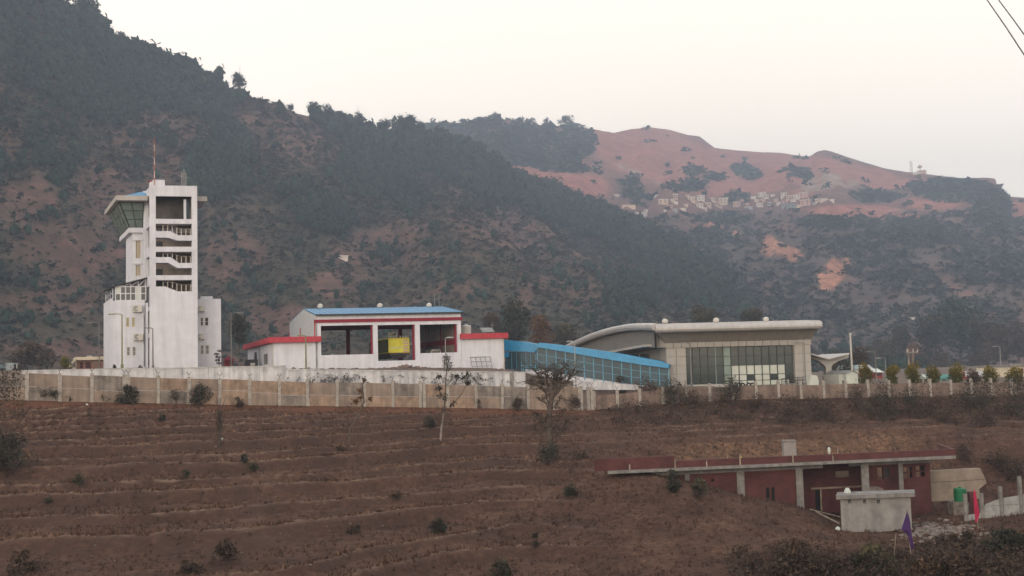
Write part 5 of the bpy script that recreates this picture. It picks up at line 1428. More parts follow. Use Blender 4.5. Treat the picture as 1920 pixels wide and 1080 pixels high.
# ================================================================== UNFINISHED BRICK HOUSE
BA, BB = at(1160, 888, 73.0), at(1793, 856, 77.6)
Bf = Frame(BA, math.degrees(math.atan2(BB.y - BA.y, BB.x - BA.x)), -10)
bh = thing('unfinished_house', 'unfinished red brick house with grey concrete columns and a brick parapet on its flat slab', 'house', Bf.p(12, 4, -10.5))
zS = BA.z                                            # underside line of the slab edge
zS1 = zS + .18
dw = 1.2
def bs(px, d=0): return Bf.s(px, 890 - (px - 1115) * .03, d)
def bz(px, py, d=0): return Bf.z(px, py, d)
q = MB(); Bf.box(q, bs(1140), bs(1793), -.05, 5.2, zS, zS1); q.build('slab', CONC, bh)
def parapet(x0, x1, hh, d0=.35):
    q = MB(); Bf.box(q, bs(x0, d0), bs(x1, d0), d0, d0 + .23, zS1 + .002, zS1 + hh); q.build('parapet', BRICK, bh)
parapet(1115, 1180.5, .80); parapet(1181.5, 1266, .80)
for a_, b_ in ((1267, 1325), (1326, 1388), (1389, 1487), (1488, 1562), (1563, 1792)): parapet(a_, b_, .46)
q = MB(); Bf.box(q, bs(1792, .35) - .24, bs(1792, .35), .59, 5.1, zS1 + .002, zS1 + .46); q.build('parapet', BRICK, bh)
for x in (1181, 1266.5, 1325.5, 1388.5, 1487.5, 1562.5):
    q = MB(); s_ = bs(x, .3); Bf.box(q, s_ - .05, s_ + .05, .25, .34, zS1, zS1 + random.uniform(.3, .75)); q.build('rebar_stub', WOOD, bh)
zBt = zS - .34
cols_ = [(1191.5, 1200.5), (1284, 1292.5), (1381, 1395), (1491.5, 1505)]
for a_, b_ in cols_:
    q = MB(); Bf.box(q, bs(a_, .95), bs(b_, .95), .95, 1.3, -12, zS - .003); q.build('column', CONC, bh)
for (a_, b_) in ((1200.5, 1284), (1292.5, 1381), (1395, 1491.5)):
    q = MB(); Bf.box(q, bs(a_, .95) + .003, bs(b_, .95) - .003, 1.0, 1.25, zBt, zS - .004); q.build('beam', CONC, bh)
q = MB(); Bf.box(q, bs(1505, .95) + .003, bs(1543, .95), 1.0, 1.25, zBt, zS - .004); q.build('beam', CONC, bh)
def bhole(x0, x1, y0, y1, d): return (Bf.s(x0, y0, d), Bf.s(x1, y1, d), bz((x0 + x1) / 2, y1, d), bz((x0 + x1) / 2, y0, d))
# walls between the columns on the left
runs = [(1166, 1191, []), (1201, 1283.5, []), (1293, 1380.5, [(1331, 1337.5, 919, 933), (1340, 1347, 919, 933), (1334, 1339, 898, 903)]), (1395.5, 1491, [(1436, 1443.5, 914, 943), (1446, 1453, 914, 943)])]
for x0, x1, hs in runs:
    q = MB(); Bf.wall(q, bs(x0, 1.05), bs(x1, 1.05), -12, zBt - .004 if x0 > 1195 else zS - .004, 1.05, 1.28, [bhole(*h, 1.05) for h in hs]); q.build('brick_wall', BRICK, bh)
    for h in hs:
        g_ = bhole(*h, 1.05); q = MB(); Bf.box(q, g_[0] - .02, g_[1] + .02, 1.36, 1.40, g_[2], g_[3]); q.build('window_opening', DARK, bh)
# deep open porch, brick walls at the back and side
dp = 3.6
q = MB(); Bf.box(q, bs(1500, 1), bs(1500, 1) + .23, 1.31, dp, -12, zS - .004); q.build('brick_wall', BRICK, bh)
pw0, pw1 = bs(1500, 1) + .24, Bf.s(1640, 900, dp)
hs = [bhole(1566, 1592, 883, 895, dp)]
dr = (Bf.s(1529, 940, dp), Bf.s(1538, 940, dp), -12, bz(1535, 917, dp))
q = MB(); Bf.wall(q, pw0, pw1, -12, zS - .004, dp, dp + .23, hs + [dr]); q.build('brick_wall', BRICK, bh)
q = MB(); Bf.box(q, dr[0] - .3, dr[1] + 4.4, dp - .12, dp - .003, dr[3], dr[3] + .12); q.build('door_lintel', WOOD, bh)
q = MB(); Bf.box(q, dr[1] + .003, dr[1] + .12, dp - .1, dp - .003, -12, dr[3] - .003); q.build('door_post', WOOD, bh)
q = MB(); Bf.box(q, dr[0], dr[1], dp + .5, dp + .55, -12, dr[3]); q.build('doorway', DARK, bh)
q = MB(); g_ = hs[0]; Bf.box(q, g_[0], g_[1], dp + .1, dp + .14, g_[2], g_[3]); wv = q.build('window_boards', WOOD, bh)
# right part: wall with see-through window holes
d2 = 1.75
x1r = Bf.s(1746, 920, d2)
hs = [bhole(1645, 1657, 877, 899, d2), bhole(1693.5, 1711, 875.5, 896, d2), bhole(1716.5, 1734.5, 873.5, 894, d2), (Bf.s(1658, 880, d2), Bf.s(1668, 890, d2), bz(1663, 897, d2), bz(1663, 877, d2))]
q = MB(); Bf.wall(q, Bf.s(1625, 900, d2), x1r, -12, zS - .25, d2, d2 + .23, hs); q.build('brick_wall', BRICK, bh)
q = MB(); Bf.box(q, x1r - .23, x1r, d2 + .231, 4.74, -12, zS - .26); q.build('brick_wall', BRICK, bh)
q = MB(); Bf.box(q, hs[3][0], hs[3][1], d2 + .1, d2 + .2, hs[3][2], hs[3][3]); q.build('window_shutter', DARK, bh)
for h in hs[1:3]:
    q = MB(); m_ = (h[0] + h[1]) / 2; Bf.box(q, m_ - .04, m_ + .04, d2 + .08, d2 + .15, h[2], h[3]); w_ = q.build('window_post', BRICK, bh)
    q = MB(); z_ = lerp(h[2], h[3], .5); Bf.box(q, h[0], m_ - .041, d2 + .09, d2 + .14, z_ - .04, z_ + .04); Bf.box(q, m_ + .041, h[1], d2 + .09, d2 + .14, z_ - .04, z_ + .04); q.build('window_rail', BRICK, w_)
rear = Bf.s(1625, 900, 4.75)
q = MB(); Bf.wall(q, Bf.s(1500, 900, 4.75), x1r - .24, -12, zS - .25, 4.75, 4.98, [bhole(1640, 1655, 877, 899, 4.75), bhole(1688, 1706, 875, 897, 4.75), bhole(1712, 1732, 873, 896, 4.75)]); q.build('brick_wall', BRICK, bh)
for a_, b_ in ((1614.5, 1628.5), (1684.5, 1692.5)):
    q = MB(); Bf.box(q, bs(a_, .95), bs(b_, .95), .95, 1.33, -12, zS - .003); q.build('column', CONC, bh)
q = MB(); Bf.box(q, bs(1592, .6), bs(1700, .6), .601, .95, zS - .32, zS - .006); 
q2 = MB(); Bf.box(q2, bs(1592, 1.35), bs(1748, 1.35), 1.36, 1.72, zS - .34, zS - .005); q2.build('beam', CONC, bh)
q = MB(); Bf.prism(q, [(bs(1628, .9), bz(1650, 924, .9)), (bs(1660, .9), bz(1650, 924, .9)), (bs(1655, .9), bz(1650, 918, .9)), (bs(1646, .9), bz(1650, 914, .9)), (bs(1628, .9), bz(1650, 913, .9))], 1.4, 1.65); q.build('half_wall', RUBBLE, bh)
# stair head block, bamboo and bars left on the slab
q = MB(); h = bhole(1469, 1494, 827.5, 862, 2.6); Bf.box(q, h[0], h[1], 2.6, 4.6, zS1, h[3] - .06); hb = q.build('stair_head', mat('grey_render', (.27, .25, .24), var=.12, scale=1), bh)
q = MB(); Bf.box(q, h[0] - .03, h[1] + .03, 2.56, 4.65, h[3] - .058, h[3]); q.build('stair_head_cap', RUBBLE, hb)
def bar(x0, y0, x1, y1, d, r, label, m=WOOD, name='wooden_pole', cat='pole'):
    q = MB(); a_, b_ = Bf.sz(x0, y0, d), Bf.sz(x1, y1, d); q.tube(Bf.p(a_[0], d, zS1 + .0 if y0 > y1 + 4 else a_[1]), Bf.p(b_[0], d, b_[1]), r, n=6)
    return tag(q.build(name, m), label, cat, 'poles standing on the brick house roof')
bar(1363, 870, 1364, 852, .8, .035, 'short pale pole on the slab left of the yellow flag')
bar(1377, 866, 1382, 860, .8, .035, 'stubby tilted bar on the slab just left of the yellow flag')
bar(1397, 866, 1401, 858, .8, .035, 'stubby tilted bar on the slab just right of the yellow flag')
bar(1469, 862, 1471, 848, .8, .04, 'leaning pole beside the grey stair head on the slab')
bar(1570, 860, 1571, 840, .8, .04, 'thin upright pole on the slab near the white bag')
q = MB(); c = Vector(Bf.p(bs(1556, 1.0), 1.0, zS1)); q.lathe([(.12, 0), (.16, .12), (.10, .25), (.06, .45), (.11, .6), (.10, .8), (.03, .9)], c, 9)
tag(q.build('white_bag', PANEWH), 'knotted white bag on a stick standing on the brick house slab', 'bag')
def flag(pole_pts, r, cloth, m, label, name='flag', cat='flag', thick=.03, pole_m=WOOD):
    o = thing(name, label, cat, pole_pts[0])
    q = MB(); q.path(pole_pts, r, 6); q.build('pole', pole_m, o)
    n = len(cloth); cloth = [Vector(c) for c in cloth]
    q = MB(); off = Vector((0, thick, 0))
    cen = sum(cloth, Vector()) / n
    q.add(cloth + [cen + Vector((0, -.10, 0))] + [c + off for c in cloth] + [cen + Vector((0, .02, 0))],
          [(k, (k + 1) % n, n) for k in range(n)] + [(n + 1 + (k + 1) % n, n + 1 + k, 2 * n + 1) for k in range(n)] + [(k, n + 1 + k, n + 1 + (k + 1) % n, (k + 1) % n) for k in range(n)])
    q.build('cloth', m, o); return o
yY = Bf.p(bs(1390, .8), .8, 0)[1]
flag([at(1390.5, 874, yY), at(1389, 851, yY)], .03, [at(1386.5, 857, yY), at(1388.5, 853, yY), at(1391.5, 857, yY), at(1391, 864, yY), at(1388.5, 868, yY), at(1386, 864, yY)], YELLOW, 'small yellow flag on the parapet of the unfinished brick house')

# ================================================================== GREY SHED, YARD WALLS, TANK
Gs = Frame(at(1580, 1000, 69), 4, -19)
gs = thing('grey_shed', 'grey plastered shed with a flat slab roof and three small vents before the brick house', 'shed', Gs.p(2.2, 1, -10.7))
a0, a1 = Gs.s(1577, 970), Gs.s(1709, 970)
zt_, zt2 = Gs.z(1642, 933), Gs.z(1642, 925.5)
vh = [Gs.pxhole(x - 2.6, x + 2.6, 937, 944.5) for x in (1593, 1621, 1647)]
plas = mat('grey_cement_plaster', (.30, .295, .285), var=.16, scale=1.6, streak=.22, bump=.2)
q = MB(); Gs.wall(q, a0, a1, -11.6, zt_, 0, .2, vh); Gs.box(q, a0, a0 + .2, .201, 1.2, -11.6, zt_); Gs.box(q, a1 - .2, a1, .201, 1.2, -11.6, zt_); Gs.box(q, a0, a1, 1.201, 1.4, -11.6, zt_); q.build('shed_wall', plas, gs)
q = MB(); Gs.box(q, a0 - .25, a1 + .3, -.3, 1.6, zt_ + .003, zt2); q.build('roof_slab', CONC, gs)
for h in vh:
    q = MB(); Gs.box(q, h[0], h[1], .13, .19, h[2], h[3]); v_ = q.build('vent', DARK, gs)
    q = MB(); m_ = (h[0] + h[1]) / 2; Gs.box(q, m_ - .03, m_ + .05, .02, .12, h[2], lerp(h[2], h[3], .6)); q.build('vent_brick', CONC, v_)
c = Vector(Gs.p(Gs.s(1589, 924, 1), 1, zt2)); q = MB(); q.lathe([(.22, 0), (.20, .12), (.12, .28), (.10, .30)], c, 9); tag(q.build('bucket', PANEWH), 'pale upturned bucket on the grey shed roof', 'bucket')
# stone faced retaining wall right of the house
Rw = Frame(at(1745, 940, 82), 6)
rs = thing('yard_retaining_wall', 'buff grey plastered retaining wall cut into the bank right of the brick house', 'retaining wall', Rw.p(2, 0, -11))
up = mat('buff_grey_plaster', (.29, .245, .20), var=.2, scale=1.2, streak=.15, bump=.2)
q = MB(); Rw.pxprism(q, [(1735, 905), (1782, 903.2), (1848, 898.5), (1850, 906), (1836, 917), (1838, 935), (1735, 941)][::-1], 0.04, .55); q.build('lower_course', up, rs)
q = MB(); Rw.pxprism(q, [(1735, 884), (1780, 881), (1838, 878), (1848, 897.8), (1782, 902.5), (1735, 904.3)][::-1], 0, .5); q.build('upper_course', up, rs)
tk = drum_tank(tuple(at(1801, 940, 77)), .42, 24.5 / FPX * 77 * .94, GREENP, 'green plastic water tank standing by the buff retaining wall', ribs=3)
tk.location.z = at(1801, 939.5, 77).z
bs_ = thing('tank_stand', 'rough stone block under the green water tank', 'stand', at(1801, 950, 77))
q = MB(); p_ = at(1801, 939.7, 77); q.box(p_.x - .7, p_.x + .6, p_.y - .5, p_.y + .6, -11.6, p_.z - .005); q.build('block', RUBBLE, bs_)
p_ = at(1823, 940, 76.5); q = MB(); q.box(p_.x - .22, p_.x + .22, p_.y - .2, p_.y + .25, -11.4, at(1823, 922, 76.5).z); tag(q.build('brick_pillar', BRICK), 'small faded red brick pillar between the green tank and pink flag', 'pillar')
# broken precast wall at the right edge
pw = thing('yard_wall', 'grey precast yard wall with a broken sloping end near the pink flag', 'wall', at(1880, 980, 72))
pts = {1780: (962, 70.0), 1812: (972, 70.5), 1843: (974, 71), 1879: (976, 71.5), 1916: (972, 72), 1955: (968, 72.6)}
tops = {1780: 952, 1812: 926, 1843: 925, 1879: 912, 1916: 893, 1955: 900}
def wp(x, y, dY=0): 
    xs2 = sorted(pts); Y_ = float(np.interp(x, xs2, [pts[k][1] for k in xs2])); return at(x, y, Y_ + dY)
def slabq(mb, a_, b_, c_, d_, t=.09):      # bottom-left, bottom-right, top-right, top-left pixels
    P_ = [wp(*a_), wp(*b_), wp(*c_), wp(*d_)]; o_ = Vector((0, t, 0))
    return mb.hexa([P_[0], P_[1], P_[1] + o_, P_[0] + o_, P_[3], P_[2], P_[2] + o_, P_[3] + o_])
for x in (1812, 1843, 1879, 1916, 1955):
    q = MB(); b_, t_ = wp(x, pts[x][0] + 10), wp(x, tops[x]); q.box(b_.x - .10, b_.x + .10, b_.y - .1, b_.y + .1, b_.z, t_.z); q.build('post', CONC, pw)
for a_, b_, c_, d_ in (((1846, 988), (1876, 986), (1876, 948), (1846, 949.5)), ((1846, 948.8), (1876, 947.3), (1876, 935.5), (1850, 945)), ((1882, 986), (1913, 984), (1913, 946), (1882, 947.5)), ((1882, 946.8), (1913, 945.3), (1913, 929), (1882, 934)), ((1919, 984), (1952, 982), (1952, 943), (1919, 945)), ((1919, 944), (1952, 942.3), (1952, 922), (1919, 927.5)), ((1816, 992), (1840, 991), (1840, 962), (1816, 966))):
    q = MB(); slabq(q, a_, b_, c_, d_); q.build('board', mat('light_grey_precast', (.36, .365, .36), var=.18, scale=2, streak=.15), pw)
# flags on thin sticks in the bushes
Yp = 52.0
flag([at(1708, 1046, Yp), at(1703.5, 985, Yp), at(1700.5, 954, Yp)], .02, [at(1701.5, 957, Yp), at(1705.5, 972, Yp), at(1708, 992, Yp), at(1714, 1028, Yp), at(1707, 1031, Yp), at(1703.5, 1004, Yp), at(1690.5, 993, Yp), at(1696, 975, Yp)], PURPLE, 'dark purple pennant hanging from a thin stick in front of the grey shed')
Yp = 62.0
flag([at(1834, 990, Yp), at(1830, 940, Yp), at(1827, 912, Yp)], .02, [at(1827, 914, Yp), at(1829.5, 922, Yp), at(1832.5, 940, Yp), at(1837, 962, Yp), at(1834, 977, Yp), at(1829, 979, Yp), at(1827, 955, Yp), at(1825.5, 930, Yp)], PINK, 'bright pink pennant hanging limp before the broken yard wall')

# ================================================================== STREET LAMPS AND POLES
def lamp(px0, py0, px1, py1, Y, side, label, m=POLE, r=.075, arm=True, group='street lamps around the airport'):
    b_, t_ = at(px1, py1, Y), at(px0, py0, Y)
    o = thing('street_lamp', label, 'street lamp', b_, group=group)
    q = MB(); top = Vector((b_.x + (t_.x - b_.x) * .3, b_.y, t_.z)); q.tube(b_ - Vector((0, 0, 1.0)), top, r * 1.15, r * .7, n=8); q.build('pole', m, o)
    q = MB(); q.tube(b_ - Vector((0, 0, 1.0)), b_ + Vector((0, 0, .5)), r * 1.8, n=8); q.build('base', m, o)
    tip = top + Vector((side * (.75 if arm else .25), -.1, .10))
    q = MB(); q.path([top, top + Vector((side * .3, -.05, .08)), tip], .045, 6); q.build('arm', m, o)
    hd = tip + Vector((side * .25, 0, -.02))
    q = MB(); q.hexa([hd + Vector(v_) for v_ in ((-.34, -.13, -.07), (.34, -.13, -.07), (.34, .13, -.07), (-.34, .13, -.07), (-.28, -.08, .05), (.28, -.08, .05), (.28, .08, .05), (-.28, .08, .05))]); q.build('lamp_head', m, o)
    return o
lamp(228, 590, 229, 692, 113, -1, 'hooked street lamp in front of the tower base, arm to the left', GREENPOLE, .085)
lamp(285.5, 616, 287, 694, 112.5, -1, 'street lamp in front of the stair shaft edge of the tower', POLE, .08, False)
lamp(572.5, 630, 574, 699, 112.5, -1, 'mossy street lamp in front of the left wing of the fire station', GREENPOLE, .09, False)
lamp(432, 588, 434, 692, 122, 1, 'tall thin street lamp between the tower and fire station', POLE, .07)
lamp(185, 606, 186, 694, 126, -1, 'thin street lamp over the low brown building', POLE, .06)
lamp(835.5, 634, 836, 700, 113, 1, 'slim street lamp in front of the right bay of the fire station', STEEL, .06, False)
lamp(1078, 641, 1080, 730, 112, -1, 'grey street lamp in front of the blue walkway', STEEL, .065, False)
lamp(1294, 644, 1297, 727, 115, -1, 'street lamp before the left end of the terminal glass', POLE, .075)
lamp(1508, 644, 1511, 727, 115, -1, 'street lamp before the right pier of the terminal', POLE, .075)
lamp(1876, 650, 1877, 700, 190, -1, 'thin street lamp among the trees at the right edge', STEEL, .09)
lamp(1642, 660, 1643, 712, 160, -1, 'short thin street lamp behind the golden shrubs by the white mast', POLE, .07)
lamp(1660, 672, 1662, 712, 150, -1, 'thin lamp with a flat head between the first golden shrubs', STEEL, .07)
up_ = thing('utility_pole', 'twin timber utility pole with crossarm above the golden shrubs', 'utility pole', at(1708, 715, 150))
for x in (1705, 1713):
    q = MB(); b_, t_ = at(x + 1, 716, 150), at(x, 653, 150); q.tube(b_ - Vector((0, 0, 1)), Vector((b_.x, b_.y, t_.z)), .13, .09, n=7); q.build('pole', WOOD, up_)
q = MB(); a_, b_ = at(1699, 661.5, 149.8), at(1722, 660.5, 149.8); q.tube(a_, b_, .09, n=6); q.build('crossarm', STEEL, up_)
for x in (1701, 1712, 1720):
    q = MB(); c = at(x, 660, 149.8); q.lathe([(.05, 0), (.09, .1), (.05, .2), (.08, .3), (.02, .4)], c, 7); q.build('insulator', ACWHITE, up_)
# cables overhead
def cable(pts, r, label):
    q = MB(); q.path([at(*p_) for p_ in pts], r, 6); return tag(q.build('overhead_cable', DARK), label, 'cable', 'cables across the top right corner')
cable([(1800, -78, 30), (1849.5, -2, 26), (1887, 52, 23.5), (1921, 104, 21.5), (1980, 195, 19)], .0135, 'lower left cable of the two crossing the top right corner')
cable([(1820, -75, 31), (1871, -2, 27), (1898, 34, 25), (1921, 66, 23.5), (1990, 165, 20)], .0135, 'upper right cable of the two crossing the top right corner')

# ================================================================== HOUSES: RIGHT EDGE, VALLEY, HILL VILLAGE
Rh = Frame(at(1893, 715, 185), 8, 24)
hs_ = thing('yellow_house', 'cream two-storey house with a grey roof parapet at the right edge', 'house', at(1905, 715, 187))
wins = [Rh.pxhole(1899, 1904, 694, 702), Rh.pxhole(1914, 1919, 691, 701)]
q = MB(); Rh.wall(q, Rh.s(1893, 700), Rh.s(1935, 700), Rh.z(1905, 722), Rh.z(1905, 688.5), 0, .3, wins); Rh.box(q, Rh.s(1893, 700), Rh.s(1893, 700) + .3, .301, 7, Rh.z(1905, 722), Rh.z(1905, 688.5)); q.build('wall', CREAM, hs_)
for h in wins: window(Rh, h, 0, DARK, REDWALL, hs_)
q = MB(); Rh.box(q, Rh.s(1892, 700), Rh.s(1937, 700), -.4, 7.3, Rh.z(1905, 688.4), Rh.z(1905, 684)); q.build('roof_slab', CONC, hs_)
q = MB(); Rh.box(q, Rh.s(1891, 700), Rh.s(1912, 700), -.9, -.02, Rh.z(1905, 704.5), Rh.z(1905, 702.5)); q.build('sunshade', ACWHITE, hs_)
for k, x in enumerate((1897, 1905, 1913)):
    q = MB(); s_ = Rh.s(x, 684, 1); Rh.box(q, s_ - .3, s_ + .3, 1, 1.6, Rh.z(1905, 684) + .003, Rh.z(1905, 681.5)); q.build('roof_block', CONC, hs_)
def low_house(x0, x1, ytop, ybase, Y, wall_m, roof_m, label, gable=True, name='low_house', cat='house', group=None):
    F_ = Frame(at((x0 + x1) / 2, ybase, Y), random.uniform(-8, 10))
    o = thing(name, label, cat, at((x0 + x1) / 2, ybase, Y), group=group)
    s0, s1 = F_.s(x0, ybase), F_.s(x1, ybase); z0, z1 = F_.z((x0 + x1) / 2, ybase) - .5, F_.z((x0 + x1) / 2, ytop)
    zw = lerp(z0, z1, .62); dep = max(3.5, (s1 - s0) * .55)
    q = MB(); F_.box(q, s0 + .15, s1 - .15, 0, dep, z0, zw); q.build('wall', wall_m, o)
    q = MB()
    if gable:
        q.add([F_.p(s0, -.4, zw), F_.p(s1, -.4, zw), F_.p(s1, dep + .4, zw), F_.p(s0, dep + .4, zw), F_.p(s0, dep / 2, z1), F_.p(s1, dep / 2, z1)], [(0, 1, 5, 4), (1, 2, 5), (2, 3, 4, 5), (3, 0, 4), (3, 2, 1, 0)])
    else: F_.box(q, s0, s1, -.3, dep + .3, zw, z1)
    q.build('roof', roof_m, o)
    n = max(1, int((s1 - s0) / 3))
    for k in range(n):
        c = lerp(s0, s1, (k + .5) / n); q = MB(); w_ = .35 + .06 * (k % 2); F_.box(q, c - w_, c + w_, -.03, -.002, lerp(z0, zw, .45), lerp(z0, zw, .85)); q.build('window', DARK, o)
    return o
GREYROOF = mat('pale_sheet_roof', (.42, .43, .44), var=.15); REDROOF = mat('rusty_sheet_roof', (.30, .14, .10), var=.2)
low_house(1612, 1638, 684, 700, 185, REDWALL, GREYROOF, 'pale-roofed red shed directly behind the white mast')
low_house(1577, 1612, 685, 700, 175, PANEWH, mat('teal_grey_roof', (.26, .33, .34), var=.15), 'teal grey roofed shed behind the small gabled shed')
low_house(1640, 1656, 691, 704, 178, REDWALL, PANEWH, 'small white-roofed hut between the first two golden shrubs')
low_house(1735, 1757, 702, 716, 170, ACWHITE, PANEWH, 'low white hut left of the turquoise roof')
low_house(1757, 1784, 702, 716, 168, mat('turquoise_wall', (.16, .36, .35), var=.1), TEAL, 'long low shed with a turquoise roof behind the golden shrubs', gable=False)
low_house(1808, 1830, 696, 716, 180, REDWALL, GREYROOF, 'white-roofed house right of the turquoise shed')
low_house(1834, 1858, 695, 716, 188, mat('grey_house_wall', (.28, .29, .31), var=.15), GREYROOF, 'grey house with a pale roof behind the last golden shrubs')
low_house(1858, 1880, 695, 714, 195, ACWHITE, PANEWH, 'whitish house left of the cream two-storey house', gable=False)
low_house(1798, 1812, 694, 706, 176, REDWALL, REDROOF, 'small rust-roofed house behind the fifth golden shrub')
# hut and shrine on the hillsides
def hill_house(hill, px, py, wpx, hpx, wall_m, roof_m, label, name='village_house', cat='house', group=None, gable=False, win=True):
    P = hill.find(px, py + hpx * .5)
    if P is None: return None
    D = P.length; w, h = wpx / FPX * D, hpx / FPX * D
    az = math.degrees(math.atan2(P.x, P.y))
    F_ = Frame(P, -az + random.uniform(-22, 22) * (0 if 'hut' in name else 1)); P.z += .12 * h
    o = thing(name, label, cat, P, group=group)
    dep = max(5.0, min(w, 10) * .8); zb = P.z - 3
    zw = P.z + h * .84
    q = MB(); F_.box(q, -w / 2, w / 2, 0, dep, zb, zw); q.build('wall', wall_m, o)
    q = MB()
    if gable: q.add([F_.p(-w / 2 - .4, -.6, zw), F_.p(w / 2 + .4, -.6, zw), F_.p(w / 2 + .4, dep + .6, zw), F_.p(-w / 2 - .4, dep + .6, zw), F_.p(-w / 2 - .4, dep / 2, P.z + h * 1.25), F_.p(w / 2 + .4, dep / 2, P.z + h * 1.25)], [(0, 1, 5, 4), (1, 2, 5), (2, 3, 4, 5), (3, 0, 4), (3, 2, 1, 0)])
    else: F_.box(q, -w / 2 - .5, w / 2 + .5, -.7, dep + .4, zw, P.z + h)
    q.build('roof', roof_m, o)
    if win and hpx > 5:
        fl = 2 if hpx >= 8 else 1; n = max(2, int(w / 4))
        for j in range(fl):
            for k in range(n):
                c = lerp(-w / 2, w / 2, (k + .5) / n); q = MB(); z_ = P.z + h * (.18 + .42 * j) if fl == 2 else P.z + h * .3
                F_.box(q, c - .7, c + .7, -.08, -.01, z_, z_ + h * .22 * (1 if fl == 2 else 1.6)); q.build('window', DARK, o)
    return o
VW = mat('village_white', (.78, .74, .70), var=.1, scale=.2); VC = mat('village_cream', (.72, .58, .48), var=.12, scale=.2); VP = mat('village_pink', (.62, .45, .40), var=.12, scale=.2)
VO = mat('village_orange_roof', (.50, .30, .22), var=.12, scale=.2); VT = mat('village_teal', (.30, .40, .42), var=.1, scale=.2); VB = mat('village_bluish', (.40, .44, .50), var=.1, scale=.2)
SM = 'tiny pale house in the hillside village, too small to tell from its neighbours'
VILLAGE = [(1242, 379, 18, 9, VC, VW, 'cream house standing apart at the left of the village, topmost left'), (1267, 370, 9, 9, VP, VW, 'small pink-white house at the top left of the village cluster'), (1181, 387, 26, 5, VC, VO, 'long low house with an orange roof left of the village'),
    (1193, 402, 38, 6, VW, VW, 'long white building lowest at the left end of the village'), (1147, 395, 12, 5, VW, VW, 'white hut at the wood edge, leftmost of the village'), (1176, 405, 10, 5, VW, VW, 'little white annex at the left end of the long white building'),
    (1297, 376, 14, 9, VC, VW, 'cream block right of the cottage row in the left cluster'), (1316, 374, 14, 10, VW, VW, 'tallest white house in the middle of the left village cluster'), (1312, 388, 14, 8, VW, VC, 'white house below the tallest one, lower edge of the left cluster'), (1335, 376, 12, 7, VC, VP, SM), (1355, 380, 17, 12, VC, VW, 'largest cream house at the right of the left village cluster'),
    (1380, 384, 12, 9, VP, VC, 'tan house standing alone between the two village clusters'), (1427, 367, 13, 8, VW, VW, 'white house at the top of the middle village group'), (1414, 372, 10, 5, VW, VW, SM), (1437, 370, 10, 7, VW, VC, SM), (1426, 385, 12, 7, VW, VW, 'white house at the foot of the middle village group'), (1442, 384, 8, 6, VB, VW, SM),
    (1405, 391, 14, 4, VB, VW, 'flat bluish house lowest below the middle village group'), (1469, 367, 12, 8, VW, VC, SM), (1480, 372, 10, 8, VC, VW, SM), (1493, 372, 12, 8, VW, VW, SM), (1506, 367, 14, 8, VP, VW, 'pink-white house at the top right of the right village cluster'), (1508, 381, 19, 10, VP, VC, 'biggest pink house at the lower right of the right village cluster'), (1486, 388, 20, 6, VT, VT, 'teal walled house at the foot of the right village cluster'),
    (1471, 388, 10, 6, VB, VB, 'bluish house beside the teal one in the right village cluster'), (1534, 377, 10, 6, VC, VW, SM), (1547, 376, 14, 5, VC, VT, 'greenish roofed house near the right end of the village'), (1560, 377, 8, 5, VW, VW, SM), (1154, 367, 10, 4, VW, VW, 'small white roof above the orange roofed house at the left'), (1231, 367, 12, 3, VW, VW, 'thin white roof above the cream house standing apart'),
    (1279, 394, 10, 4, VW, VW, SM), (1266, 396, 8, 5, VB, VW, SM), (1248, 396, 5, 4, VW, VW, SM), (1289, 369, 6, 4, VP, VP, SM), (1268, 381, 9, 5, VW, VC, SM), (1328, 386, 10, 7, VC, VC, SM), (1342, 384, 9, 7, VP, VW, SM), (1305, 382, 9, 6, VP, VC, SM), (1456, 377, 8, 5, VC, VC, SM), (1256, 388, 9, 5, VP, VC, SM), (1262, 376, 8, 5, VC, VW, SM), (1322, 393, 8, 4, VW, VW, SM), (1350, 391, 9, 4, VP, VW, SM), (1366, 373, 7, 4, VW, VW, SM), (1392, 377, 7, 4, VP, VP, SM), (1418, 379, 9, 5, VC, VC, SM), (1432, 378, 9, 5, VP, VW, SM), (1462, 382, 8, 5, VW, VP, SM), (1474, 379, 8, 5, VP, VP, SM), (1488, 379, 9, 5, VW, VC, SM), (1497, 387, 8, 5, VC, VP, SM), (1520, 374, 9, 5, VW, VW, SM), (1526, 383, 8, 4, VB, VW, SM), (1450, 369, 8, 4, VW, VW, SM), (1284, 386, 8, 5, VC, VP, SM), (1211, 395, 10, 3, VW, VW, SM), (1400, 384, 7, 4, VP, VC, SM)]
SHORT = {(1242, 379): 'cream house standing apart', (1267, 370): 'topmost pink-white house', (1181, 387): 'long orange roof', (1193, 402): 'long white building', (1297, 376): 'cream block of the left cluster', (1316, 374): 'tallest white house', (1312, 388): 'white house under the tallest', (1355, 380): 'largest cream house', (1380, 384): 'lone tan house',
    (1427, 367): 'top white house of the middle group', (1426, 385): 'foot white house of the middle group', (1405, 391): 'flat bluish house', (1506, 367): 'top right pink-white house', (1508, 381): 'biggest pink house', (1486, 388): 'teal walled house', (1547, 376): 'greenish roofed house'}
WCOL = {VW: 'white', VC: 'cream', VP: 'pinkish', VB: 'bluish', VT: 'teal'}
used_labels = set()
def village_label(x, y, wm, rm):
    for (a, b), nm in sorted(SHORT.items(), key=lambda k: abs(k[0][0] - x) + 1.6 * abs(k[0][1] - y)):
        dx, dy = x - a, y - b
        rel = ('right of' if dx > 0 else 'left of') if abs(dx) > 1.3 * abs(dy) else ('below' if dy > 0 else 'above')
        far_ = 'just ' if abs(dx) + abs(dy) < 14 else ''
        for lab in (f'tiny {WCOL[wm]} village house {far_}{rel} the {nm}', f'tiny {WCOL[wm]} village house with a {WCOL[rm]} roof {far_}{rel} the {nm}'):
            if lab not in used_labels:
                used_labels.add(lab); return lab
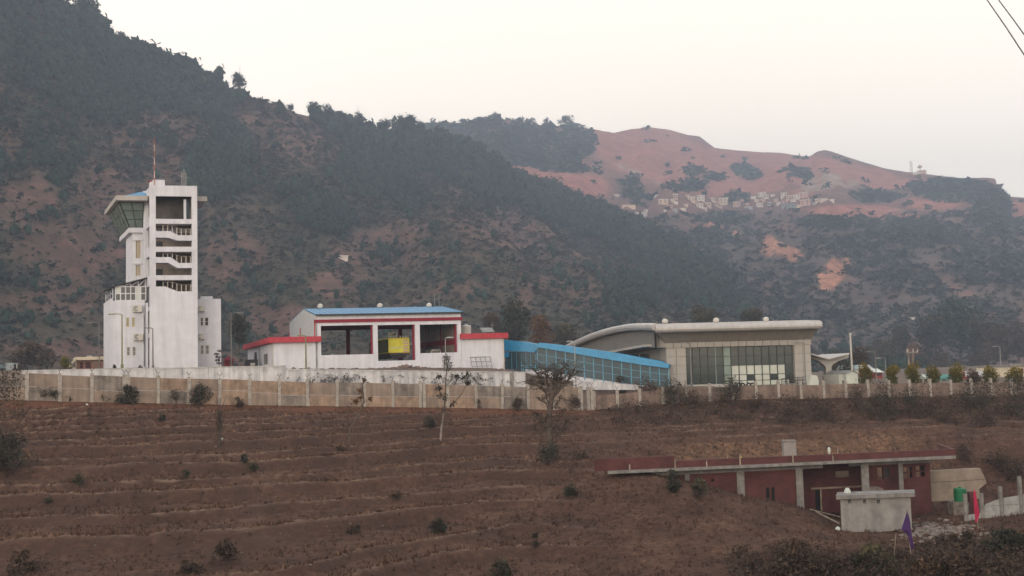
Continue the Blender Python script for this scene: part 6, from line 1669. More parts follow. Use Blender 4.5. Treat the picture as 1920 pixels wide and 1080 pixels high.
for x, y, w, h, wm, rm, lab in VILLAGE:
    if lab == SM: lab = village_label(x, y, wm, rm)
    hill_house(far, x, y, w * .92, h, wm, rm, lab, group='houses of the hillside village', gable=(h <= 5 and w > 11))
hill_house(near, 644, 486, 17, 8, VW, VW, 'lone whitish hut on the scrubby hillside above the fire station', name='hillside_hut', cat='hut', win=False)
hill_house(near, 1581, 628, 8, 5, VW, VW, 'tiny white hut at the wood edge left of the white mast', name='hillside_hut', cat='hut', gable=True, win=False)
hill_house(far, 1713, 599, 6, 5, VW, VW, 'tiny white hut high among the trees above the orange tree', name='hillside_hut', cat='hut', win=False)
hill_house(far, 1744, 323, 14, 5, VP, VW, 'low building on the ridge top beside the relay mast', name='ridge_building', cat='building')
hill_house(far, 1722, 325, 16, 3, VW, VW, 'low white block at the foot of the relay mast', name='ridge_building', cat='building', win=False)
P = far.find(1708, 326); D_ = P.length
rm_ = thing('relay_mast', 'pale lattice relay mast on the distant ridge', 'mast', P)
hm_ = 22 / FPX * D_; wm_ = 3.6
for sx in (-1, 1):
    for sy in (-1, 1):
        q = MB(); q.tube(P + Vector((sx * wm_ / 2, sy * wm_ / 2, -3)), P + Vector((sx * wm_ / 3, sy * wm_ / 3, hm_)), .28, n=5); q.build('leg', VW, rm_)
for k in range(6):
    q = MB(); z_ = hm_ * (k + .5) / 6; w_ = wm_ / 2 * .9
    for sy in (-1, 1): q.tube(P + Vector((-w_, sy * w_, z_)), P + Vector((w_, sy * w_, z_ + hm_ / 7 * (1 if sy > 0 else -1))), .22, n=4)
    for sx in (-1, 1): q.tube(P + Vector((sx * w_, -w_, z_)), P + Vector((sx * w_, w_, z_)), .22, n=4)
    q.build('brace', VW, rm_)
P = far.find(1746, 325); q = MB(); q.lathe([(1.0, 0), (.8, 5), (4.5, 6.5), (4.0, 4.75), (1, 9.5)], P + Vector((2, 2, 5)), 10); tag(q.build('water_tower', VP), 'mushroom shaped tank on the distant ridge building', 'water tower')

# ================================================================== PLANTS
def leaf_tris(n, w, h, size, clumps=7, lift=.1, squash=1.0, seed=0, hollow=.45, pts=None):
    """n small leaf-sized faces gathered in uneven clumps; returns V, F, tint in local metres (base at 0)."""
    r = np.random.default_rng(seed)
    C = []
    for k in range(clumps):
        a, q, t = r.random() * 6.283, r.random() ** .6, r.random()
        env = math.sin(math.pi * min(1, .18 + .78 * t)) ** .7
        C.append((math.cos(a) * q * w * .38 * env, math.sin(a) * q * w * .38 * env, h * (lift + (1 - lift) * (.12 + .76 * t)), r.uniform(.16, .30) * min(w, h * 1.3), r.normal(.5, .2)))
    if pts is not None: C = pts
    C = np.array(C)
    i = r.integers(len(C), size=n)
    d = r.normal(size=(n, 3)); d /= np.linalg.norm(d, axis=1)[:, None]
    rad = C[i, 3] * (hollow + (1.15 - hollow) * r.random(n) ** .6)
    P = C[i, :3] + d * rad[:, None] * np.array([1, 1, squash])
    if pts is None: P[:, 2] = np.maximum(P[:, 2], size * .3)
    t = r.normal(size=(n, 3, 3)) * size * r.uniform(.6, 1.3, (n, 1, 1))
    V = (P[:, None] + t).reshape(-1, 3)
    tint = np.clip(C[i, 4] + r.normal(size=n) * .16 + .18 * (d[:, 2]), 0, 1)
    return V, np.arange(3 * n).reshape(-1, 3), np.repeat(tint, 3)
def branches(h, n0, seed, spread=.5, levels=3, r0=.06, kink=.25, nk=(2, 4), lift=.0, first=None):
    """a bare branching skeleton: list of (p0, p1, r0, r1)"""
    r = random.Random(seed); out, tips = [], []
    def grow(p, d, L, rad, lv):
        steps = 3
        for s in range(steps):
            d = (d + Vector((r.uniform(-kink, kink), r.uniform(-kink, kink), r.uniform(-kink * .3, kink * .5)))).normalized()
            q = p + d * (L / steps); out.append((p, q, rad, rad * .82)); p, rad = q, rad * .82
            if lv > 0 and s > 0:
                for _ in range(r.randint(*nk) - 1):
                    dd = (d + Vector((r.uniform(-1, 1), r.uniform(-1, 1), r.uniform(-.25, .6))) * spread).normalized()
                    grow(p, dd, L * r.uniform(.45, .72), rad * .6, lv - 1)
        tips.append(p)
    for k in range(n0):
        a = 6.283 * k / n0 + r.random()
        d = Vector((math.cos(a) * spread, math.sin(a) * spread, 1)).normalized() if n0 > 1 else Vector((first or (0, 0, 1)))
        grow(Vector((0, 0, lift)), d, h * (.55 if levels > 1 else .8) * r.uniform(.8, 1.1), r0, levels)
    return out, tips
def seg_mesh(segs, n=4):
    V, F = [], []
    for p0, p1, a, b in segs:
        d = (p1 - p0).normalized(); u = d.orthogonal().normalized(); w = d.cross(u); k = len(V)
        for p, rr in ((p0, a), (p1, b)):
            for j in range(n):
                t = 6.283 * j / n; V.append(p + (u * math.cos(t) + w * math.sin(t)) * rr)
        F += [(k + j, k + (j + 1) % n, k + n + (j + 1) % n, k + n + j) for j in range(n)]
    return np.array([tuple(v) for v in V]), np.array(F)
def plant(name, label, cat, P, w, h, n, leafm, size, barkm=BARK, seed=0, clumps=7, lift=.1, bare=0, trunk=None, group=None, squash=1.0, leaf_name='foliage', twig_r=.02, hollow=.45):
    o = thing(name, label, cat, P, group=group)
    o.rotation_euler.z = 0
    segs, tips = branches(h * .95, 5 if trunk is None else 1, seed, spread=.45 * min(2, w / h + .3), levels=2 if bare else 1, r0=twig_r if trunk is None else trunk)
    V, F = seg_mesh(segs); fast_mesh('stem' if trunk is None else 'trunk', V, F, barkm, o, tint=np.full(len(V), .5))
    if n:
        V, F, T = leaf_tris(n, w, h, size, clumps, lift, squash, seed, hollow); fast_mesh(leaf_name, V, F, leafm, o, tint=T)
    return o
SHR = [  # px, py (foot), width px, height px, leaf material, leaves, label, name/kind
    (82, 749, 30, 28, DRYLEAF, 120, 'dry twiggy shrub against the wall, left of the dark round bush near the left end'), (101, 750, 24, 22, DARKLEAF, 260, 'dark round bush at the foot of the second wall post from the left edge'),
    (190, 753, 24, 18, OLIVELEAF, 120, 'small leafy green shrub with spreading top before the buff wall'), (239, 757, 44, 30, DARKLEAF, 420, 'broad dark green bush at the twin wall posts below the tower'),
    (330, 757, 26, 34, DRYLEAF, 70, 'thin dry shrub with bare stems against the wall below the stair shaft'), (379, 761, 46, 42, DARKLEAF, 330, 'tall grey-green bush against the wall below the street lamp'),
    (446, 764, 20, 18, DRYLEAF, 110, 'low rusty brown bush at the wall foot below the fire station wing'), (129, 752, 14, 16, OLIVELEAF, 60, 'little sparse weed between the second and third wall posts'),
    (148, 908, 26, 24, OLIVELEAF, 200, 'small green bush low on the terraces near the left edge'), (350, 898, 20, 26, OLIVELEAF, 120, 'sparse grey-green bush halfway down the terraces'), (474, 886, 28, 26, OLIVELEAF, 210, 'fresh green bush beside a dark one on the middle terraces'), (457, 868, 20, 20, DARKLEAF, 150, 'dark bush just above the fresh green one on the middle terraces'),
    (303, 790, 18, 18, DARKLEAF, 130, 'small dark bush on the upper terraces below the stair shaft'), (168, 786, 10, 30, DRYLEAF, 40, 'narrow dead stalk on the upper terraces below the tower base'), (640, 846, 20, 16, DRYLEAF, 110, 'brown tuft below the slender crooked sapling'),
    (806, 803, 46, 26, DARKLEAF, 300, 'dark bush beside the foot of the pale young tree'), (970, 769, 24, 18, DRYLEAF, 150, 'brown bush at the wall foot left of the bare tree'), (895, 765, 18, 20, DRYLEAF, 90, 'dry reddish bush at the wall foot right of the pale young tree'), (1072, 770, 30, 26, DRYLEAF, 130, 'dry bush at the wall foot behind the bare tree'),
    (1067, 931, 36, 32, OLIVELEAF, 330, 'fresh green bush left of the unfinished house'), (822, 1001, 46, 34, DARKLEAF, 380, 'dark bush with a low tail in the lower middle of the slope'), (425, 1052, 66, 50, DRYLEAF, 420, 'big dark dry bush low on the slope left of centre'),
    (664, 1000, 34, 22, DRYLEAF, 200, 'low dark brown bush on a lower terrace left of the dark bush'), (1262, 924, 26, 44, DARKLEAF, 330, 'upright bluish green bush before the brick wall of the unfinished house'), (1312, 936, 36, 34, OLIVELEAF, 170, 'loose grey-green bush before the small dark windows of the unfinished house'),
    (940, 1092, 60, 56, OLIVELEAF, 520, 'green bush cut by the lower edge of the view at centre'), (1004, 1024, 15, 34, TWIG, 150, 'dark purplish dead stump standing alone in the lower middle'),
    (1030, 868, 66, 48, DARKLEAF, 420, 'dark green bush around the foot of the bare tree'), (90, 945, 14, 18, OLIVELEAF, 70, 'tiny green tuft on the lower left terraces'),
    (40, 1075, 120, 50, DRYLEAF, 500, 'dark dry thicket in the lower left corner'), (360, 1075, 70, 34, DRYLEAF, 260, 'low dry bush at the lower edge left of the big dark bush'), (740, 935, 26, 18, DRYLEAF, 120, 'small dry tuft midway down the slope'), (1085, 860, 40, 22, DRYLEAF, 160, 'dry brush at the left end of the cut bank'),
    (1164, 752, 22, 46, DARKLEAF, 300, 'narrow dark bush at the left end of the far boundary wall'), (1213, 757, 54, 46, DRYLEAF, 380, 'brown twiggy bush below the right end of the walkway'), (1262, 760, 64, 40, DARKLEAF, 420, 'wide dark bush below the left pier of the terminal'), (1300, 764, 44, 40, DRYLEAF, 260, 'brown bush below the left end of the terminal glass'),
    (1370, 758, 56, 46, DARKLEAF, 420, 'dark green bush below the middle of the terminal glass'), (1420, 770, 40, 28, DRYLEAF, 160, 'low dry bush on the stony bank below the terminal'), (1530, 788, 70, 40, DRYLEAF, 300, 'spreading brown bush on the stony bank below the Y canopy'), (1610, 770, 50, 44, DRYLEAF, 240, 'brown bush on the bank below the white gabled shed'),
    (1655, 786, 84, 58, DARKLEAF, 620, 'large dark green bush on the bank below the first golden shrubs'), (1708, 776, 60, 44, DARKLEAF, 340, 'dark bush on the bank below the utility pole'), (1767, 790, 90, 62, DRYLEAF, 600, 'large dark brown bush on the bank below the fifth golden shrub'), (1838, 772, 100, 56, DARKLEAF, 640, 'long dark bush hiding the wall below the last golden shrubs'),
    (1905, 778, 80, 66, DARKLEAF, 600, 'tall dark bush on the bank at the right edge'), (1846, 800, 70, 36, DRYLEAF, 300, 'low brown bush on the terrace below the long dark bush'), (1480, 790, 46, 26, DRYLEAF, 180, 'low dry bush on the bank below the right pier of the terminal'),
    (1500, 1085, 150, 62, DRYLEAF, 800, 'broad dark thicket at the lower edge right of centre'), (1640, 1082, 110, 48, OLIVELEAF, 700, 'wide olive bush at the lower edge before the grey shed'), (1775, 1096, 140, 56, DRYLEAF, 800, 'dark brown thicket at the lower edge behind the purple pennant'), (1885, 1048, 130, 46, DARKLEAF, 800, 'dark bush below the broken yard wall at the right edge'),
    (1800, 1026, 90, 26, DRYLEAF, 360, 'brown brush between the purple and pink pennants'), (1870, 880, 70, 40, DRYLEAF, 260, 'dry bush on the bank above the buff retaining wall'), (1810, 862, 36, 26, DRYLEAF, 160, 'dark dry tuft right of the slab end'), (1915, 905, 60, 40, DRYLEAF, 220, 'dry brush above the broken yard wall at the right edge'),
    (836, 692, 30, 30, TWIG, 90, 'dry leafless shrub on the rubble strip before the fire station'), (214, 694, 7, 10, DARKLEAF, 60, 'little dark plant at the left corner of the tower base'), (262, 694, 12, 8, DARKLEAF, 60, 'low dark plant before the tower base under the air conditioners'),
]
for k, (x, y, w, h, m, n, lab) in enumerate(SHR):
    if y < 700 or y > 700:
        P = hit(x, y) if y > 700 else at(x, y, 114.5 if x > 500 else 112)
        D = P.y
        plant('shrub', lab, 'shrub', P - Vector((0, 0, .05)), w / FPX * D * (.85 if y > 770 and x < 1100 else 1.05), h / FPX * D * (.78 if y > 770 and x < 1100 else 1.1), int(n * (1.8 if y > 770 and x < 1100 else 4.0)), m, .062 if n > 100 else .05, seed=100 + k, clumps=5 + n // 60, lift=.02, bare=1, barkm=TWIG, twig_r=.018)
# golden topped shrubs in a row behind the far boundary wall
for k, (x, yb, w, h, lab) in enumerate([(1622, 726, 24, 42, 'golden topped shrub beside the white shed, first and widest of its row'), (1675, 725, 19, 40, 'slim golden shrub, second of the row behind the wall'), (1713, 724, 24, 40, 'golden shrub in front of the utility pole'), (1751, 724, 22, 35, 'golden shrub left of the turquoise roofed shed'),
                                       (1793, 724, 27, 38, 'golden shrub right of the turquoise roofed shed'), (1825, 724, 20, 27, 'dull reddish low shrub, sixth of the golden row'), (1859, 724, 22, 34, 'golden shrub in front of the grey house, seventh of the row'), (1904, 724, 26, 30, 'low golden shrub before the cream two-storey house')]):
    P = at(x, yb, 122.5)
    o = thing('golden_shrub', lab, 'shrub', P, group='clipped golden shrubs in a row')
    hh, ww = h / FPX * 122.5, w / FPX * 122.5
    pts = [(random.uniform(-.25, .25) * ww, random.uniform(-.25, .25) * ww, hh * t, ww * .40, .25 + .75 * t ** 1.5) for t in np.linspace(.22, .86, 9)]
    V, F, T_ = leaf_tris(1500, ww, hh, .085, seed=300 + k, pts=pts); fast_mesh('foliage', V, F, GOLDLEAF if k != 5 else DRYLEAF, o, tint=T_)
    V, F = seg_mesh([(Vector((0, 0, -.6)), Vector((0, 0, hh * .6)), .06, .03)]); fast_mesh('stem', V, F, BARK, o)
P = at(122, 694, 126); plant('shrub', 'yellow-green shrub left of the low brown building', 'shrub', P, 1.5, 1.6, 420, YELLOWLEAF, .09, seed=41, clumps=8)
P = at(411, 687, 119.5); o = thing('conifer', 'small layered conifer at the outer corner of the right side block of the tower', 'conifer', P)
V, F = seg_mesh([(Vector((0, 0, -.3)), Vector((0, 0, 1.9)), .05, .02)]); fast_mesh('trunk', V, F, BARK, o)
pts = [(random.uniform(-.3, .1), 0, .35 + .33 * k, .34 - .03 * k, .3) for k in range(5)]
V, F, T_ = leaf_tris(260, .8, 1.9, .07, seed=43, pts=pts, squash=.28); fast_mesh('foliage', V, F, DARKLEAF, o, tint=T_)

# ------------------------------------------------------------------ the four trees on the slope
def local(P, x, y, Y): return at(x, y, Y) - P
def trunk_path(P, pts, r0, r1):
    s = []; n = len(pts) - 1
    v = [local(P, x, y, P.y + dy) for x, y, dy in pts]
    for k in range(n): s.append((v[k], v[k + 1], lerp(r0, r1, k / n), lerp(r0, r1, (k + 1) / n)))
    return s, v
# bare spreading tree
P = hit(1029, 862); t = thing('bare_tree', 'bare dark tree with a wide flat crown of twigs in front of the white wall', 'tree', P)
segs, v = trunk_path(P, [(1029, 868, 0), (1031, 825, 0), (1028, 800, .1), (1030, 772, 0), (1034, 748, 0), (1036, 738, 0)], .28, .17)
V, F = seg_mesh(segs, 7); fast_mesh('trunk', V, F, BARK, t, tint=np.full(len(V), .5))
rr = random.Random(5); lim, tw, tips = [], [], []
for k in range(11):
    tx, ty = lerp(992, 1078, k / 10) + rr.uniform(-4, 4), rr.uniform(690, 722) - 8 * math.sin(math.pi * k / 10)
    a_ = v[-1] if k % 3 else v[-2]; b_ = local(P, tx, ty, P.y + rr.uniform(-1.3, 1.3)); mid = a_ * .45 + b_ * .55 + Vector((rr.uniform(-.2, .2), rr.uniform(-.2, .2), rr.uniform(-.25, .05)))
    lim += [(a_, mid, .11, .07), (mid, b_, .07, .035)]
    for q_, base_ in ((mid, 5), (b_, 10), ((mid + b_) / 2, 8)):
        for _ in range(base_):
            d = Vector((rr.uniform(-1, 1), rr.uniform(-1, 1), rr.uniform(-.35, .8))); e_ = q_ + d * rr.uniform(.35, 1.0)
            f_ = e_ + Vector((rr.uniform(-.35, .35), rr.uniform(-.3, .3), rr.uniform(-.15, .35))); g_ = e_ + Vector((rr.uniform(-.35, .35), rr.uniform(-.3, .3), rr.uniform(-.2, .25)))
            tw += [(q_, e_, .026, .018), (e_, f_, .019, .012), (e_, g_, .019, .012)]; tips += [f_, g_]
for sx_, sy_, j in ((1003, 775, 2), (1062, 768, 2), (1052, 748, 3), (1010, 748, 3), (1000, 800, 1), (1056, 806, 1), (1045, 780, 1), (1016, 785, 1), (1066, 790, 1), (1020, 722, 3)):
    a_ = v[j]; b_ = local(P, sx_, sy_, P.y + rr.uniform(-1, 1)); mid = (a_ + b_) / 2 + Vector((rr.uniform(-.15, .15), 0, rr.uniform(-.1, .15)))
    lim += [(a_, mid, .05, .035), (mid, b_, .035, .015)]
    for q_ in (mid, b_, b_ * .6 + mid * .4):
        for _ in range(7):
            d = Vector((rr.uniform(-1, 1), rr.uniform(-1, 1), rr.uniform(-.2, .9))); e_ = q_ + d * rr.uniform(.3, .8); f_ = e_ + Vector((rr.uniform(-.3, .3), rr.uniform(-.3, .3), rr.uniform(-.1, .35)))
            tw += [(q_, e_, .022, .015), (e_, f_, .016, .01)]
V, F = seg_mesh(lim, 5); fast_mesh('limbs', V, F, BARK, t, tint=np.full(len(V), .5))
V, F = seg_mesh(tw, 3); tag(fast_mesh('twigs', V, F, TWIG, t, tint=np.full(len(V), .35)), kind='stuff')
vine = [tuple(a * (1 - q) + b * q + Vector((rr.uniform(-.25, .45), rr.uniform(-.2, .2), 0))) + (rr.uniform(.22, .5), rr.uniform(.2, .6)) for a, b in zip(v[:-2], v[1:-1]) for q in (.2, .7)]
V, F, T_ = leaf_tris(420, 1, 1, .055, seed=51, pts=vine, hollow=.1); fast_mesh('dry_creeper', V, F, TWIG, t, tint=T_)
# pale stemmed young tree
P = hit(827, 826); t = thing('young_tree', 'pale stemmed young tree with sparse dark leaves on one long side branch', 'tree', P)
segs, v = trunk_path(P, [(826, 828, 0), (828, 800, 0), (832, 775, 0), (835, 745, 0), (836, 712, 0), (838, 688, 0), (837, 672, 0)], .10, .03)
br, vb = trunk_path(P, [(833, 782, 0), (850, 757, -.3), (866, 738, -.5), (876, 718, -.6), (879, 702, -.6)], .045, .015)
br2, vb2 = trunk_path(P, [(836, 725, 0), (848, 711, .2), (856, 706, .3), (868, 708, .3)], .03, .012)
br3, vb3 = trunk_path(P, [(835, 750, 0), (826, 742, .2), (822, 728, .3)], .03, .012)
br4, vb4 = trunk_path(P, [(836, 712, 0), (826, 708, .2), (823, 706, .3)], .025, .012)
V, F = seg_mesh(segs[:2], 7); fast_mesh('trunk', V, F, PALEBARK, t)
V, F = seg_mesh(segs[2:] + br + br2 + br3 + br4, 5); fast_mesh('branches', V, F, BARK, t, tint=np.full(len(V), .5))
pts = [tuple(c) + (r_, ti) for c, r_, ti in [(vb[-1], .30, .2), (vb[-2], .22, .2), (vb2[-1], .28, .2), (vb2[-2], .22, .25), (vb3[-1], .30, .3), (vb3[-2], .22, .3), (vb4[-1], .22, .3), (v[-1], .35, .4), (v[-2], .5, .35), (v[3], .3, .3), (v[2] + Vector((.1, 0, .2)), .5, .4), (v[2] + Vector((-.15, 0, -.4)), .55, .4), (vb[1], .3, .3)]]
V, F, T_ = leaf_tris(900, 1, 1, .065, seed=53, pts=pts, hollow=.1); fast_mesh('leaves', V, F, leafmat('dark_sparse_leaves', (.045, .042, .036)), t, tint=T_)
# slender crooked sapling
P = hit(654, 830); t = thing('sapling', 'slender crooked sapling with a few orange-brown leaves before the buff wall', 'tree', P)
segs, v = trunk_path(P, [(654, 832, 0), (656, 806, 0), (664, 792, 0), (672, 780, 0), (678, 765, 0), (683, 752, 0), (681, 735, 0), (680, 720, 0), (683, 713, 0)], .10, .035)
br, vb = trunk_path(P, [(678, 765, 0), (676, 745, .1), (674, 733, .2)], .025, .01); br2, vb2 = trunk_path(P, [(676, 745, .1), (668, 752, .2), (664, 755, .2)], .02, .01); br3, vb3 = trunk_path(P, [(683, 755, 0), (690, 750, 0), (694, 748, 0)], .02, .01)
V, F = seg_mesh(segs + br + br2 + br3, 5); fast_mesh('trunk', V, F, BARK, t, tint=np.full(len(V), .5))
pts = [tuple(c) + (r_, ti) for c, r_, ti in [(vb[-1], .28, .6), (vb[-2], .22, .5), (vb2[-1], .32, .7), (vb2[-2], .25, .6), (vb3[-1], .12, .2), (v[-1], .12, .1)]]
V, F, T_ = leaf_tris(300, 1, 1, .075, seed=57, pts=pts, hollow=.1); fast_mesh('leaves', V, F, leafmat('rusty_leaves', (.13, .062, .028)), t, tint=T_)
# dead tree
P = hit(412, 838); t = thing('dead_tree', 'small dead tree with upright bare twigs on the terraces below the street lamp', 'tree', P)
segs, v = trunk_path(P, [(412, 840, 0), (412, 818, 0), (414, 800, 0), (413, 785, 0)], .15, .08)
rr = random.Random(8)
for k in range(16):
    a_ = v[rr.randint(1, 3)]; b_ = local(P, 412 + rr.uniform(-13, 15), rr.uniform(742, 785), P.y + rr.uniform(-.4, .4)); m_ = (a_ + b_) / 2 + Vector((rr.uniform(-.1, .1), 0, rr.uniform(-.2, .1)))
    segs += [(a_, m_, .045, .03), (m_, b_, .03, .014)]
V, F = seg_mesh(segs, 4); fast_mesh('trunk', V, F, TWIG, t, tint=np.full(len(V), .5))
V, F, T_ = leaf_tris(140, 1, 1, .05, seed=59, pts=[tuple(v[1]) + (.3, .4), tuple(v[2]) + (.35, .4), tuple(v[3]) + (.35, .4)], hollow=.1); fast_mesh('dry_leaves', V, F, TWIG, t, tint=T_)
# left edge: twiggy bush above a dark leafy one
P = hit(2, 846); plant('bush', 'twiggy bare bush rising against the wall at the left edge', 'bush', P, 4.4, 6.2, 2200, TWIG, .06, seed=61, clumps=16, bare=1, barkm=TWIG, twig_r=.03, hollow=.2)
P = hit(12, 898); plant('bush', 'dark green bush below the twiggy one at the left edge', 'bush', P, 3.2, 3.2, 2600, DARKLEAF, .07, seed=63, clumps=16, bare=1, barkm=TWIG)

# ------------------------------------------------------------------ trees in the valley behind the airport
def big_tree(x, yb, Y, w, h, leafm, label, n=2200, seed=0, name='broadleaf_tree', group='trees behind the airport', lift=.22):
    P = at(x, yb, Y); ww, hh = w / FPX * Y, h / FPX * Y
    o = thing(name, label, 'tree', P - Vector((0, 0, 1.0)), group=group)
    segs, tips = branches(hh * .9, 1, seed, spread=.55, levels=2, r0=.03 * hh, kink=.12)
    V, F = seg_mesh(segs, 5); fast_mesh('trunk', V, F, BARK, o, tint=np.full(len(V), .5))
    V, F, T_ = leaf_tris(n, ww, hh + 1.0, .026 * max(ww, hh), clumps=20, lift=lift, seed=seed, hollow=.5); fast_mesh('crown', V, F, leafm, o, tint=T_)
    return o
VALLEY = [(1015, 652, 260, 56, 58, ORANGELEAF, 'orange-brown autumn tree behind the blue walkway'), (968, 648, 250, 66, 82, DARKLEAF, 'dark tree left of the orange-brown one behind the fire station wing'), (1060, 650, 300, 70, 40, OLIVELEAF, 'low olive tree right of the orange-brown one behind the walkway'), (925, 632, 280, 50, 44, DRYLEAF, 'brownish tree behind the right wing roof'),
    (1712, 690, 240, 36, 44, ORANGELEAF, 'orange tree standing behind the utility pole'), (1692, 680, 260, 40, 70, DARKLEAF, 'dark tree left of the orange tree'), (1752, 682, 255, 80, 84, DARKLEAF, 'dark tree right of the orange tree'), (1800, 680, 265, 110, 110, HILLLEAF, 'tallest dark tree of the grove at the right'), (1848, 686, 250, 96, 88, DARKLEAF, 'round dark tree right of the tallest one'),
    (1878, 690, 240, 54, 78, DRYLEAF, 'brownish bare-looking tree near the right edge'), (1912, 684, 255, 60, 84, DRYLEAF, 'hazy brown tree behind the cream house'), (1652, 692, 230, 60, 46, OLIVELEAF, 'low olive tree behind the thin lamps'), (1676, 690, 235, 50, 50, DARKLEAF, 'dark bushy tree left of the utility pole'), (1770, 702, 220, 44, 38, DRYLEAF, 'low brown tree above the turquoise shed'),
    (1735, 700, 215, 40, 34, DARKLEAF, 'low dark tree right of the utility pole'), (1840, 700, 225, 60, 34, DRYLEAF, 'low brown tree above the grey house'), (1612, 690, 220, 46, 44, DRYLEAF, 'maroon-brown tree behind the white mast'), (1568, 690, 215, 50, 26, OLIVELEAF, 'low olive tree seen under the Y canopy'), (1590, 705, 160, 34, 24, DARKLEAF, 'dark green bushy tree just left of the small gabled shed'),
    (1320, 606, 320, 60, 30, OLIVELEAF, 'olive tree showing above the terminal roof between its first two vents'), (1412, 604, 330, 50, 22, OLIVELEAF, 'small olive tree showing above the terminal roof left of its last vent'), (446, 650, 210, 40, 60, DARKLEAF, 'dark tree between the tower side block and the fire station'), (60, 690, 220, 90, 40, DRYLEAF, 'low brown scrubby tree behind the parked lorry')]
for k, (x, yb, Y, w, h, m, lab) in enumerate(VALLEY): big_tree(x, yb, Y * (2.1 if x > 1640 and Y > 210 else 1), w, h, m, lab, seed=400 + k)
# ------------------------------------------------------------------ trees that stand out on the skylines
def sky_tree(hill, tab, x, w, h, label, group, leafm, dy=0, row=1.0, n=900, stemmy=.3, name='pine_tree'):
    row_i = int(np.argmin(np.abs(hill.v[:, 0] - row)))
    c = int(np.argmin(np.abs(hill.px[row_i] - x)))
    P = Vector((hill.x[row_i, c], hill.y[row_i, c], hill.z[row_i, c])); D = P.length
    ww, hh = w / FPX * D, h / FPX * D
    o = thing(name, label, 'tree', P - Vector((0, 0, 1.0)), group=group)
    segs, tips = branches(hh * .95, 1, int(x) + 9, spread=.5, levels=1, r0=.022 * hh, kink=.06)
    V, F = seg_mesh(segs, 4); fast_mesh('trunk', V, F, BARK, o, tint=np.full(len(V), .5))
    V, F, T_ = leaf_tris(n, ww, hh, .042 * max(ww, hh), clumps=13, lift=stemmy, seed=int(x), hollow=.35); fast_mesh('crown', V, F, leafm, o, tint=T_)
    return o
SKY = [(448, 28, 38, 'lone rounded tree standing clear on the near skyline'), (346, 26, 26, 'round tree on the near skyline uphill from the lone one'), (545, 16, 16, 'small tree on the skyline left of the dark ridge grove'), (590, 34, 30, 'leftmost crown of the dark ridge grove'), (612, 34, 32, 'second crown of the dark ridge grove'), (632, 30, 26, 'third crown of the dark ridge grove'),
    (676, 32, 48, 'tall slender pine left of the gap on the ridge'), (698, 24, 36, 'narrow pine right next to the tall slender one on the ridge'), (722, 28, 50, 'ridge pine just left of the bright sky gap'), (748, 30, 60, 'tallest ridge pine above the bright sky gap'), (768, 30, 56, 'ridge pine just right of the bright sky gap'), (788, 26, 42, 'last tall pine at the right end of the ridge grove'),
    (820, 26, 36, 'lower pine down the ridge from the bright gap'), (1038, 40, 34, 'bushy tree on the falling spur above the pink slope'), (1062, 34, 34, 'bushy tree next downhill on the falling spur'), (1102, 30, 28, 'tree on the falling spur nearest the village'), (170, 40, 46, 'big pine crown high on the near skyline'), (152, 34, 40, 'pine left of the big crown high on the near skyline'), (225, 34, 32, 'pine on the skyline below the big crown'), (252, 30, 26, 'pine crown one step further down the skyline'), (298, 36, 26, 'broad crown on the skyline above the round tree')]
for x, w, h, lab in SKY: sky_tree(near, NEAR_SKY, x, w, h, lab, 'trees along the near skyline', HILLLEAF, row=.995)
for x, w, h, lab in [(998, 16, 14, 'small tree on the distant dark hilltop, left of the gap'), (1026, 24, 14, 'spreading trees over a bright gap on the distant dark hilltop'), (1062, 40, 18, 'broad crown at the right end of the distant dark hilltop'), (930, 24, 12, 'tree at the summit of the distant dark hilltop')]:
    sky_tree(far, FAR_SKY, x, w, h, lab, 'trees on the distant dark hilltop', FARLEAF, row=.995, n=400)

# ------------------------------------------------------------------ grass, brush and stones nobody could count
def tufts(name, X_, Y_, hgt, m, label, blades=4, wid=.035, tint=None):
    n = len(X_); Z_ = ground(X_, Y_) - .02
    a = rng.random((n, blades)) * 6.283; ln = hgt[:, None] * rng.uniform(.6, 1.2, (n, blades)); lean = rng.uniform(.15, .75, (n, blades))
    bx = X_[:, None] + rng.normal(size=(n, blades)) * .06; by = Y_[:, None] + rng.normal(size=(n, blades)) * .06; bz = np.repeat(Z_[:, None], blades, 1)
    px_, py_ = np.cos(a + 1.57) * wid * (1 + ln), np.sin(a + 1.57) * wid * (1 + ln)
    A = np.stack([bx - px_, by - py_, bz], -1); B = np.stack([bx + px_, by + py_, bz], -1)
    C = np.stack([bx + np.cos(a) * ln * lean, by + np.sin(a) * ln * lean, bz + ln], -1)
    V = np.stack([A, B, C], 2).reshape(-1, 3)
    t = np.repeat(np.clip((tint if tint is not None else rng.random(n)), 0, 1), blades * 3)
    return tag(fast_mesh(name, V, np.arange(len(V)).reshape(-1, 3), m, tint=t), label, kind='stuff')
n = 95000
X_, Y_ = rng.uniform(-62, 66, n), 42 + 80 * rng.random(n) ** 1.1
_, L_, R_, A_ = ground(X_, Y_, True)
fy2 = fence_y(X_)
dens = (.45 + .45 * fbm(X_ / 5, Y_ / 5, 91, 3)) * (1 - .7 * R_) + .8 * L_
inside = (Y_ < fy2 - .3) & (np.abs(X_) < Y_ * .52 + 3) & (rng.random(n) < dens)
X_, Y_, L_, R_ = X_[inside], Y_[inside], L_[inside], R_[inside]
tufts('dry_grass', X_, Y_, .10 + .16 * rng.random(len(X_)) + .10 * L_, GRASS, 'short dry grass over the terraced slope', tint=.48 + .12 * rng.normal(size=len(X_)) + .40 * L_ - .25 * R_)
n = 9000                                                        # pale dead grass hanging over the terrace lips
X_, Y_ = rng.uniform(-58, 12, 160000), rng.uniform(46, 106, 160000)
_, L_, R_, A_ = ground(X_, Y_, True)
k = (L_ > .45) & (Y_ < fence_y(X_) - .5) & (np.abs(X_) < Y_ * .52 + 3)
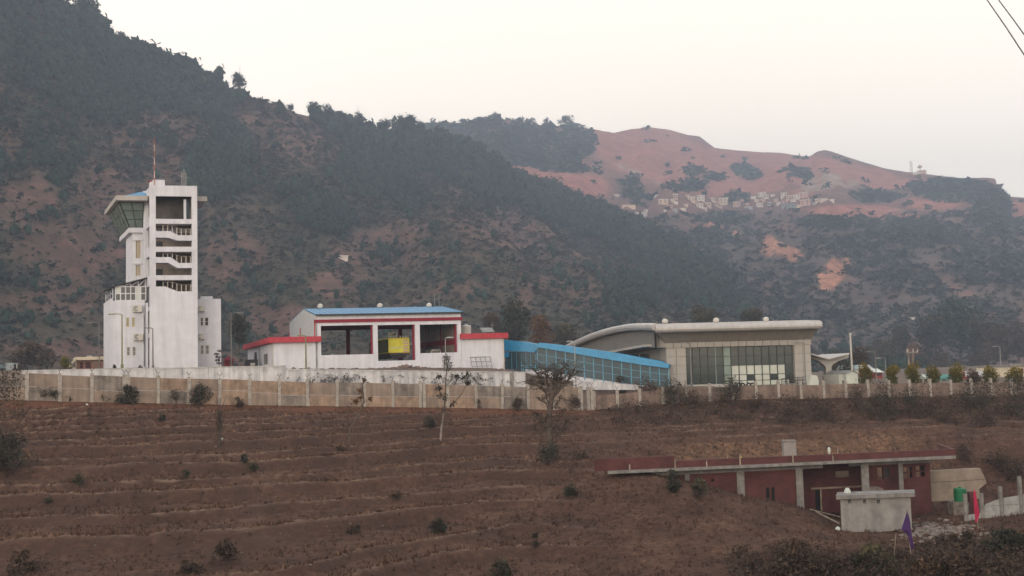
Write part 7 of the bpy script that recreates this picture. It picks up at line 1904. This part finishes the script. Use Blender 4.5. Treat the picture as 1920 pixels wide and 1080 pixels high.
tufts('lip_grass', X_[k], Y_[k], .12 + .14 * rng.random(k.sum()), GRASS, 'pale dead grass along the terrace edges', tint=.68 + .18 * rng.normal(size=k.sum()))
def leaf_stuff(name, C, size, n, m, label, seed):
    V, F, T_ = leaf_tris(n, 1, 1, size, seed=seed, pts=C, hollow=.1)
    return tag(fast_mesh(name, V, F, m, tint=T_), label, kind='stuff')
C = []
for _ in range(420):
    x = rng.uniform(8, 62); fy3 = float(fence_y(x)); y = fy3 - .8 - 9 * rng.random() ** 1.4
    C.append((x, y, gz(x, y) + rng.uniform(.1, .5), rng.uniform(.3, .8), rng.uniform(.15, .8)))
leaf_stuff('bank_brush', C, .075, 15000, DRYLEAF, 'tangled dry brush over the bank below the far boundary wall', 71)
C = []
for _ in range(260):
    px_, py_ = rng.uniform(1380, 1930), rng.uniform(1035, 1110); P = hit(px_, py_); C.append((P.x, P.y, P.z + rng.uniform(.05, .5), rng.uniform(.3, .75), rng.uniform(.1, .7)))
leaf_stuff('gully_brush', C, .06, 14000, DRYLEAF, 'dark tangled brush along the lower right edge', 73)
C = []
for _ in range(150):
    px_ = rng.choice([rng.uniform(540, 960), rng.normal(630, 30), rng.normal(870, 25)]); x_ = float(at(px_, 712, 108).x); y_ = float(wall_y(x_)) - .25
    C.append((x_, y_, at(px_, rng.uniform(704, 722), y_).z, rng.uniform(.12, .32), rng.uniform(.1, .6)))
leaf_stuff('wall_weeds', C, .05, 2600, TWIG, 'dry weeds growing against the whitewashed retaining wall', 75)
def stones(name, C, m, label, lo, hi, flat=.6):
    n = len(C); s = rng.uniform(lo, hi, n); jit = 1 + .5 * (rng.random((n, 12, 1)) - .5)
    V = ICO_V[None] * jit * s[:, None, None] * np.array([1.2, 1, flat]) + np.array(C)[:, None]
    F = ICO_F[None] + (np.arange(n) * 12)[:, None, None]
    return tag(fast_mesh(name, V.reshape(-1, 3), F.reshape(-1, 3), m), label, kind='stuff')
C = []
for _ in range(1500):
    px_ = rng.uniform(514, 946); s_ = S.s(px_, 693, -.8); d_ = rng.uniform(-2.4, -.1); p_ = S.p(s_, d_, 0)
    zt4 = at(px_, lerp(699, 690, (d_ + 2.4) / 2.3), p_[1]).z
    C.append((p_[0], p_[1], zt4 - .12 + rng.normal() * .05))
stones('stone_strip', C, STONE, 'broken brown stones along the foot of the fire station', .07, .20)
C2 = []
for _ in range(260):
    px_ = rng.normal(762, 26); d_ = rng.uniform(-2.2, -.5); p_ = S.p(S.s(px_, 690, d_), d_, 0); hgt = 8 * math.exp(-((px_ - 762) / 32) ** 2)
    C2.append((p_[0], p_[1], at(px_, lerp(697, 692, (d_ + 2.2) / 1.7) - hgt * rng.random(), p_[1]).z))
stones('broken_heap', C2, STONE, 'heap of broken stones under the middle bay of the fire station', .08, .24)
C = [C[i][:2] + (C[i][2] + .12,) for i in rng.integers(len(C), size=90)]
stones('pale_stones', C, RUBBLE, 'paler stones lying on the brown stone strip', .08, .22)
C = []
for _ in range(300):
    px_, py_ = rng.normal(1752, 34), rng.normal(996, 9); P = hit(px_, py_); C.append((P.x, P.y, P.z + .03))
stones('rubble', C, RUBBLE, 'pale rubble in the yard right of the grey shed', .05, .20)
C = []
for _ in range(90):
    px_, py_ = rng.uniform(1410, 1580), rng.uniform(752, 795); P = hit(px_, py_); C.append((P.x, P.y, P.z + .03))
stones('bank_stones', C, STONE, 'brown stones on the bank below the terminal', .05, .16)
C = []
for _ in range(140):
    px_, py_ = rng.uniform(20, 1100), rng.uniform(775, 1075); P = hit(px_, py_); C.append((P.x, P.y, P.z + .02))
stones('field_stones', C, RUBBLE, 'small pale stones scattered over the slope', .03, .07)
# single pale things lying about
for x, y, r_, m, lab in ((1571, 995, .17, PANEWH, 'white bag lying left of the grey shed'), (416, 824, .10, PANEWH, 'white scrap beside the dead tree trunk'), (405, 839, .09, RUBBLE, 'pale stone at the foot of the dead tree'), (826, 823, .09, RUBBLE, 'pale stone at the foot of the young tree'), (163, 760, .11, PANEWH, 'white scrap on the ground near the wall below the tower')):
    P = hit(x, y); q = MB(); q.lathe([(r_ * .6, -.05), (r_, r_ * .4), (r_ * .8, r_ * 1.0), (r_ * .2, r_ * 1.35)], P, 9); tag(q.build('litter' if m is PANEWH else 'stone', m), lab, 'litter' if m is PANEWH else 'stone')
# planks and sticks by the house and in the lower right corner
for a_, b_, lab in (((1520, 958), (1576, 972), 'long pale plank lying on the ground before the brick porch'), ((1530, 962), (1575, 985), 'second plank crossing below the long one before the porch')):
    p0, p1 = hit(*a_), hit(*b_); q = MB(); q.tube(p0 + Vector((0, 0, .08)), p1 + Vector((0, 0, .08)), .06, n=5); tag(q.build('plank', WOOD), lab, 'plank', 'planks by the unfinished house')
for k, (a_, b_, lab) in enumerate((((1880, 1058), (1925, 1062), 'lowest pale stick of the heap in the lower right corner'), ((1884, 1054), (1928, 1050), 'straight stick across the heap in the lower right corner'), ((1890, 1060), (1922, 1044), 'steepest stick of the heap in the lower right corner'), ((1896, 1048), (1930, 1056), 'upper stick sloping right on the heap in the lower right corner'))):
    p0, p1 = at(*a_, 51.0 + .1 * k), at(*b_, 51.3 + .1 * k); q = MB(); q.tube(p0, p1, .03, n=5); tag(q.build('stick', WOOD), lab, 'stick', 'sticks heaped in the lower right corner')
p1 = at(1857, 1054, 49.5); p0 = at(1862, 1092, 49.5); q = MB(); q.tube(p0, p1, .045, n=6); q.tube(p1 - Vector((.06, 0, .02)), p1 + Vector((.1, 0, .03)), .05, n=5); tag(q.build('stake', PALEBARK), 'pale wooden stake with a knobbed top at the lower right edge', 'stake')
p1 = at(1680, 1000, 52); p0 = at(1672, 1090, 52); q = MB(); q.tube(p0, p1, .018, n=5); tag(q.build('stick', WOOD), 'thin leaning cane left of the purple pennant', 'stick')
